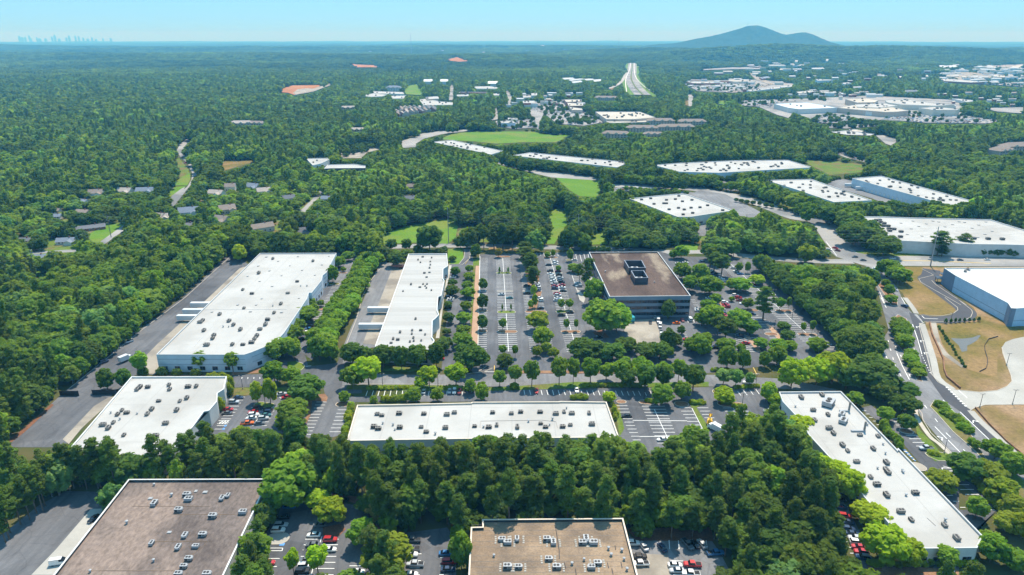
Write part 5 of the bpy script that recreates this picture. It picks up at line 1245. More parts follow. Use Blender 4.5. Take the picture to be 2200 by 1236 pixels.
trailer("D1248,765", 14, 180, "white semi-trailer at the big warehouse's dock, middle of three")
trailer("D1212,805", 14, 180, "white semi-trailer at the big warehouse's dock, nearest of three")
trailer("C1095,1078", 14, 165, "white semi-trailer in the distant truck court, left")
trailer("C1165,1098", 14, 165, "white semi-trailer in the distant truck court, right")
trailer("m1545,192", 9, 170, "dark red dumpster box behind the streaked building", name="dumpster", col='wall_brick', hgt=2.6)
def box_truck(s, hd, label, col='trailer_white', cab='coping_white', L=7.0):
    v = px(s)[0]; p = P(v[0], v[1]); r = empty("box_truck", (p.x, p.y, 0.1), R(hd)); tag(r, label, "truck", "trucks")
    mb = MB(); mb.box(-L / 2, L / 2 - 2.2, -1.2, 1.2, .9, 3.5, col); mb.obj("box_body", r)
    mb = MB(); mb.box(L / 2 - 2.1, L / 2, -1.1, 1.1, .5, 1.6, cab); mb.box(L / 2 - 2.1, L / 2 - .7, -1.0, 1.0, 1.6, 2.5, cab); mb.obj("cab", r)
    mb = MB(); mb.face([(L / 2 - .15, -1, 1.6), (L / 2 - .15, 1, 1.6), (L / 2 - .69, .95, 2.45), (L / 2 - .69, -.95, 2.45)], 'car_glass'); mb.obj("windscreen", r)
    for x in (-L / 2 + 1.2, L / 2 - 1.2):
        for sy in (-1, 1):
            mb = MB(); mb.tube([(x, sy - .18, .45), (x, sy + .18, .45)], .45, 'tyre_black', 10); mb.obj("wheel", r)
box_truck("D805,1058", 62, "white box truck in the service yard by the woodland")
box_truck("h745,870", 118, "white box truck waiting at the crossing", L=9)
box_truck("M1860,885", 100, "teal container truck in the loading court", 'container_teal', 'wall_slate', 8)
box_truck("Q1560,770", 125, "white work truck and flatbed in the front-right lot", L=8)
def boom_lift(s):
    v = px(s)[0]; p = P(v[0], v[1]); r = empty("boom_lift", (p.x, p.y, 0.1), R(70)); tag(r, "yellow boom lift beside the work truck in the front-right lot", "boom lift")
    mb = MB(); mb.box(-1.6, 1.6, -1.1, 1.1, .5, 1.2, 'safety_yellow'); mb.obj("chassis", r)
    mb = MB(); mb.box(-1.0, 1.2, -.9, .9, 1.2, 2.4, 'safety_yellow'); mb.obj("turret", r)
    mb = MB(); mb.tube([(0.2, 0, 2.2), (-1.6, 0, 4.4), (2.6, 0, 3.2)], .28, 'safety_yellow', 6); mb.obj("boom", r)
    mb = MB(); mb.box(2.4, 3.4, -.7, .7, 2.4, 2.5, 'steel_grey'); mb.box(2.4, 2.48, -.7, .7, 2.5, 3.4, 'safety_yellow'); mb.box(3.32, 3.4, -.7, .7, 2.5, 3.4, 'safety_yellow'); mb.obj("basket", r)
    for x in (-1.1, 1.1):
        for sy in (-1.1, 1.1): mb = MB(); mb.tube([(x, sy - .2, .5), (x, sy + .2, .5)], .5, 'tyre_black', 10); mb.obj("wheel", r)
boom_lift("Q1488,690")
def gate(s, label):
    q = [P(v[0], v[1]) for v in px(s)]; r = empty("chain_gate", q[0]); tag(r, label, "gate", "yard gates")
    d = q[1] - q[0]
    mb = MB(); mb.bar((0, 0, 0.1), (d.x, d.y, 0.1), 0.12, 2.6, 'parapet_dark'); mb.obj("mesh_screen", r)
    for t in (0, .5, 1): mb = MB(); mb.tube([(d.x * t, d.y * t, 0), (d.x * t, d.y * t, 2.9)], .1, 'tyre_black', 6); mb.obj("post", r)
gate("G385,92 505,92", "black screen gate left of the yard entrance"); gate("G592,86 760,84", "black screen gate right of the yard entrance")

# ------------------------------------------------------------------ distant town
def far_patch(name, s, mat, label, cat, z=0.35): sheet(name, s, mat, z, label, cat)
far_patch("red_clay_site", "A1770,472 1820,445 1870,430 2060,428 2000,452 1920,470 1880,492 1840,478", "red_clay", "orange-red bare clay building site in the left woods", "ground")
far_patch("clay_spoil", "A1870,480 1900,455 2030,440 2080,430 2120,410 2110,430 2000,470 1890,490", "concrete_dock", "pale track beside the red clay site", "ground")
far_patch("red_clay_site", "p190,412 250,420 480,428 470,452 420,450 240,452", "red_clay", "thin streak of red clay in the far woods", "ground")
far_patch("red_clay_site", "p1240,372 1320,342 1420,346 1520,380 1400,388", "red_clay", "farthest pinkish clay clearing", "ground")
far_patch("green_hill", "p770,700 830,652 920,642 960,690 985,720 970,765 800,755", "lawn_bright", "smooth green mound beside distant shops", "lawn")
far_patch("road", "p1290,645 1335,645 1328,820 1275,820", "road_pale", "pale street climbing between distant shops, left", "road")
far_patch("road", "c1815,345 1860,345 1885,420 1860,512 1830,505 1840,430", "road_pale", "pale street climbing between distant shops, right", "road")
far_patch("road", "c1695,540 1718,530 1732,620 1732,668 1640,682 1690,620", "road_pale", "pale bend of road behind the green field", "road")
far_patch("road", "c2080,580 2105,545 2190,650 2200,790 2165,780 2140,690", "road_pale", "pale avenue into the shopping centre", "road")
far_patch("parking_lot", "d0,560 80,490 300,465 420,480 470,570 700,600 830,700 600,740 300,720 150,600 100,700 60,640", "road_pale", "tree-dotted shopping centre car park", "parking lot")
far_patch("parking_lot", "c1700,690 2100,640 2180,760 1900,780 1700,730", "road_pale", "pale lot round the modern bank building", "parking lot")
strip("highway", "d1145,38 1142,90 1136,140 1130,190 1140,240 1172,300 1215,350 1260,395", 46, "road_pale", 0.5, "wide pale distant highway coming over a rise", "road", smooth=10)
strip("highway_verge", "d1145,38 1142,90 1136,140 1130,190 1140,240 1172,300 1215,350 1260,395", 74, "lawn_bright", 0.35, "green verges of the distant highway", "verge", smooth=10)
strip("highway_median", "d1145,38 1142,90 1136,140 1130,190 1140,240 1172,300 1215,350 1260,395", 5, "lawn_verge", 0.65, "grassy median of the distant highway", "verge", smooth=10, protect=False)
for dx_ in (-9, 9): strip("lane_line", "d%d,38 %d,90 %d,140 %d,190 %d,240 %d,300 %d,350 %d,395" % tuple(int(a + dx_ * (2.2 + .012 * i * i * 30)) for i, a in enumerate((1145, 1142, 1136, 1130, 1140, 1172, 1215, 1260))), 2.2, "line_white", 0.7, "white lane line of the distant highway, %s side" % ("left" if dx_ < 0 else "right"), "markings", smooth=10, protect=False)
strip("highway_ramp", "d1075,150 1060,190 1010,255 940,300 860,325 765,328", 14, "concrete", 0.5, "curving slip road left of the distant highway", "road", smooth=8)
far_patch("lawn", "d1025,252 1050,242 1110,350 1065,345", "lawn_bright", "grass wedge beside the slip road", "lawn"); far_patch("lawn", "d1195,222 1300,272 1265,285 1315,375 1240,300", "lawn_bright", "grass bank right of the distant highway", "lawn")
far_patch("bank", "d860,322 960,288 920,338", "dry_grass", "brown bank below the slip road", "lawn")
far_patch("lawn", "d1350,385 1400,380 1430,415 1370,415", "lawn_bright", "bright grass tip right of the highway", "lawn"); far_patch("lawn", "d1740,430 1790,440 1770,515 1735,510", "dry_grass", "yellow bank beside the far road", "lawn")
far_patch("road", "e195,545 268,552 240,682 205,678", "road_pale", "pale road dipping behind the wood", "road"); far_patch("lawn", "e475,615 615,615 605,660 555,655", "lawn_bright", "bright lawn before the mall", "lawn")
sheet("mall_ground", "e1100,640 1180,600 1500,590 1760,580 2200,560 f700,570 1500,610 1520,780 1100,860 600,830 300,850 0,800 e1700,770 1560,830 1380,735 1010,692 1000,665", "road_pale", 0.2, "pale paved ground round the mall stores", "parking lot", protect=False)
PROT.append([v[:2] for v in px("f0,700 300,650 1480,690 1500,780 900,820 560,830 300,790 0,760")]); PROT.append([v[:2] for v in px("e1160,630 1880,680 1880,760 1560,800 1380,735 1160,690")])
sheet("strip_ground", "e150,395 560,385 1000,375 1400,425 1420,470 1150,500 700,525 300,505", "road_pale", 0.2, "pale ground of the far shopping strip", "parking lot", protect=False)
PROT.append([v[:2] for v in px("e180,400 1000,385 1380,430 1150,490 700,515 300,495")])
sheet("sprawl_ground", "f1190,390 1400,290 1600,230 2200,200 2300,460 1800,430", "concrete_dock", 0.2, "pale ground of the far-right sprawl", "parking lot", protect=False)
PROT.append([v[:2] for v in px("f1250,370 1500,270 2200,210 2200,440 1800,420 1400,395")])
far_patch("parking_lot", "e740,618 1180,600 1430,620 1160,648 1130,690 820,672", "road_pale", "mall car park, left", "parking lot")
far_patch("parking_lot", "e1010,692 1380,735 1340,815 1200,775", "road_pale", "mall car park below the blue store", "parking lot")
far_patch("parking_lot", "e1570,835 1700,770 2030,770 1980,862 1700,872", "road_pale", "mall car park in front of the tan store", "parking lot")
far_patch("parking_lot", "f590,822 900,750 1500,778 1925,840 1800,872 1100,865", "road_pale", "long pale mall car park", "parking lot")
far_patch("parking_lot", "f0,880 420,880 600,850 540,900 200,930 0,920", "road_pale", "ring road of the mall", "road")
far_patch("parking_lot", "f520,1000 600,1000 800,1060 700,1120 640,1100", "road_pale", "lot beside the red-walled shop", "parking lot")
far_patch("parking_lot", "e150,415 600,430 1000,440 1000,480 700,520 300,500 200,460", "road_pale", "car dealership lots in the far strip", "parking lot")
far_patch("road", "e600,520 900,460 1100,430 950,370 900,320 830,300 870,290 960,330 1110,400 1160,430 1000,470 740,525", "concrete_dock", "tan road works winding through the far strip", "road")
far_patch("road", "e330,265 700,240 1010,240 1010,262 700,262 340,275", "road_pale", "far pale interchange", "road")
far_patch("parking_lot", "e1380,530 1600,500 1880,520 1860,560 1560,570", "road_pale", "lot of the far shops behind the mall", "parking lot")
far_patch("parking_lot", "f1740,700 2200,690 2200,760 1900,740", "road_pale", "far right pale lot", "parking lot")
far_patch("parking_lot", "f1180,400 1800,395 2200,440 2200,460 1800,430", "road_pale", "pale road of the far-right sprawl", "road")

def shop(roof, h, label, wall='wall_cream', k=3, deck='white_roof', cat="shop", win=(9, 4, 2.6, 0.6, 'window_glass', 'coping_white', 2), nm="shop", us=1.8):
    far_bld(nm, roof, h, label, wall=wall, k=k, deck=deck, cat=cat, win=win, us=us)
shop("c840,440 920,430 1080,462 1220,470 1215,500 890,503", 6, "wide white-roofed shop left of the climbing street", k=8)
shop("c912,412 1050,402 1068,430 930,436", 9, "small tan store behind the wide white-roofed shop", 'wall_tan', 2)
shop("c200,398 330,368 480,385 420,405 300,410", 6, "white-roofed store at the left end of the far shops", 'wall_white', 3)
shop("c318,345 660,355 672,378 340,372", 6, "long white store row beside the green mound", 'wall_white', 4)
shop("c520,398 690,395 660,428 545,430", 5, "low pale store in front of the green mound", 'wall_cream', 2)
shop("c1448,292 1640,290 1722,302 1715,318 1490,318", 8, "long white hall right of the twin gabled halls", 'wall_white', 2)
shop("c1290,352 1600,352 1610,368 1295,366", 7, "long brown shopfront row below the white hall", 'wall_brick', 4, 'office_roof')
shop("c1262,385 1395,380 1400,400 1270,404", 6, "pale grey shop left of the climbing street's end", 'wall_grey', 2)
shop("c1675,372 1740,370 1746,392 1682,394", 6, "small white cube-like shop", 'wall_cream', 1)
shop("c2008,455 2130,452 2165,478 2010,480", 9, "red brick shop with white roof by the avenue", 'wall_brick', 3)
shop("c2105,368 2165,365 2168,392 2105,396", 14, "white three-storey block by the avenue", 'wall_white', 1, cat="building", nm="office_block")
shop("c2010,395 2095,392 2100,415 2012,418", 8, "low pale block beside the white three-storey block", 'wall_grey', 1)
shop("c1752,682 1890,676 1925,702 1765,706", 7, "modern white bank building with blue glass", 'wall_pale_blue', 2)
shop("c1840,645 1942,648 1950,664 1842,664", 6, "pale flat-roofed building behind the bank", 'wall_grey', 1)
shop("d378,440 570,438 575,462 402,468", 10, "red brick store block, far end of the shopping centre", 'wall_brick', 3, 'cream_roof')
shop("d412,475 588,485 592,508 432,514", 9, "cream-roofed store, middle of the shopping centre", 'wall_brick', 3, 'cream_roof')
shop("d432,522 575,540 585,558 470,556", 8, "cream-roofed store, near end of the shopping centre", 'wall_tan', 2, 'cream_roof')
shop("d728,576 1230,578 1405,642 1150,662 850,660", 9.5, "huge cream-roofed superstore behind the apartment blocks", 'wall_tan', 18, 'cream_roof', cat="store", nm="superstore")
shop("d850,676 1380,668 1500,668 1480,688 960,702 862,700", 6, "low cream annexe in front of the superstore", 'wall_tan', 4, 'cream_roof', cat="store")
for s, n_ in (("d345,196 470,190 500,205 380,215", 1), ("d420,215 590,200 600,212 450,230", 2), ("d600,206 700,203 720,220 620,225", 3), ("d700,215 800,208 790,232 715,240", 4), ("d450,238 560,225 600,240 480,255", 5)):
    shop(s, 4, "grey metal storage row beyond the wood, %s of five" % ORD[n_ - 1], 'wall_grey', 0, 'coping_grey', cat="storage unit", win=None, nm="storage_row")
shop("e1168,645 1540,630 1885,690 1440,705 1330,690", 11, "blue-grey flat mall store", 'wall_white', 4, 'wall_pale_blue', cat="store", win=None, nm="mall_store")
shop("f100,690 270,660 560,645 900,722 760,735 640,738 280,708", 11, "tan-walled mall store with two white portals", 'wall_tan', 10, 'cream_roof', cat="store", win=(60, 14, 9, 0.3, 'wall_white', 'wall_white', 1), nm="mall_store")
shop("f190,592 420,582 560,605 520,628 320,632", 13, "domed cream mall store at the back", 'wall_tan', 3, 'cream_roof', cat="store", win=None, nm="mall_store")
shop("f640,605 860,592 1200,638 1420,655 1200,668 830,655 660,630", 11, "long cream mall roof in the middle", 'wall_cream', 12, 'white_roof', cat="store", win=None, nm="mall_store")
shop("f300,650 640,638 780,668 560,690 320,680", 12, "pale mall roof with grey skylights", 'wall_cream', 6, 'white_roof', cat="store", win=None, nm="mall_store")
shop("f1015,692 1180,678 1480,702 1440,714 1180,714", 13, "cream mall store with arched white fronts at the right", 'wall_cream', 6, 'white_roof', cat="store", win=(70, 16, 11, 0.3, 'wall_white', 'wall_white', 1), nm="mall_store")
shop("f10,962 200,945 515,985 470,1002 200,992", 7, "white-roofed shop with red side wall", 'wall_brick', 6)
shop("f230,935 300,930 395,950 380,962 260,955", 7, "small red shop behind the red-walled one", 'wall_brick', 1, 'cream_roof')
shop("e1635,366 1800,372 1832,380 1660,386", 20, "pale eight-storey hotel slab beyond the mall", 'wall_pale_blue', 2, cat="hotel", nm="hotel", win=None)
shop("e1930,410 2000,402 2032,412 1960,424", 18, "white hotel block beyond the mall", 'wall_white', 1, cat="hotel", nm="hotel", win=None)
shop("e2060,450 2150,448 2155,460 2062,464", 9, "low blue-grey block right of the white hotel", 'wall_pale_blue', 0)
shop("f862,490 990,488 1010,505 872,510", 10, "grey-roofed block right of the hotels", 'wall_cream', 1, 'shingle_grey')
shop("e180,400 270,392 560,398 560,412 270,415", 7, "red-signed car showroom in the far strip", 'wall_brick', 2)
shop("e570,380 720,376 960,382 950,392 720,396", 8, "long cream store row in the far strip", 'wall_cream', 3, 'cream_roof')
shop("e860,492 1120,466 1130,478 900,505", 7, "white store row below the road works", 'wall_white', 3)
shop("e1240,445 1370,435 1372,452 1250,462", 12, "white showroom right of the road works", 'wall_white', 2)
shop("e1130,462 1230,452 1235,470 1140,480", 8, "pale store beside the white showroom", 'wall_pale_blue', 1)
shop("e1002,346 1095,335 1140,352 1030,362", 8, "slate-blue roofed store behind the road works", 'wall_brick', 1, 'shingle_slate')
shop("e1100,205 1280,205 1300,222 1120,225", 14, "pale block on the hillside beyond the interchange", 'wall_cream', 0)
shop("e1590,240 1720,236 1740,250 1600,254", 8, "white roof cluster at the foot of the ridge", 'wall_white', 0)
shop("e1420,510 1600,492 1640,510 1450,530", 7, "tan shop row behind the mall, left", 'wall_tan', 2); shop("e1690,505 1860,505 1870,520 1700,522", 7, "tan shop row behind the mall, right", 'wall_tan', 2)
shop("f1390,585 1500,590 1680,612 1560,625", 7, "white-roofed store right of the mall", 'wall_white', 2)
shop("f1280,362 1440,370 1760,402 1600,410 1300,392", 8, "long pink-white store in the far-right sprawl", 'wall_brick', 4)
rr = random.Random(5)
for k in range(80):
    x, y = rr.uniform(1230, 2190), 0
    y = 190 + (x - 1230) * 0.03 + rr.random() ** 1.1 * 200
    w, hgt = rr.uniform(30, 130), rr.uniform(6, 14)
    shop("f%d,%d %d,%d %d,%d %d,%d" % (x, y, x + w, y + rr.uniform(-3, 3), x + w + 20, y + hgt, x + 15, y + hgt), rr.uniform(5, 9), "low pale commercial building in the %s of the far-right sprawl" % ("left third" if x < 1550 else ("middle" if x < 1870 else "right third")), rr.choice(['wall_white', 'wall_cream', 'wall_tan', 'wall_pale_blue']), 0, rr.choice(['white_roof', 'white_roof_new', 'cream_roof', 'coping_grey']), win=None, nm="sprawl_building")
    bpy.data.objects[[o.name for o in bpy.data.objects if o.name.startswith("sprawl_building")][-1]]["group"] = "buildings of the far-right sprawl"
for k in range(112):
    x, y = rr.choice([(rr.uniform(1530, 1790), rr.uniform(150, 178)), (rr.uniform(1790, 2010), rr.uniform(148, 176)), (rr.uniform(1460, 1620), rr.uniform(168, 190)), (rr.uniform(1690, 1900), rr.uniform(192, 206)), (rr.uniform(1080, 1240), rr.uniform(198, 226)), (rr.uniform(1930, 2190), rr.uniform(196, 232)), (rr.uniform(1560, 1720), rr.uniform(134, 152))])
    w = rr.uniform(5, 20); hh_ = rr.uniform(1.2, 2.6)
    shop("%f,%f %f,%f %f,%f %f,%f" % (x, y, x + w, y + rr.uniform(-.4, .4), x + w + 2, y + hh_, x + 1.5, y + hh_), rr.uniform(5, 9), "small pale building in the %s" % ("shops left of the superstore" if x < 1300 else ("lots right of the mall" if x > 1925 and y > 190 else "town strip below the mountain")), rr.choice(['wall_white', 'wall_cream', 'wall_tan', 'wall_brick']), 0, rr.choice(['white_roof', 'white_roof_new', 'cream_roof', 'coping_grey', 'shingle_brown']), win=None, nm="town_building")
    PROT.append([(x - 1, y - 1.5), (x + w + 3, y - 1.5), (x + w + 3, y + hh_ + 3.5), (x - 1, y + hh_ + 3.5)])
for o in bpy.data.objects:
    if o.name.startswith("town_building"): o["group"] = "buildings of the town strip"
for k in range(26):
    x, y = rr.choice([(rr.uniform(720, 1300), rr.uniform(96, 112)), (rr.uniform(1500, 1780), rr.uniform(122, 140)), (rr.uniform(1720, 2050), rr.uniform(135, 168))])
    w = rr.uniform(4, 16)
    shop("%f,%f %f,%f %f,%f %f,%f" % (x, y, x + w, y, x + w + 1, y + 1.2, x, y + 1.2), 8, "tiny pale roof far off in the hazy woods", 'wall_white', 0, 'white_roof', win=None, nm="distant_building")
for o in bpy.data.objects:
    if o.name.startswith("distant_building"): o["group"] = "scattered far roofs"

def apartment(s, w, d, rot, h, roof, label, wallm='wall_tan'):
    v = px(s)[0]; p = P(v[0], v[1]); r = empty("apartment_block", p, R(rot)); tag(r, label, "apartments", "hip-roofed apartment blocks")
    x, y = w / 2, d / 2; mb = MB()
    for a, b in (((-x, -y), (x, -y)), ((x, -y), (x, y)), ((x, y), (-x, y)), ((-x, y), (-x, -y))): mb.face([(*a, -1), (*b, -1), (*b, h), (*a, h)], wallm)
    mb.obj("wall", r)
    mb = MB(); X, Y = x + .8, y + .8; k = d * .5; rz = h + d * .28
    mb.face([(-X, -Y, h), (X, -Y, h), (X - k, 0, rz), (-X + k, 0, rz)], roof); mb.face([(X, Y, h), (-X, Y, h), (-X + k, 0, rz), (X - k, 0, rz)], roof)
    mb.face([(X, -Y, h), (X, Y, h), (X - k, 0, rz)], roof); mb.face([(-X, Y, h), (-X, -Y, h), (-X + k, 0, rz)], roof); ro = mb.obj("roof", r)
    for q in (-.55, 0.05, .6):
        mb = MB(); gx = q * x; mb.face([(gx - 4, -Y - 1, h + .1), (gx, -Y - 1, h + 3), (gx, 0, h + 3), (gx - 4, -1, h + .1)][::-1], roof); mb.face([(gx + 4, -Y - 1, h + .1), (gx, -Y - 1, h + 3), (gx, 0, h + 3), (gx + 4, -1, h + .1)], roof); mb.face([(gx - 4, -Y - .8, h), (gx + 4, -Y - .8, h), (gx, -Y - .8, h + 2.9)], 'wall_cream'); mb.obj("gable", ro)
    me = window_mesh('window_glass', 'coping_white', 2); n = int(w / 5)
    for f in range(int(h / 3)):
        for i in range(n):
            o = link(bpy.data.objects.new("window", me), r); o.location = (-x + (i + .5) * w / n, -y - .03, 1 + f * 3); o.scale = (2.2, 1, 1.7)
    rad = max(w, d) / 2 + 3
    NOGROW.append([(p.x - rad, p.y - d), (p.x + rad, p.y - d), (p.x + rad, p.y + d), (p.x - rad, p.y + d)])
    k2 = FPX / (p.y / math.cos(PITCH)); q = px(s)[0]
    PROT.append([(q[0] - w * .45 * k2, q[1] - k2 * 4), (q[0] + w * .45 * k2, q[1] - k2 * 4), (q[0] + w * .4 * k2, q[1] - k2 * (h + d * .25)), (q[0] - w * .4 * k2, q[1] - k2 * (h + d * .25))])
apartment("d960,890", 46, 16, -14, 10, 'shingle_brown', "brown-roofed apartment block nearest the superstore's front left")
apartment("d1250,820", 54, 16, -4, 10, 'shingle_brown', "brown-roofed apartment block behind the clubhouse")
apartment("d1630,806", 66, 16, 3, 10, 'shingle_brown', "widest brown-roofed apartment block, centre right")
apartment("d1460,735", 52, 16, -2, 10, 'shingle_brown', "brown-roofed apartment block just right of the superstore")
apartment("d1810,745", 54, 16, 0, 10, 'shingle_brown', "brown-roofed apartment block farthest right of the cluster")
apartment("d1380,880", 34, 13, -5, 8, 'shingle_brown', "small brown-roofed apartment block with white carports")
apartment("d850,462", 62, 16, -9, 10, 'shingle_brown', "long pinkish-brown apartment roof in the wood before the highway")
apartment("f1920,1240", 34, 20, 25, 10, 'shingle_brown', "brown apartment block at the right edge, left wing"); apartment("f2140,1190", 62, 18, 12, 10, 'shingle_brown', "brown apartment block at the right edge, right wing")
apartment("c555,350", 46, 22, 0, 12, 'shingle_slate', "white mansard-like lodge with slate roof by the green mound", 'wall_white')
apartment("c40,560", 40, 14, 10, 6, 'shingle_pale', "pale-roofed house group at the left of the shops")
apartment("A1545,690", 44, 16, 6, 7, 'shingle_pale', "pale-roofed houses in the left woods, left group"); apartment("A1640,690", 36, 14, -10, 7, 'shingle_brown', "brown-roofed houses in the left woods, right group")
apartment("c150,815", 30, 12, 0, 6, 'shingle_pale', "pale roof alone in the woods left of the curving road")
for s, lb, w in (("c945,275", "white gabled hall on the rise, left of twins", 30), ("c1125,275", "white gabled hall on the rise, right of twins", 27), ("c1670,300", "white gabled church-like hall right of the long white hall", 32)):
    o = house(s, w, 24, 0, 'coping_white', lb, 'wall_white', 12, 7, gar=False, name="gabled_hall"); o["category"] = "hall"; o["group"] = "white gabled halls"
townr = random.Random(3)
def townhouses():
    mbw, k = None, 0
    for row in range(4):
        for c in range(9):
            x = 575 + c * 52 + townr.uniform(-8, 8) + row * 6; y = 560 + row * 22 + townr.uniform(-4, 4) - c * (1.2 if row < 2 else 2.5)
            if row > 1 and c > 5 - (row - 2) * 3: continue
            v = px("c%f,%f" % (x, y))[0]; p = P(v[0], v[1]); r = empty("townhouse", p, R(townr.uniform(-15, 15))); tag(r, "gabled townhouse in the dense brown cluster, %s row from the back, %s from left" % (ORD[row], ORD[c]), "house", "townhouse cluster")
            mb = MB(); w, d, h = 8, 9, 4.5
            wm = townr.choice(['wall_tan', 'wall_tan', 'wall_brick', 'wall_cream']); rf = townr.choice(['shingle_brown', 'shingle_brown', 'shingle_grey', 'shingle_pale'])
            for a, b in (((-w, -d), (w, -d)), ((w, -d), (w, d)), ((w, d), (-w, d)), ((-w, d), (-w, -d))): mb.face([(*a, 0), (*b, 0), (*b, h), (*a, h)], wm)
            mb.face([(-w, -d, h), (w, -d, h), (0, -d, h + 5)], wm); mb.obj("wall", r)
            mb = MB(); mb.face([(w + .5, -d - .5, h - .3), (w + .5, d, h - .3), (0, d, h + 5.2), (0, -d - .5, h + 5.2)], rf); mb.face([(-w - .5, d, h - .3), (-w - .5, -d - .5, h - .3), (0, -d - .5, h + 5.2), (0, d, h + 5.2)], rf); mb.obj("roof", r)
    PROT.append([v[:2] for v in px("c575,560 700,535 1040,548 1040,580 800,600 680,640 600,640")]); NOGROW.append([tuple(P(*v[:2])[:2]) for v in px("c560,560 700,535 1060,548 1060,600 800,620 680,660 600,660")])
townhouses()

def tower(x, ytop, w, n):
    ytop = 132 - (132 - ytop) * .74; w *= .75
    v = px("o%f,%f" % (x, 135))[0]; d = ray(v[0], px("o%f,%f" % (x, ytop))[0][1]); D = 26500.0; t = D / d.y
    X, Z = d.x * t, CAM_H + d.z * t; ww = w * S5 * D / FPX
    g = float(terrain(X, D)); hh = Z - g
    r = empty("skyscraper", (X, D, g)); tag(r, "hazy blue skyscraper on the horizon, %s from the left" % ORD[n], "skyscraper", "city skyline")
    mb = MB(); mb.box(-ww / 2, ww / 2, -20, 20, -20, hh * .82, 'tower_glass'); mb.obj("tower_body", r)
    mb = MB(); mb.box(-ww * .32, ww * .32, -14, 14, hh * .82, hh * .95, 'tower_glass'); mb.box(-ww * .1, ww * .1, -5, 5, hh * .95, hh, 'tower_glass'); mb.obj("tower_top", r)
for n_, (x, yt, w) in enumerate([(215, 72, 34), (248, 92, 40), (281, 86, 24), (325, 66, 22), (345, 108, 26), (412, 95, 20), (445, 110, 40), (510, 112, 34), (582, 84, 26), (610, 54, 30), (665, 116, 40), (745, 98, 28), (773, 66, 26), (845, 72, 24), (883, 76, 20), (935, 102, 24), (985, 118, 40), (1033, 96, 22), (1080, 120, 30), (1157, 112, 22), (1245, 110, 26)]): tower(x, yt, w, n_)
def mast(s, ytop, D, rad, label):
    v = px(s)[0]; d = ray(v[0], ytop); t = D / d.y; X = d.x * t; Z = CAM_H + d.z * t; g = float(terrain(X, D)); mb = MB(); mb.tube([(0, 0, 0), (0, 0, Z - g)], [rad, rad * .6], 'steel_grey', 5); o = mb.obj("radio_mast"); o.location = (X, D, g); tag(o, label, "mast")
mast("p848,150", 72, 7500, 2.2, "thin radio mast on the horizon left of centre"); mast("1330,100", 82, 7000, 1.8, "thin radio mast on the horizon right of centre"); mast("1607,60", 48, MOUNT_Y, 2.5, "tiny mast on the mountain's peak")

# far parked cars and traffic: seen only as specks
def specks():
    base = CARM['sedan']['one']
    nv = [tuple(v.co) for v in base.vertices]
    r2 = random.Random(9); mb = MB(); cols = ['trailer_white', 'coping_grey', 'hvac_dark', 'wall_slate', 'coping_white', 'wall_brick', 'parapet_dark']
    regs = [("d0,560 80,490 300,465 420,480 470,570 700,600 830,700 600,740 300,720 150,600", 260), ("e740,618 1180,600 1430,620 1160,648 1130,690 820,672", 90), ("e1570,835 1700,770 2030,770 1980,862 1700,872", 110), ("f590,822 900,750 1500,778 1925,840 1800,872 1100,865", 260),
            ("e150,415 600,430 1000,440 1000,480 700,520 300,500 200,460", 240), ("d1110,60 1175,60 1165,190 1180,255 1250,360 1190,365 1110,290 1090,225 1110,140", 70), ("c1700,690 2100,640 2180,760 1900,780 1700,730", 60), ("e1380,530 1600,500 1880,520 1860,560 1560,570", 120), ("f1180,400 1800,395 2200,440 2200,460 1800,430", 160), ("e600,520 900,460 1100,430 1160,430 1000,470 740,525", 70),
            ("C1010,850 1080,880 1160,900 1225,915 1160,910 1060,885", 12), ("g1560,450 1700,490 1900,570 2170,670 2170,650 1950,530 1700,450", 60), ("g0,400 90,390 450,405 640,430 300,440 60,440", 30)]
    for s, n in regs:
        q = [v[:2] for v in px(s)]; xs = [v[0] for v in q]; ys = [v[1] for v in q]; k = 0
        while k < n:
            x, y = r2.uniform(min(xs), max(xs)), r2.uniform(min(ys), max(ys))
            if not inside(q, np.array([x]), np.array([y]))[0]: continue
            k += 1; p = P(x, y); z = p.z + 0.35 * max(1, p.y / 500); c = r2.choice(cols); a = r2.choice([0, 0, 1.57]) + r2.uniform(-.1, .1); ca, sa = math.cos(a), math.sin(a)
            def tr(x_, y_, z_): return (p.x + x_ * ca - y_ * sa, p.y + x_ * sa + y_ * ca, z + z_)
            for (x0, x1, yy, z0, z1, mt) in ((-2.3, 2.3, .9, .1, .85, c), (-1.5, 1.0, .8, .85, 1.45, c)):
                P8 = [tr(x0, -yy, z0), tr(x1, -yy, z0), tr(x1, yy, z0), tr(x0, yy, z0), tr(x0, -yy, z1), tr(x1, -yy, z1), tr(x1, yy, z1), tr(x0, yy, z1)]
                for f in ((0, 1, 5, 4), (1, 2, 6, 5), (2, 3, 7, 6), (3, 0, 4, 7), (4, 5, 6, 7)): mb.face([P8[i] for i in f], mt)
    o = mb.obj("distant_cars"); tag(o, "specks of parked and moving cars in the distant lots and on the far highway", "cars", kind="stuff")
specks()

# ------------------------------------------------------------------ trees
def ico(sub=1):
    bm = bmesh.new(); bmesh.ops.create_icosphere(bm, subdivisions=sub, radius=1.0)
    v = np.array([q.co for q in bm.verts]); f = np.array([[w.index for w in q.verts] for q in bm.faces]); bm.free(); return v, f
ICO1 = ico(1); ICO0 = (np.array([(1, 0, 0), (-1, 0, 0), (0, 1, 0), (0, -1, 0), (0, 0, 1), (0, 0, -1)], float), np.array([(0, 2, 4), (2, 1, 4), (1, 3, 4), (3, 0, 4), (2, 0, 5), (1, 2, 5), (3, 1, 5), (0, 3, 5)]))

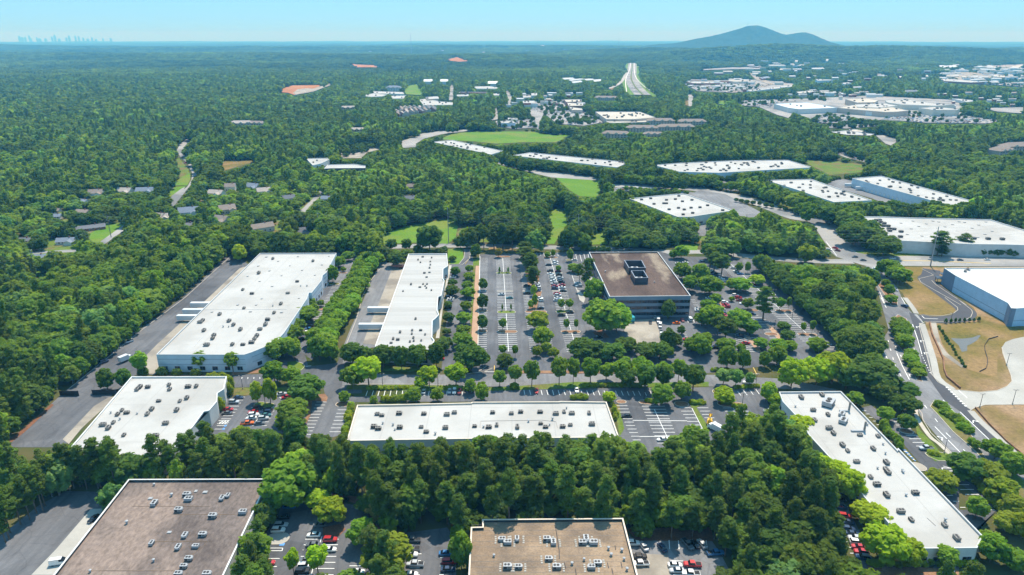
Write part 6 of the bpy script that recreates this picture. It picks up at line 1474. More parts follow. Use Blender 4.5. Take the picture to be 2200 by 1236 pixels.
def crown_geo(lobes, per, size, g, core=ICO1, asp=1.0, corek=0.66, upb=0.85):
    """lobes: (x,y,z,r,flat). leaf quads over each lobe's surface, plus a solid core in each"""
    V, F = [], []; nv = 0
    C = np.array([l[:3] for l in lobes]); RD = np.array([l[3] for l in lobes])
    for (x, y, z, r, fl) in lobes:
        n = max(6, int(per * r * r))
        d = g.normal(size=(n, 3)); d /= np.linalg.norm(d, axis=1)[:, None]
        rad = r * g.uniform(0.80, 1.12, n)[:, None]
        c = np.array([x, y, z]) + d * rad * np.array([1, 1, fl])
        dist = np.linalg.norm((c[:, None, :] - C[None]), axis=2) / RD[None]
        keep = (np.sum(dist < 0.72, axis=1) == 0)
        c = c[keep]; d = d[keep]; n = len(c)
        nr = d + g.normal(size=(n, 3)) * 0.55 + np.array([0, 0, upb]); nr /= np.linalg.norm(nr, axis=1)[:, None]
        t = np.cross(nr, g.normal(size=(n, 3))); t /= np.linalg.norm(t, axis=1)[:, None]; b = np.cross(nr, t)
        s = size * g.uniform(0.6, 1.25, n)[:, None]
        q = np.stack([c - t * s - b * s * asp * .7, c + t * s * .8 - b * s * asp, c + t * s + b * s * asp * .8, c - t * s * .7 + b * s * asp], 1).reshape(-1, 3)
        V.append(q); F.append((np.arange(n * 4).reshape(-1, 4) + nv)); nv += n * 4
    tv, tf = core
    CV, CF = [], []
    for (x, y, z, r, fl) in lobes:
        k = r * corek * (1 + 0.18 * g.normal(size=(len(tv), 1)).clip(-1, 1))
        CV.append(tv * k * np.array([1, 1, fl]) + np.array([x, y, z])); CF.append(tf + nv); nv += len(tv)
    return np.concatenate(V + CV), np.concatenate(F), np.concatenate(CF)

def np_mesh(name, V, Q, T, mat):
    me = bpy.data.meshes.new(name)
    nq, nt = len(Q), len(T)
    me.vertices.add(len(V)); me.vertices.foreach_set('co', V.astype(np.float32).ravel())
    idx = np.concatenate([Q.ravel(), T.ravel()]).astype(np.int32)
    me.loops.add(len(idx)); me.loops.foreach_set('vertex_index', idx)
    me.polygons.add(nq + nt)
    st = np.concatenate([np.arange(nq) * 4, nq * 4 + np.arange(nt) * 3]).astype(np.int32)
    me.polygons.foreach_set('loop_start', st)
    me.update(calc_edges=True); me.validate()
    me.materials.append(MATS[mat])
    return me

def lobes_broad(g, Rx=4.2, z0=2.2, z1=10.0, n=20, shape='round'):
    out = []; cz = (z0 + z1) / 2; hz = (z1 - z0) / 2
    for i in range(n):
        u = (i + .5) / n; ph = i * 2.39996 + g.uniform(-.4, .4); ct = 1 - 2 * u * 0.92; st = math.sqrt(max(0, 1 - ct * ct))
        k = g.uniform(.58, .92)
        x, y, z = st * math.cos(ph) * Rx * k, st * math.sin(ph) * Rx * k, cz + ct * hz * k
        f = 1.0
        if shape == 'oval': f = 1.0 - 0.45 * max(0, (z - cz) / hz)
        if shape == 'cone': f = 1.15 - 0.85 * (z - z0) / (z1 - z0)
        if shape == 'vase': f = 0.55 + 0.55 * (z - z0) / (z1 - z0)
        out.append((x * f, y * f, z, Rx * g.uniform(.19, .36) * (0.6 + 0.4 * f), g.uniform(.7, .9)))
    out.append((0, 0, cz, Rx * .45, 1.0)); out.append((0, 0, cz + hz * .45, Rx * .38, 1.0))
    return out
def lobes_pine(g, h=20.0, Rx=3.4, start=0.42, n=26):
    out = []
    for i in range(n):
        t = start + (1 - start) * (i + g.uniform(0, 1)) / n
        prof = (0.55 + 0.9 * (t - start) / (1 - start)) if t < start + .35 * (1 - start) else 1.15 * (1 - ((t - start) / (1 - start) - .35) / .78)
        r = Rx * max(.16, prof) * g.uniform(.45, .95); ph = i * 2.39996 + g.uniform(-.6, .6)
        out.append((r * math.cos(ph), r * math.sin(ph), h * t, g.uniform(.75, 1.25), g.uniform(.6, .8)))
    for k in range(5): out.append((g.uniform(-.4, .4), g.uniform(-.4, .4), h * (start + (1 - start) * (k + .6) / 5.2), 1.25 - .12 * k, .9))
    return out
def trunk_mb(h, r, g, pine=False, lod=0):
    mb = MB(); bx, by = g.uniform(-.25, .25), g.uniform(-.25, .25)
    mb.tube([(0, 0, -0.3), (bx * .5, by * .5, h * .35), (bx, by, h * .7), (bx * 1.2, by * 1.2, h * (.97 if pine else .86))], [r, r * .8, r * .5, r * .15], 'bark', 7 if lod == 0 else 4, False)
    if lod == 0:
        for k in range(6 if not pine else 9):
            t = (.3 if not pine else .45) + .07 * k; ph = k * 2.4 + g.uniform(0, 1); L = (2.6 if not pine else 2.0) * (1.1 - t)
            L *= 1.6
            mb.tube([(bx * t, by * t, h * t), (bx * t + L * .6 * math.cos(ph), by * t + L * .6 * math.sin(ph), h * t + L * .45), (bx * t + L * math.cos(ph), by * t + L * math.sin(ph), h * t + L * (.9 if not pine else .5))], [r * .35, r * .22, r * .06], 'bark', 4, False)
    return mb
LIB = {}   # kind -> list of (crown mesh, trunk mesh, nominal width, nominal height)
SPEC = {'broad': dict(n=34, shape='round'), 'oval': dict(n=34, shape='oval'), 'vase': dict(n=28, shape='vase'), 'cone': dict(n=32, shape='cone')}
def build_lib():
    for kind, sp in SPEC.items():
        LIB[kind] = []
        for k in range(3):
            g = np.random.default_rng(100 + k + len(kind) * 7)
            lb = lobes_broad(g, 4.2, 1.6 if kind != 'vase' else 2.6, 10.0, sp['n'], sp['shape'])
            V, Q, T = crown_geo(lb, 46, 0.40, g)
            LIB[kind].append((np_mesh("crown", V, Q, T, 'leaf'), trunk_mb(9.0, .22, g).mesh("trunk"), 8.2, 10.6))
    LIB['pine'] = []
    for k in range(4):
        g = np.random.default_rng(200 + k)
        lb = lobes_pine(g, 20, 3.4, (.42, .5, .35, .28)[k], (26, 22, 30, 34)[k])
        V, Q, T = crown_geo(lb, 75, 0.34, g, asp=.5, corek=.58)
        LIB['pine'].append((np_mesh("crown", V, Q, T, 'leaf'), trunk_mb(20.0, .26, g, True).mesh("trunk"), 7.4, 20.8))
    LIB['shrub'] = []
    for k in range(3):
        g = np.random.default_rng(300 + k)
        lb = [(g.uniform(-.55, .55), g.uniform(-.55, .55), g.uniform(.35, 1.1), g.uniform(.45, .65), .9) for q in range(7)] + [(0, 0, .6, .8, .85)]
        V, Q, T = crown_geo(lb, 190, 0.13, g, core=ICO1, corek=.88)
        LIB['shrub'].append((np_mesh("crown", V, Q, T, 'leaf'), None, 2.4, 1.75))
build_lib()
TINT = {'L': (.172, .238, .017), 'G': (.102, .160, .020), 'D': (.066, .108, .022), 'P': (.070, .106, .021), 'C': (.090, .145, .022), 'Y': (.135, .172, .020), 'S': (.155, .195, .018), 'B': (.17, .15, .04), 'M': (.115, .185, .024), 'W': (.13, .21, .06)}
TNAME = {'L': "lime-green", 'G': "mid-green", 'D': "dark green", 'P': "dark green", 'C': "green conical", 'Y': "yellow-green", 'S': "clipped green", 'B': "olive-brown", 'M': "fresh green", 'W': "pale silvery-green"}
WAY = {"far end": "the back", "near end": "the front", "left": "left", "right": "right"}
TREES = []      # individuals: (x, y, width, height, kind, tint, label, group, species, z)
def jit(c, a=.16): 
    k = 1.85 * (1 + random.uniform(-a, a)); return tuple(v * k * (1 + random.uniform(-.07, .07)) for v in c)
def trees(where, s, code, kind, group, way="far end", species=None):
    lst = px(s); n = len(lst)
    for i, v in enumerate(lst):
        p = P(v[0], v[1]); dpt = p.y * math.cos(PITCH) + CAM_H * math.sin(PITCH)
        w = v[2] * dpt / FPX; h = max(1.0, height_at(p, v[1] - v[3]) * .97)
        if kind in ('broad', 'vase', 'oval'): h = max(h, .78 * w)
        sp = species or ('shrub' if kind == 'shrub' else 'tree')
        noun = {'pine': 'pine', 'shrub': 'shrub', 'cone': 'tree'}.get(kind, 'tree')
        lab = "%s %s %s" % (TNAME[code], noun, where) if n == 1 else "%s %s %s, %s from %s" % (TNAME[code], noun, where, ORD[min(i, 24)], WAY[way])
        TREES.append((p.x, p.y, w, h, kind, jit(TINT[code]), lab, group, p.z))
def row(where, a, b, n, w, h, code, kind, group, jx=0.5, way="far end", side=0.0):
    """n trees between two photo positions; w, h in metres"""
    q = px(a + " " + b); p0, p1 = P(q[0][0], q[0][1]), P(q[1][0], q[1][1])
    noun = {'pine': 'pine', 'shrub': 'shrub'}.get(kind, 'tree')
    for i in range(n):
        p = p0.lerp(p1, (i + .5) / n); p.x += random.uniform(-jx, jx); p.y += random.uniform(-jx, jx)
        lab = "%s %s %s, %s from %s" % (TNAME[code], noun, where, ORD[min(i, 24)], WAY[way])
        TREES.append((p.x, p.y, w * random.uniform(.85, 1.15), h * random.uniform(.85, 1.15), kind, jit(TINT[code]), lab, group, 0.0))

g1 = "trees round the cross street"
trees("in the row at the streaked building's front end", "n620,440,260,270 770,440,180,220 970,475,240,285 1170,500,170,300 1350,482,230,285 1560,470,175,305", 'D', 'broad', g1, "left")
trees("at the drive junction", "n800,680,320,340", 'L', 'vase', g1); trees("left of the lime tree at the junction", "n620,700,240,260", 'G', 'broad', g1)
trees("along the cross street's near kerb", "n1480,692,220,245 1390,722,180,150 1780,682,275,275", 'L', 'vase', g1, "left")
trees("massed at the end of the narrow lot", "n1940,505,340,325", 'D', 'broad', g1); trees("beside the massive tree at the narrow lot's end", "n2110,450,110,170", 'D', 'oval', g1)
trees("in the row behind the long front warehouse", "n530,862,130,135 855,872,95,95 1300,862,190,185 1570,862,155,175 1940,765,145,175 2070,842,160,200", 'G', 'oval', g1, "left")
trees("beside the front-left lot", "O1150,485,390,305", 'D', 'broad', g1); trees("in front of the big round tree at the front-left lot", "O1000,705,330,255", 'G', 'broad', g1); trees("lowest on the bank of the front-left lot", "O930,775,220,170", 'L', 'broad', g1)
trees("on the front-left lot's grass island", "O600,503,150,265 745,523,170,330", 'L', 'oval', g1, "left"); trees("beside the drive's rounded corner", "O790,285,240,275 970,300,190,220", 'G', 'broad', g1, "left")
trees("against the small warehouse's wall", "O290,412,110,160 200,582,115,200", 'S', 'shrub', g1, species='shrub')
row("in the hedge left of the long front warehouse", "O1665,545", "O1565,905", 8, 4.2, 4.6, 'S', 'shrub', "hedge shrubs beside the long warehouse")
row("in the hedge right of the long front warehouse", "Q400,470", "Q440,660", 5, 3.0, 3.6, 'S', 'shrub', "hedge shrubs beside the long warehouse")
g2 = "trees beside the big warehouse"
row("in the long tree line", "m1300,140", "m700,1190", 20, 10.5, 12, 'M', 'broad', g2, 1.5); row("in the left flank of the long tree line", "m1200,130", "m640,1120", 16, 10.0, 11.5, 'G', 'broad', g2, 1.5)
trees("on the rounded end of the tree line", "n250,392,220,310 370,402,220,280", 'G', 'broad', g2, "left")
trees("on an island beside the big warehouse", "m815,352,135,215", 'G', 'oval', g2); trees("at the far end of the warehouse lot", "m880,185,150,140 985,112,130,125 935,232,60,60", 'G', 'broad', g2, "left")
trees("along the big warehouse's right wall", "m565,632,120,115 610,705,100,125 520,795,245,170 680,625,75,85 660,885,105,105 390,905,210,160 370,1005,240,160", 'G', 'broad', g2); trees("at the chamfered warehouse entrance", "m270,1185,250,225 190,1235,240,255 380,1212,160,255", 'M', 'broad', g2, "left")
trees("at the far end of the service yard", "D1535,422,90,120 1590,382,95,125 1770,364,130,88 1985,362,122,92", 'L', 'oval', g2, "left")
trees("in front of the big warehouse's facade", "D1290,1112,135,125 1490,1128,95,132 905,1152,112,162 1880,1052,95,120", 'M', 'vase', g2, "left")
trees("standing like a column behind the small warehouse", "D690,1240,112,145 800,1232,98,138", 'D', 'oval', g2, "left"); trees("clipped in front of the warehouse facade", "D915,1152,82,62 1035,1152,78,62 1135,1152,82,62 1255,1152,82,62", 'D', 'shrub', g2, "left")
trees("beside the small warehouse's far corner", "D1360,1185,90,70 1420,1188,100,72 1470,1236,70,110", 'Y', 'shrub', g2, "left")
g3 = "trees of the narrow lot"
trees("along the streaked building in the narrow lot", "E737,516,60,66 720,577,56,46 720,642,84,72 692,722,50,50 695,817,72,76 685,892,52,46 670,992,104,92", 'D', 'broad', g3); trees("along the gravel path in the narrow lot", "E830,492,48,52 825,542,72,52 815,597,72,52 820,652,88,58 805,737,72,66 790,822,92,82 790,892,88,62 785,962,122,82", 'G', 'broad', g3)
g4 = "trees of the big central lot"
trees("on the gravel path's islands", "E915,607,60,86 912,727,72,108 912,862,66,112", 'D', 'oval', g4); trees("a slim sapling on the first row's islands", "E1020,497,16,46 1075,497,16,46 1037,737,16,52 1093,737,16,52", 'M', 'cone', g4)
trees("in the front islands of the first row", "E1040,862,58,82 1040,1022,58,72 1120,1037,46,92", 'G', 'vase', g4); trees("dark and round at the big lot's front", "E1055,1107,102,102", 'D', 'broad', g4); trees("at the far end of the first row", "E1015,397,42,66", 'B', 'broad', g4)
trees("in the tall pine median", "E1180,402,120,115 1170,440,100,120 1195,462,125,145 1230,500,110,140 1215,522,115,165 1235,602,105,155 1228,577,105,135", 'P', 'pine', g4)
trees("in the slim row below the pine median", "E1238,642,42,82 1245,717,36,102 1217,727,36,66", 'L', 'oval', g4); trees("in the front half of the median", "E1255,802,75,62 1270,862,135,132 1290,972,122,142 1320,1012,62,82 1262,1032,58,76 1360,1042,66,76", 'Y', 'broad', g4)
trees("in the second double row's islands", "E1395,492,46,50 1412,732,52,76 1465,732,56,76 1445,867,42,86 1508,867,36,86", 'M', 'vase', g4); trees("near the office's far-left corner", "E1470,422,42,92 1495,492,82,62 1325,397,42,42 1362,392,32,52", 'M', 'oval', g4, "left")
g5 = "trees round the office"
trees("hugging the office's left wall", "E1570,602,95,215 1530,560,70,130 1600,540,80,150", 'D', 'pine', g5); trees("by the office's front-left corner", "E1620,692,115,175 1645,662,95,125", 'M', 'broad', g5); trees("huge beside the loading court", "E1680,892,235,245 1765,882,185,205", 'M', 'broad', g5, "left")
trees("in the grove below the loading court", "E1560,1052,200,125 1640,1040,150,110 1740,1062,160,125 1830,1000,130,95 1950,1040,140,105 2040,1050,140,120", 'D', 'broad', g5, "left")
trees("in the row along the cross street's far kerb", "E1020,1222,92,112 1120,1212,102,142 1225,1222,112,182 1400,1212,122,192 1490,1202,84,172 1600,1202,132,172 1700,1182,112,112 1800,1202,152,172 1920,1212,152,182 2060,1222,142,172 2160,1192,92,152", 'G', 'vase', "street trees on the cross street", "left")
trees("a small one beside the cross street", "E835,1236,70,70 905,1236,60,50 1115,1236,60,40", 'G', 'oval', "street trees on the cross street", "left")
g6 = "trees along the far street"
trees("on the far street, left of the drive", "E575,362,155,185 370,452,112,102 330,352,72,82 430,352,62,82 500,372,60,60 280,420,90,100 200,470,100,120", 'D', 'broad', g6, "right"); trees("at the narrow lot's drive", "E770,337,72,82 870,402,72,102 665,367,56,46 720,422,52,36", 'D', 'oval', g6, "left")
trees("in the pine row behind the big lot", "E920,342,82,152 985,347,112,172 1040,352,112,182 1100,352,112,172 1160,352,92,162", 'P', 'pine', g6, "left"); trees("along the far street behind the central lot", "E1430,332,72,92 1480,342,112,162 1560,332,102,172", 'P', 'broad', g6, "left"); trees("behind the office roof on the far street", "E1850,352,102,112 1995,352,82,82 1760,345,70,60", 'D', 'broad', g6, "left")
row("in the low hedge behind the office", "E1540,352", "E1730,356", 6, 6, 5, 'D', 'shrub', g6)
g7 = "trees of the lots right of the office"
trees("along the office's right side", "N340,422,195,205 530,482,195,265 420,552,155,195 650,602,265,235 720,702,122,132", 'G', 'broad', g7); trees("bright in the far right lot", "N990,562,225,172 890,552,122,152 980,342,82,122 1075,352,62,142", 'M', 'broad', g7); trees("tall in the middle of the right lot", "N1250,882,285,405", 'P', 'pine', g7)
trees("below the office's near-right corner", "N1080,762,122,142 900,672,62,62 640,782,165,142 560,942,175,152 680,952,265,265", 'G', 'broad', g7); trees("clustered in the near right lot", "N960,1002,245,265 1100,1042,185,185 1225,1202,152,132", 'M', 'broad', g7); trees("dark in the near right lot", "N820,1132,265,285 740,1050,200,240", 'P', 'pine', g7, "right")
trees("slim on the right lot's islands", "N1440,772,102,152 1535,772,72,172 1700,1032,72,142 1800,1032,72,162", 'M', 'vase', g7); trees("on the right lot's gravel strip", "N1480,1002,145,102 1520,1102,155,112", 'D', 'broad', g7); trees("by the loading court's wall", "N180,872,165,245 180,1232,185,285 330,1042,92,112 260,1180,160,160", 'D', 'oval', g7)
trees("in the row closing the right lot", "N560,1232,235,225 450,1236,180,170 840,1236,200,160 1000,1232,102,92 1420,1236,200,110 1550,1236,160,130 1860,1232,215,112", 'G', 'broad', g7, "left"); trees("behind the office's far-right corner", "N330,192,155,165 240,192,92,112 640,202,155,205 920,172,132,205", 'M', 'broad', g7, "left"); trees("in the pine clump right of the office", "N650,302,205,255 700,340,180,240 780,392,235,265 720,260,200,220", 'P', 'pine', g7); trees("light-leaved far in the right lot", "N1180,482,155,122", 'L', 'broad', g7)
g8 = "trees round the diagonal building"
trees("in the wood's edge north of the diagonal building", "F130,1030,132,152 300,1112,122,172 400,1112,92,152 620,1082,112,132 540,1100,80,110", 'G', 'oval', g8, "left"); trees("bright north of the diagonal building", "F710,1232,172,205 870,1210,180,190 970,1202,200,215", 'L', 'broad', g8, "left"); trees("at the boulevard north of the diagonal building", "F1210,1236,285,195 1060,1236,180,180", 'D', 'broad', g8, "right"); trees("by the boulevard", "F1160,1042,172,62", 'B', 'broad', g8)
trees("at the diagonal building's far-left corner", "I280,142,122,102 560,122,92,132 610,162,82,92", 'L', 'broad', g8, "left")
trees("along the diagonal building's left wall", "I780,330,150,110 880,622,145,165 1000,662,185,155 1090,762,155,205 1180,902,175,135 1250,932,165,125 1280,1152,255,245 1450,1182,165,185", 'L', 'broad', g8); trees("in front of the diagonal building's near end", "I1690,1192,155,145", 'G', 'vase', g8)
row("in the bed before the diagonal building's near end", "I1200,1175", "I1900,1165", 13, 4, 2.6, 'S', 'shrub', g8, way="left")
trees("right of the diagonal building's far end", "I1115,152,102,92 1310,252,102,92", 'M', 'broad', g8); trees("dark between the right lot and the boulevard", "I1420,202,165,125 1440,105,135,102 1445,312,104,104 1300,130,150,130", 'D', 'broad', g8, "left")
row("along the right lot's inner edge", "I1290,285", "I1420,440", 8, 4.5, 4.5, 'G', 'shrub', g8); trees("leaning over the diagonal building's right wall", "I1660,695,175,125", 'Y', 'broad', g8); trees("at the right lot's lower end", "I1885,872,122,142 1980,1152,165,185 2120,1202,155,125 1960,1060,120,110", 'M', 'broad', g8)
trees("shading the boulevard's near lane", "I1800,622,205,165", 'D', 'broad', g8); trees("yellowing by the boulevard's near end", "I1960,645,185,135 2050,765,175,155 2120,880,170,160 2180,1000,150,160 2080,960,150,130", 'Y', 'broad', g8); row("along the right lot's outer edge", "I1880,640", "I2180,980", 12, 4.0, 3.0, 'S', 'shrub', g8)
g9 = "planting of the boulevard medians"
row("in the boulevard's near median", "I1645,145", "I1850,335", 10, 6.5, 4.0, 'G', 'shrub', g9, .8); trees("in the boulevard's near median", "I1890,432,56,62 1860,400,50,44", 'M', 'broad', g9); trees("large in the boulevard's near median", "I2010,495,155,125 2120,605,155,155", 'G', 'broad', g9)
row("in the boulevard's middle median", "i780,350", "i860,600", 5, 10, 8, 'G', 'broad', g9, .5); row("low in the boulevard's middle median", "i900,660", "i1010,900", 6, 6.5, 4.8, 'M', 'broad', g9, .5)
trees("in the boulevard's far median", "F1330,642,62,82 1350,692,74,62 1310,590,50,60", 'G', 'broad', g9); trees("at the corner of the highway crossing", "F1320,522,122,125 1395,565,135,115 1360,540,120,110", 'G', 'broad', g9)
row("in the row beside the pond", "i1290,290", "i1710,265", 8, 2.0, 3.2, 'D', 'cone', g9, .2, way="left"); row("in the hedge beside the pond", "i1230,320", "i1540,800", 16, 2.2, 2.0, 'D', 'shrub', g9, .3)
trees("on the rounded corner island of the cross street", "Q1648,440,185,190", 'L', 'broad', g9); trees("on the island below the cross street's grove", "Q945,480,235,250 1170,425,180,230", 'M', 'broad', g9, "left"); trees("large on the cross street's kerb", "Q1300,330,300,340 960,310,220,300 760,330,250,330 560,320,200,260", 'D', 'vase', g9, "right"); trees("beside the white SUV on the cross street", "Q1640,250,200,190 1780,270,170,210 1935,270,120,170", 'W', 'vase', g9, "left"); trees("at the front-right lot's far corner", "Q2120,440,140,230 2180,460,120,160", 'L', 'broad', g9, "left"); trees("at the long warehouse's right corner", "Q362,445,140,125", 'L', 'broad', g9)
for a, b, n, w, h, lb in (("Q770,440", "Q850,445", 2, 3.5, 2.5, "on the island under the lime tree"), ("Q1270,460", "Q1430,460", 5, 3.5, 2.4, "at the head of the grass median"), ("Q1620,460", "Q1740,465", 3, 3.2, 2, "on the clipped island, left"), ("Q1770,500", "Q1900,510", 4, 3.5, 2.6, "on the clipped island, right"), ("n940,850", "n1220,845", 6, 4.2, 3.4, "behind the long front warehouse"), ("Q-60,400", "Q110,405", 5, 4.2, 3.0, "behind the long warehouse's right half"),
                          ("n780,720", "n1300,705", 12, 3.6, 2.2, "in the hedge of the cross street, left stretch"), ("n1600,705", "n1860,712", 6, 3.4, 2.2, "in the hedge of the cross street, middle stretch"), ("Q60,262", "Q800,268", 16, 3.4, 2.4, "in the hedge of the cross street, long stretch"), ("Q1760,290", "Q2050,270", 8, 3.0, 2.2, "in the hedge above the right parking row"), ("Q1500,90", "Q1820,100", 7, 3.4, 2.2, "in the hedge of the right lot's front"), ("j1130,600", "j1250,630", 3, 3.2, 2.4, "on the kerbed tip by the boulevard"), ("M370,350", "M500,350", 5, 1.6, .9, "low on the first row's island"), ("M1035,786", "M1205,786", 5, 2.0, 1.1, "low on the second row's island")):
    row(lb, a, b, n, w, h, 'S', 'shrub', "clipped hedge shrubs", .15, way="left")
gA = "trees by the near lot"
trees("in the near lot's middle bed", "K660,520,260,250 810,650,320,300", 'L', 'broad', gA, "left"); trees("alone in the near lot", "K1160,895,310,305", 'M', 'broad', gA); trees("spreading widest over the near lot", "K1430,1236,520,420", 'Y', 'broad', gA); trees("slim in the near lot", "K375,1230,170,300 650,1225,250,330", 'L', 'vase', gA, "left"); trees("against the brown gravel-roofed building", "K-40,1150,330,390", 'G', 'broad', gA); trees("bushy at the brown building's corner", "K60,730,260,330", 'D', 'oval', gA); trees("broad at the near lot's corner", "K330,480,560,560", 'M', 'broad', gA); trees("between the near lot and the tan building", "L60,1180,250,480 30,1000,200,350", 'G', 'oval', gA, "right"); trees("with a pale leaning trunk by the pine-straw bank", "K1330,690,270,330", 'B', 'pine', gA)
gE = "trees edging the woodland"
row("edging the long service yard", "D430,1232", "D1440,398", 25, 8, 10.5, 'C', 'oval', gE, 1.2, way="near end"); row("behind the edge of the long service yard", "D380,1200", "D1400,380", 25, 9, 13, 'M', 'oval', gE, 2.0, way="near end")
row("edging the right lots", "N1185,300", "N2230,1210", 22, 11, 13, 'D', 'broad', gE, 1.5)
row("edging the near-left asphalt yard", "G-60,1090", "G400,705", 11, 7.5, 19, 'P', 'pine', gE, 1.5, way="left"); row("behind the near-left asphalt yard", "G430,690", "G800,660", 9, 7.5, 20, 'P', 'pine', gE, 1.2, way="left")
gB = "trees round the distant warehouses"
row("in front of the left thin warehouse", "c880,985", "c1650,1150", 22, 11, 11.5, 'D', 'broad', gB, .6, way="left"); row("in front of the right thin warehouse", "B1110,925", "B1700,1005", 24, 10, 10.5, 'D', 'broad', gB, .6, way="left"); row("before the longest white warehouse", "g120,350", "g960,385", 20, 10, 11, 'G', 'broad', gB, 3.0, way="left"); row("along the far boulevard", "g980,380", "g1640,470", 14, 10, 11, 'G', 'broad', gB, 4.0, way="left"); row("beside the blue-walled warehouse", "g1500,420", "g2200,620", 16, 9, 10, 'G', 'broad', gB, 5.0, way="left"); row("slim and dark on the square warehouse's walls", "g265,615", "g560,710", 4, 4, 8, 'D', 'cone', gB, .2, way="left"); row("slim and dark on the square warehouse's front", "g800,790", "g1350,720", 4, 4.5, 9, 'D', 'cone', gB, .2, way="left"); row("behind the large square warehouse", "h700,225", "h2000,255", 16, 14, 15, 'D', 'broad', gB, 2.5, way="left"); row("in the lot of the square warehouse", "g60,420", "g840,470", 12, 5, 6, 'G', 'broad', gB, 4.0, way="left"); row("small on the far boulevard's median", "g1330,540", "g1960,650", 9, 5, 5, 'D', 'broad', gB, 1.0, way="left")
trees("before the large square warehouse's wall", "h1430,690,280,310 1720,640,200,225 1480,690,180,130", 'D', 'pine', gB, "left"); trees("massed left of the large square warehouse", "h820,680,320,250 700,590,260,250 500,570,330,270 640,480,280,200 230,330,300,220 420,420,260,220", 'D', 'broad', gB, "right"); row("in the clipped row right of the large square warehouse", "h1890,680", "h2300,690", 6, 8, 8, 'D', 'oval', gB, .2, way="left")

# ------------------------------------------------------------------ woodland: scattered over all ground that is not paved, built on or kept open
WC = []    # forest candidates (x, y, w, h, kind)
def crown_hits(x, y, w, h, z, low):
    bad = np.zeros(len(x), bool)
    for fx, fz in ((0, .97), (-.3, .84), (.3, .84), (-.42, .62), (.42, .62), (0, .75), (0, .55), (-.3, .4), (.3, .4)) + (((0, .3),) if low else ()):
        U, Vv = proj(x + fx * w, y, z + fz * h)
        for poly in PROT:
            xs = [p[0] for p in poly]; ys = [p[1] for p in poly]
            m = (U > min(xs)) & (U < max(xs)) & (Vv > min(ys)) & (Vv < max(ys)) & ~bad
            if m.any(): bad[np.where(m)[0][inside(poly, U[m], Vv[m])]] = True
    return bad
def scatter(d0, d1, step, az=41.0, seed=1, jitter=.42):
    g = np.random.default_rng(seed)
    X = np.arange(-d1 * math.sin(R(az)), d1 * math.sin(R(az)), step); Y = np.arange(60, d1, step)
    gx, gy = np.meshgrid(X, Y); gx = gx + g.uniform(-jitter, jitter, gx.shape) * step; gy = gy + g.uniform(-jitter, jitter, gy.shape) * step
    gx, gy = gx.ravel(), gy.ravel(); D = np.hypot(gx, gy)
    k = (D > d0) & (D < d1) & (np.abs(np.arctan2(gx, gy)) < R(az)); gx, gy = gx[k], gy[k]
    z = terrain(gx, gy); U, Vv = proj(gx, gy, z); U2, V2 = proj(gx, gy, z + 26)
    k = (U > -160) & (U < 2360) & (V2 < 1270); gx, gy = gx[k], gy[k]
    bad = np.zeros(len(gx), bool)
    for poly in NOGROW:
        xs = [p[0] for p in poly]; ys = [p[1] for p in poly]
        m = (gx > min(xs)) & (gx < max(xs)) & (gy > min(ys)) & (gy < max(ys)) & ~bad
        if m.any(): bad[np.where(m)[0][inside(poly, gx[m], gy[m])]] = True
    return gx[~bad], gy[~bad], g
def woods(d0, d1, step, seed):
    gx, gy, g = scatter(d0, d1, step, seed=seed); n = len(gx); z = terrain(gx, gy)
    belt = (gy < 300) & (gx < 95); right = (gy < 330) & (gx > 60)
    nse = fbm(gx / 90, gy / 90, 31)
    pine = np.where(belt, g.uniform(size=n) < .88, g.uniform(size=n) < np.where(nse > .52, .30, .06))
    pine = np.where(right & (gy < 260), g.uniform(size=n) < .62, pine)
    h = np.where(pine, g.uniform(15, 25, n), 10 + 11 * g.beta(2, 2.4, n)); w = np.where(pine, g.uniform(6.5, 10.0, n), 9 + 11 * g.beta(1.6, 2.2, n))
    h = h * (.72 + .56 * fbm(gx / 130, gy / 130, 77))
    w = np.where((gy < 330) & ~pine, np.minimum(w, 12.5), w); h = np.where(pine, h, np.maximum(h, .8 * w))
    U0, V0 = proj(gx, gy, z); est = np.zeros(n, bool)
    for e_ in ESTATE: est |= inside(e_, U0, V0)
    h = np.where(est, h * .62, h); w = np.where(est, w * .78, w)
    drop = est & (g.uniform(size=n) < .30)
    alive = np.ones(n, bool); todo = np.ones(n, bool)
    for k, sc in enumerate((1, .72, .5, .32)):
        ii = np.where(todo)[0]
        if not len(ii): break
        bad = crown_hits(gx[ii], gy[ii], w[ii] * (sc if k else 1), h[ii] * sc, z[ii], gy[ii].min() < 900)
        ok = ii[~bad]; h[ok] *= sc; w[ok] *= (sc ** .6 if k else 1); todo[ok] = False
    alive = ~todo & ~drop
    return gx[alive], gy[alive], z[alive], w[alive], h[alive], pine[alive], nse[alive], g
def tint_for(pine, nse, x, y, g, n):
    base = np.where(pine[:, None], np.array([TINT['P']]), np.array([(.086, .130, .022)]))
    u = g.uniform(size=n)
    lime = (~pine) & (u < .11 + .12 * (nse > .58)); base = np.where(lime[:, None], np.array([(.122, .175, .021)]), base)
    dark = (~pine) & (u > .72); base = np.where(dark[:, None], np.array([(.060, .098, .022)]), base)
    pale = (~pine) & (u > .30) & (u < .35); base = np.where(pale[:, None], np.array([(.10, .165, .050)]), base)
    k = 1.9 * g.uniform(.86, 1.18, n)[:, None] * (0.55 + .95 * nse)[:, None] * g.uniform(.92, 1.08, (n, 3))
    return base * k
x, y, z, w, h, pn, ns, g = woods(60, 960, 7.3, 5)
tn = tint_for(pn, ns, x, y, g, len(x))
D = np.hypot(x, y)
U, _v = proj(x, y, z + h * .7)
order = np.argsort(D); n_pine = 300 - sum(1 for t in TREES if t[4] == 'pine'); n_broad = 300
taken = np.zeros(len(x), bool)
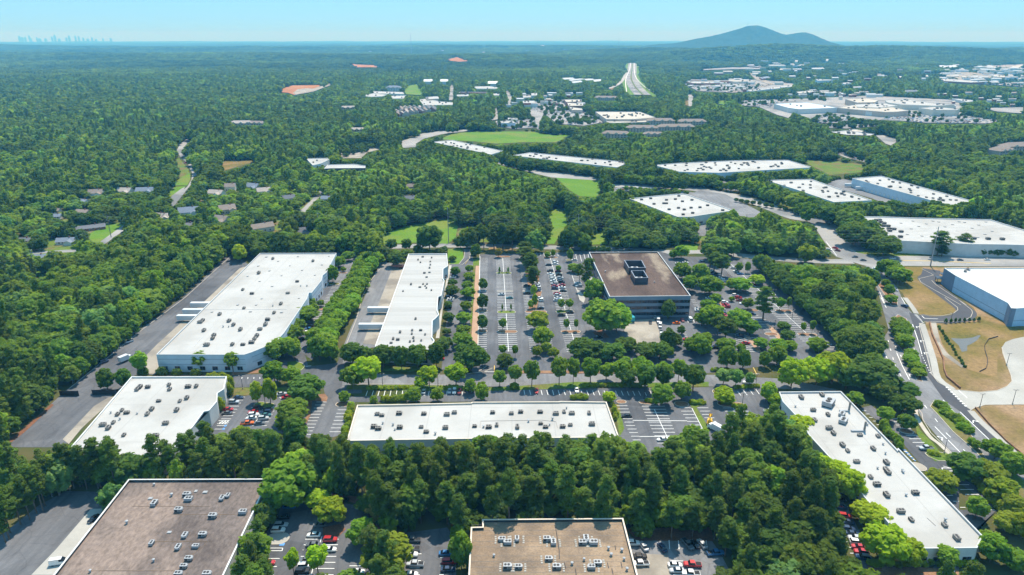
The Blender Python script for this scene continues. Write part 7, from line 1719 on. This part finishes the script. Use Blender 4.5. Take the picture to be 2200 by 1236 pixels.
def belt_label(i):
    xx, yy = x[i], y[i]; kind = "pine" if pn[i] else "broadleaf tree"
    col = "bright " if tn[i][1] > .29 else ("dark " if tn[i][1] < .20 else "")
    size = "tall " if h[i] > (21 if pn[i] else 16) else ("low " if h[i] < (15 if pn[i] else 11) else "")
    if yy < 300 and xx < 75:
        side = ["far left", "behind the brown roof's left half", "behind the brown roof's right half", "above the near lot", "behind the tan roof's left half", "behind the tan roof's right half"][int(np.clip((xx + 150) / 37.5, 0, 5))]
        rw = ["front", "middle", "back"][int(np.clip((yy - 195) / 26, 0, 2))]
        return "%s%s%s in the pine belt's %s row, %s" % (size, col, kind, rw, side), "in the pine belt"
    if yy < 330:
        side = ["left", "middle", "right"][int(np.clip((xx - 75) / 30, 0, 2))]; rw = ["low", "midway", "high up"][int(np.clip((yy - 170) / 45, 0, 2))]
        return "%s%s%s %s in the wood by the diagonal building, %s" % (size, col, kind, rw, side), "in the wood left of the diagonal building"
    if xx < -60:
        rw = ["near", "middle", "far"][int(np.clip((yy - 330) / 45, 0, 2))]
        return "%s%s%s in the woodland beside the service yard's %s stretch" % (size, col, kind, rw), "in the woodland along the long service yard"
    rw = ["near", "middle", "far"][int(np.clip((yy - 330) / 60, 0, 2))]
    return "%s%s%s in the %s part of the wood along the boulevard" % (size, col, kind, rw), "in the wood along the boulevard"
for i in order:
    if U[i] < -20 or U[i] > 2220: continue
    if pn[i] and n_pine > 0: n_pine -= 1
    elif (not pn[i]) and n_broad > 0: n_broad -= 1
    else: continue
    taken[i] = True
    lab, where = belt_label(i)
    TREES.append((x[i], y[i], w[i], h[i], 'pine' if pn[i] else random.choice(['broad', 'oval', 'broad']), tuple(tn[i]), lab, "trees " + where, z[i]))

NAMES = {'pine': 'pine_tree', 'shrub': 'shrub', 'cone': 'conical_tree', 'broad': 'broadleaf_tree', 'oval': 'broadleaf_tree', 'vase': 'broadleaf_tree'}
def plant(t):
    X, Y, W, Hh, kind, tint, lab, grp, zz = t
    cm, tm, nw, nh = random.choice(LIB[kind])
    nm = 'street_tree' if grp in (gB, 'street trees on the cross street') and kind in ('broad', 'oval', 'vase') else ('shade_tree' if kind in ('broad', 'oval', 'vase') and not grp.startswith('trees in the') else NAMES[kind]); rz = random.uniform(0, 6.28)
    sx = W / nw; sz = Hh / nh
    if tm is None:
        o = link(bpy.data.objects.new(nm, cm)); o.location = (X, Y, zz); o.rotation_euler = (0, 0, rz); o.scale = (sx, sx, sz); o.color = (*tint, 1); tag(o, lab, "shrub", grp); return
    r = empty(nm, (X, Y, zz), rz); r.scale = (sx, sx, sz); tag(r, lab, "tree", grp)
    o = link(bpy.data.objects.new("crown", cm), r); o.color = (*tint, 1)
    link(bpy.data.objects.new("trunk", tm), r)
for t in TREES: plant(t)

# the rest of the woodland
WOODLIB = []
def wood_lib():
    libc = bpy.data.collections.new("woodland_sources")
    def add(V, Q, T, tr=None):
        me = np_mesh("woodland_tree_%02d" % len(WOODLIB), V, Q, T, 'leaf_wood')
        o = bpy.data.objects.new("woodland_tree_%02d" % len(WOODLIB), me); libc.objects.link(o); WOODLIB.append(o)
    for k in range(4):      # 0-3 broad
        gg = np.random.default_rng(400 + k); V, Q, T = crown_geo(lobes_broad(gg, 4.2, .8, 10, 26, ('round', 'oval', 'round', 'vase')[k]), 34, .45, gg); add(V, Q, T)
    for k in range(3):      # 4-6 pine, squat units of 10 m
        gg = np.random.default_rng(440 + k); V, Q, T = crown_geo(lobes_pine(gg, 20, 3.4, .2, 26), 55, .36, gg, asp=.6, corek=.62); V = V * np.array([1, 1, .5]); add(V, Q, T)
    for k in range(3):      # 7-9 coarse single trees
        gg = np.random.default_rng(480 + k); V, Q, T = crown_geo(lobes_broad(gg, 4.2, .5, 10, 10, 'round'), 9, .9, gg, core=ICO0); add(V, Q, T)
    for k in range(4):      # 10-13 patches of canopy, 48 m across
        gg = np.random.default_rng(520 + k); lb = []
        for q in range(22):
            r = gg.uniform(3.5, 6.0); lb.append((gg.uniform(-22, 22), gg.uniform(-22, 22), gg.uniform(7, 12.5), r, .8))
        V, Q, T = crown_geo(lb, 1.6, 1.7, gg, core=ICO1, corek=.88); add(V, Q, T)
    return libc
LIBC = wood_lib()
def gn_forest(name, pts, idx, rot, scl, tint, label):
    me = bpy.data.meshes.new(name); me.from_pydata([], [], [])
    me.vertices.add(len(pts)); me.vertices.foreach_set('co', pts.astype(np.float32).ravel())
    a = me.attributes.new('idx', 'INT', 'POINT'); a.data.foreach_set('value', idx.astype(np.int32))
    a = me.attributes.new('rot', 'FLOAT_VECTOR', 'POINT'); a.data.foreach_set('vector', np.stack([np.zeros(len(rot)), np.zeros(len(rot)), rot], 1).astype(np.float32).ravel())
    a = me.attributes.new('scl', 'FLOAT_VECTOR', 'POINT'); a.data.foreach_set('vector', scl.astype(np.float32).ravel())
    a = me.attributes.new('tint', 'FLOAT_COLOR', 'POINT'); a.data.foreach_set('color', np.concatenate([tint, np.ones((len(tint), 1))], 1).astype(np.float32).ravel())
    o = link(bpy.data.objects.new(name, me))
    ng = bpy.data.node_groups.new(name, 'GeometryNodeTree')
    ng.interface.new_socket('Geometry', in_out='INPUT', socket_type='NodeSocketGeometry'); ng.interface.new_socket('Geometry', in_out='OUTPUT', socket_type='NodeSocketGeometry')
    N, Lk = ng.nodes, ng.links
    gi = N.new('NodeGroupInput'); go = N.new('NodeGroupOutput'); ip = N.new('GeometryNodeInstanceOnPoints'); ci = N.new('GeometryNodeCollectionInfo')
    ci.inputs['Collection'].default_value = LIBC; ci.inputs['Separate Children'].default_value = True; ci.inputs['Reset Children'].default_value = True
    def attr(nm, tp):
        q = N.new('GeometryNodeInputNamedAttribute'); q.data_type = tp; q.inputs['Name'].default_value = nm
        return next(s for s in q.outputs if s.enabled and s.name == 'Attribute')
    ip.inputs['Pick Instance'].default_value = True
    Lk.new(gi.outputs[0], ip.inputs['Points']); Lk.new(ci.outputs[0], ip.inputs['Instance'])
    Lk.new(attr('idx', 'INT'), ip.inputs['Instance Index']); Lk.new(attr('rot', 'FLOAT_VECTOR'), ip.inputs['Rotation']); Lk.new(attr('scl', 'FLOAT_VECTOR'), ip.inputs['Scale'])
    Lk.new(ip.outputs[0], go.inputs[0])
    md = o.modifiers.new("woodland", 'NODES'); md.node_group = ng
    tag(o, label, "woodland", kind="stuff")
    return o
PT, IX, RT, SC, TN = [], [], [], [], []
def add_wood(x, y, z, w, h, idx, tint, nw=8.2, nh=10.4):
    PT.append(np.stack([x, y, z - .3], 1)); IX.append(idx); RT.append(rng.uniform(0, 6.28, len(x))); SC.append(np.stack([w / nw, w / nw, h / nh], 1)); TN.append(tint)
r_ = ~taken
add_wood(x[r_], y[r_], z[r_], w[r_], h[r_], np.where(pn[r_], rng.integers(4, 7, r_.sum()), rng.integers(0, 4, r_.sum())), tn[r_])
ux, uy, uz, uw, uh, up, un, ug = woods(60, 420, 6.2, 15)
uh *= ug.uniform(.35, .6, len(ux)); uw *= .75; ut = tint_for(np.zeros(len(ux), bool), un, ux, uy, ug, len(ux)) * .9
add_wood(ux, uy, uz, uw, uh, rng.integers(0, 4, len(ux)), ut)
print("near woods", len(x), "individual", len(TREES))
def lot_trees(s, n, seed):
    q = [v[:2] for v in px(s)]; g2 = np.random.default_rng(seed); xs = [v[0] for v in q]; ys = [v[1] for v in q]
    U = g2.uniform(min(xs), max(xs), n * 4); V = g2.uniform(min(ys), max(ys), n * 4); k = inside(q, U, V); U, V = U[k][:n], V[k][:n]
    pts = [P(a, b) for a, b in zip(U, V)]; m = len(pts)
    add_wood(np.array([p.x for p in pts]), np.array([p.y for p in pts]), np.array([p.z for p in pts]), g2.uniform(6, 10, m), g2.uniform(6, 10, m), g2.integers(0, 4, m), np.array([(.12, .19, .03)]) * g2.uniform(.7, 1.4, m)[:, None])
for a_, b_, c_ in (("d0,560 80,490 300,465 420,480 470,570 700,600 830,700 600,740 300,720 150,600", 110, 1), ("c1700,690 2100,640 2180,760 1900,780 1700,730", 40, 2), ("e740,618 1180,600 1430,620 1160,648 1130,690 820,672", 22, 3), ("e1570,835 1700,770 2030,770 1980,862 1700,872", 26, 4), ("f590,822 900,750 1500,778 1925,840 1800,872 1100,865", 24, 5), ("e150,415 600,430 1000,440 1000,480 700,520 300,500 200,460", 70, 6), ("e1380,530 1600,500 1880,520 1860,560 1560,570", 60, 7), ("f1180,400 1800,395 2200,440 2200,460 1800,430", 60, 8), ("f0,560 600,560 1400,600 1400,560 900,540 0,530", 120, 9), ("e700,520 1700,580 1750,620 1300,590 760,560", 110, 10), ("f1200,190 2200,220 2200,440 1200,400", 150, 11), ("f0,880 420,880 600,850 540,900 200,930 0,920", 40, 12), ("c20,1010 330,950 390,960 250,1040 -20,1100", 30, 13)): lot_trees(a_, b_, c_)
x, y, z, w, h, pn, ns, g = woods(960, 1700, 9.5, 6); tn = tint_for(pn, ns, x, y, g, len(x)); add_wood(x, y, z, w, h, np.where(pn, rng.integers(4, 7, len(x)), rng.integers(0, 4, len(x))), tn); print("mid woods", len(x))
x, y, z, w, h, pn, ns, g = woods(1700, 3300, 12.5, 7); tn = tint_for(pn, ns, x, y, g, len(x)); add_wood(x, y, z, w * 1.12, h, rng.integers(7, 10, len(x)), tn); print("far woods", len(x))
gn_forest("woodland", np.concatenate(PT), np.concatenate(IX), np.concatenate(RT), np.concatenate(SC), np.concatenate(TN), "dense mixed green woodland filling the land beyond the buildings")
def canopy():
    gx, gy, g = scatter(3200, 9500, 42, seed=8, jitter=.5); z = terrain(gx, gy)
    n = len(gx); h = g.uniform(.7, 1.25, n)
    bad = crown_hits(gx, gy, np.full(n, 40.0), np.full(n, 14.0), z, True)
    gx, gy, z, h = gx[~bad], gy[~bad], z[~bad], h[~bad]; n = len(gx)
    ns = fbm(gx / 500, gy / 500, 3); k = 1.8 * g.uniform(.75, 1.3, n)[:, None] * (.45 + 1.1 * ns)[:, None]
    tint = np.where((g.uniform(size=n) < .12)[:, None], np.array([(.09, .14, .024)]), np.array([(.072, .108, .022)])) * k
    sc = g.uniform(.85, 1.25, n)
    gn_forest("far_woodland", np.stack([gx, gy, z - 2], 1), g.integers(10, 14, n), g.uniform(0, 6.28, n), np.stack([sc, sc, h], 1), tint, "far unbroken forest canopy fading to blue at the horizon")
    print("canopy", n)
canopy()

# ------------------------------------------------------------------ poles, wires, lamps
POLES = []
def pylon(s, ytop, label, arms=3, rad=.35, mat='steel_grey'):
    v = px(s)[0]; p = P(v[0], v[1]); t = px(ytop)[0]; h = height_at(p, t[1])
    r = empty("utility_pole", p); tag(r, label, "utility pole", "power line poles")
    mb = MB(); mb.tube([(0, 0, -.5), (0, 0, h)], [rad, rad * .5], mat, 8); mb.obj("pole", r)
    for k in range(arms):
        z = h * (.95 - .10 * k); mb = MB(); mb.tube([(0, 0, z), (0, -2.0 if k % 2 else 2.0, z + .3)], [.14, .08], mat, 5); a = mb.obj("cross_arm", r)
        mb = MB(); mb.tube([(0, -2.0 if k % 2 else 2.0, z + .3), (0, -2.0 if k % 2 else 2.0, z - .7)], .12, 'coping_grey', 5); mb.obj("insulator", a)
    POLES.append((p, h)); return p, h
pA = pylon("D228,500", "D200,345", "leaning steel utility pole with arms at the far left", 4)
pB = pylon("D710,268", "D698,130", "utility pole beside the mown lawn", 3, mat='pole_wood')
pC = pylon("D2040,250", "D2033,112", "utility pole behind the row house", 3)
pD = pylon("E695,307", "E692,76", "tall steel utility pole beside the bright meadow", 4)
pE = pylon("E1519,316", "E1523,118", "tall steel utility pole behind the office lot", 4)
pF = pylon("h1355,795", "h1440,352", "tallest steel utility pole at the highway", 4, .5)
pG = pylon("h815,665", "h828,555", "short utility pole left of the large square warehouse", 2, .2, 'pole_wood')
pH = pylon("g1030,950", "g1035,815", "dark wooden utility pole below the square warehouse", 2, .22, 'pole_wood')
pI = pylon("g1475,830", "g1480,680", "utility pole standing in the wood right of the square warehouse", 2, .25)
def wires(a, b, label, zs=(.95, .85, .75), sag=5.0, off=0.0, rad=.03):
    (p, h), (q, k) = a, b
    r = empty("power_line", p); tag(r, label, "power line", "power lines")
    for f in zs:
        mb = MB(); pts = []
        for i in range(17):
            t = i / 16; c = Vector((p.x + (q.x - p.x) * t, p.y + (q.y - p.y) * t, (p.z + h * f) * (1 - t) + (q.z + k * f) * t - sag * 4 * t * (1 - t)))
            pts.append(c - p)
        mb.tube(pts, rad, 'wire_grey', 3, False); mb.obj("wire", r)
wires(pC, pD, "power line from the row house pole to the meadow pole", (.97, .9, .82, .74)); wires(pD, pE, "power line spanning the central meadow", (.97, .9, .82, .74)); wires(pE, pF, "power line from the office lot to the highway pole", (.97, .9, .82, .74, .66), 7)
pZ = (P(2330, 560), 45.0); wires(pF, pZ, "power line leaving the highway pole to the right", (.97, .9, .82, .74), 5)
wires(pB, pC, "power line across the housing estate", (.95, .85, .72)); wires(pA, pB, "power line above the left woodland", (.95, .85, .72))
pY = (P(-80, 690), 40.0); wires(pY, pA, "power line running off the left edge", (.95, .85, .72), 3); wires(pG, pF, "low wires left of the highway pole", (.9, .7), 2); wires(pH, pI, "wires below the square warehouse", (.95, .85), 2)

def lamp(s, ytop, label):
    v = px(s)[0]; p = P(v[0], v[1]); t = px(ytop)[0]; h = max(5, min(13, height_at(p, t[1])))
    r = empty("lamp_post", (p.x, p.y, .1)); tag(r, label, "lamp post", "parking lot lamp posts")
    mb = MB(); mb.tube([(0, 0, 0), (0, 0, .8)], .3, 'kerb_concrete', 8); mb.obj("base", r)
    mb = MB(); mb.tube([(0, 0, .8), (0, 0, h)], [.13, .09], 'tyre_black', 6); mb.obj("post", r)
    mb = MB(); mb.box(-.9, .9, -.08, .08, h - .1, h, 'tyre_black'); mb.box(-1.2, -.6, -.25, .25, h - .02, h + .12, 'hvac_dark'); mb.box(.6, 1.2, -.25, .25, h - .02, h + .12, 'hvac_dark'); mb.obj("lamp_head", r)
for s, t, lb in (("O428,350", "O415,200", "behind the small warehouse"), ("O2003,315", "O1998,178", "on the cross street, left end"), ("O680,515", "O668,375", "in the front-left lot"), ("Q750,430", "Q748,262", "on the island of the front-right lot"), ("Q2008,262", "Q2018,128", "near the white SUV on the cross street"), ("Q1856,485", "Q1868,350", "on the clipped island"), ("K528,1100", "K518,970", "in the near lot's middle"),
                 ("K1475,1100", "K1478,1035", "inside the widest yellow-green tree"), ("i1700,1236", "i1722,1085", "on the white concrete yard, left"), ("i2068,1200", "i2103,1040", "on the white concrete yard, middle"), ("i2003,760", "i2035,630", "on the white concrete yard's corner"), ("j1300,600", "j1325,440", "between the right lot and the boulevard"), ("N1578,872", "N1588,762", "in the right lot's middle row"), ("N1380,972", "N1384,890", "beside the right lot's gravel strip"),
                 ("N1855,1122", "N1863,1010", "in the right lot's near row"), ("N1375,622", "N1378,560", "far in the right lot"), ("n1578,680", "n1576,550", "on the cross street, between lime trees"), ("i1375,262", "i1382,185", "by the access road"), ("F205,260", "F170,200", "at the far street")):
    lamp(s, t, "slim black lamp post " + lb)

# ------------------------------------------------------------------ haze: the summer air itself
def build_haze():
    mb = MB(); mb.box(-34000, 34000, -4000, 33000, -60, 345, 'fan_black')
    me = mb.mesh("haze"); me.materials.clear()
    m = bpy.data.materials.new("haze_air"); m.use_nodes = True; n, l = m.node_tree.nodes, m.node_tree.links; n.clear()
    out = n.new("ShaderNodeOutputMaterial"); v = n.new("ShaderNodeVolumePrincipled")
    v.inputs['Color'].default_value = (0.12, 0.55, 1.0, 1); v.inputs['Density'].default_value = HAZE; v.inputs['Anisotropy'].default_value = 0.0
    if 'Absorption Color' in v.inputs: v.inputs['Absorption Color'].default_value = (1, 1, 1, 1)
    l.new(v.outputs[0], out.inputs['Volume']); me.materials.append(m)
    o = link(bpy.data.objects.new("haze", me)); tag(o, "pale blue summer haze thickening towards the horizon", "haze", kind="stuff")
HAZE = 1.15e-4
build_haze()
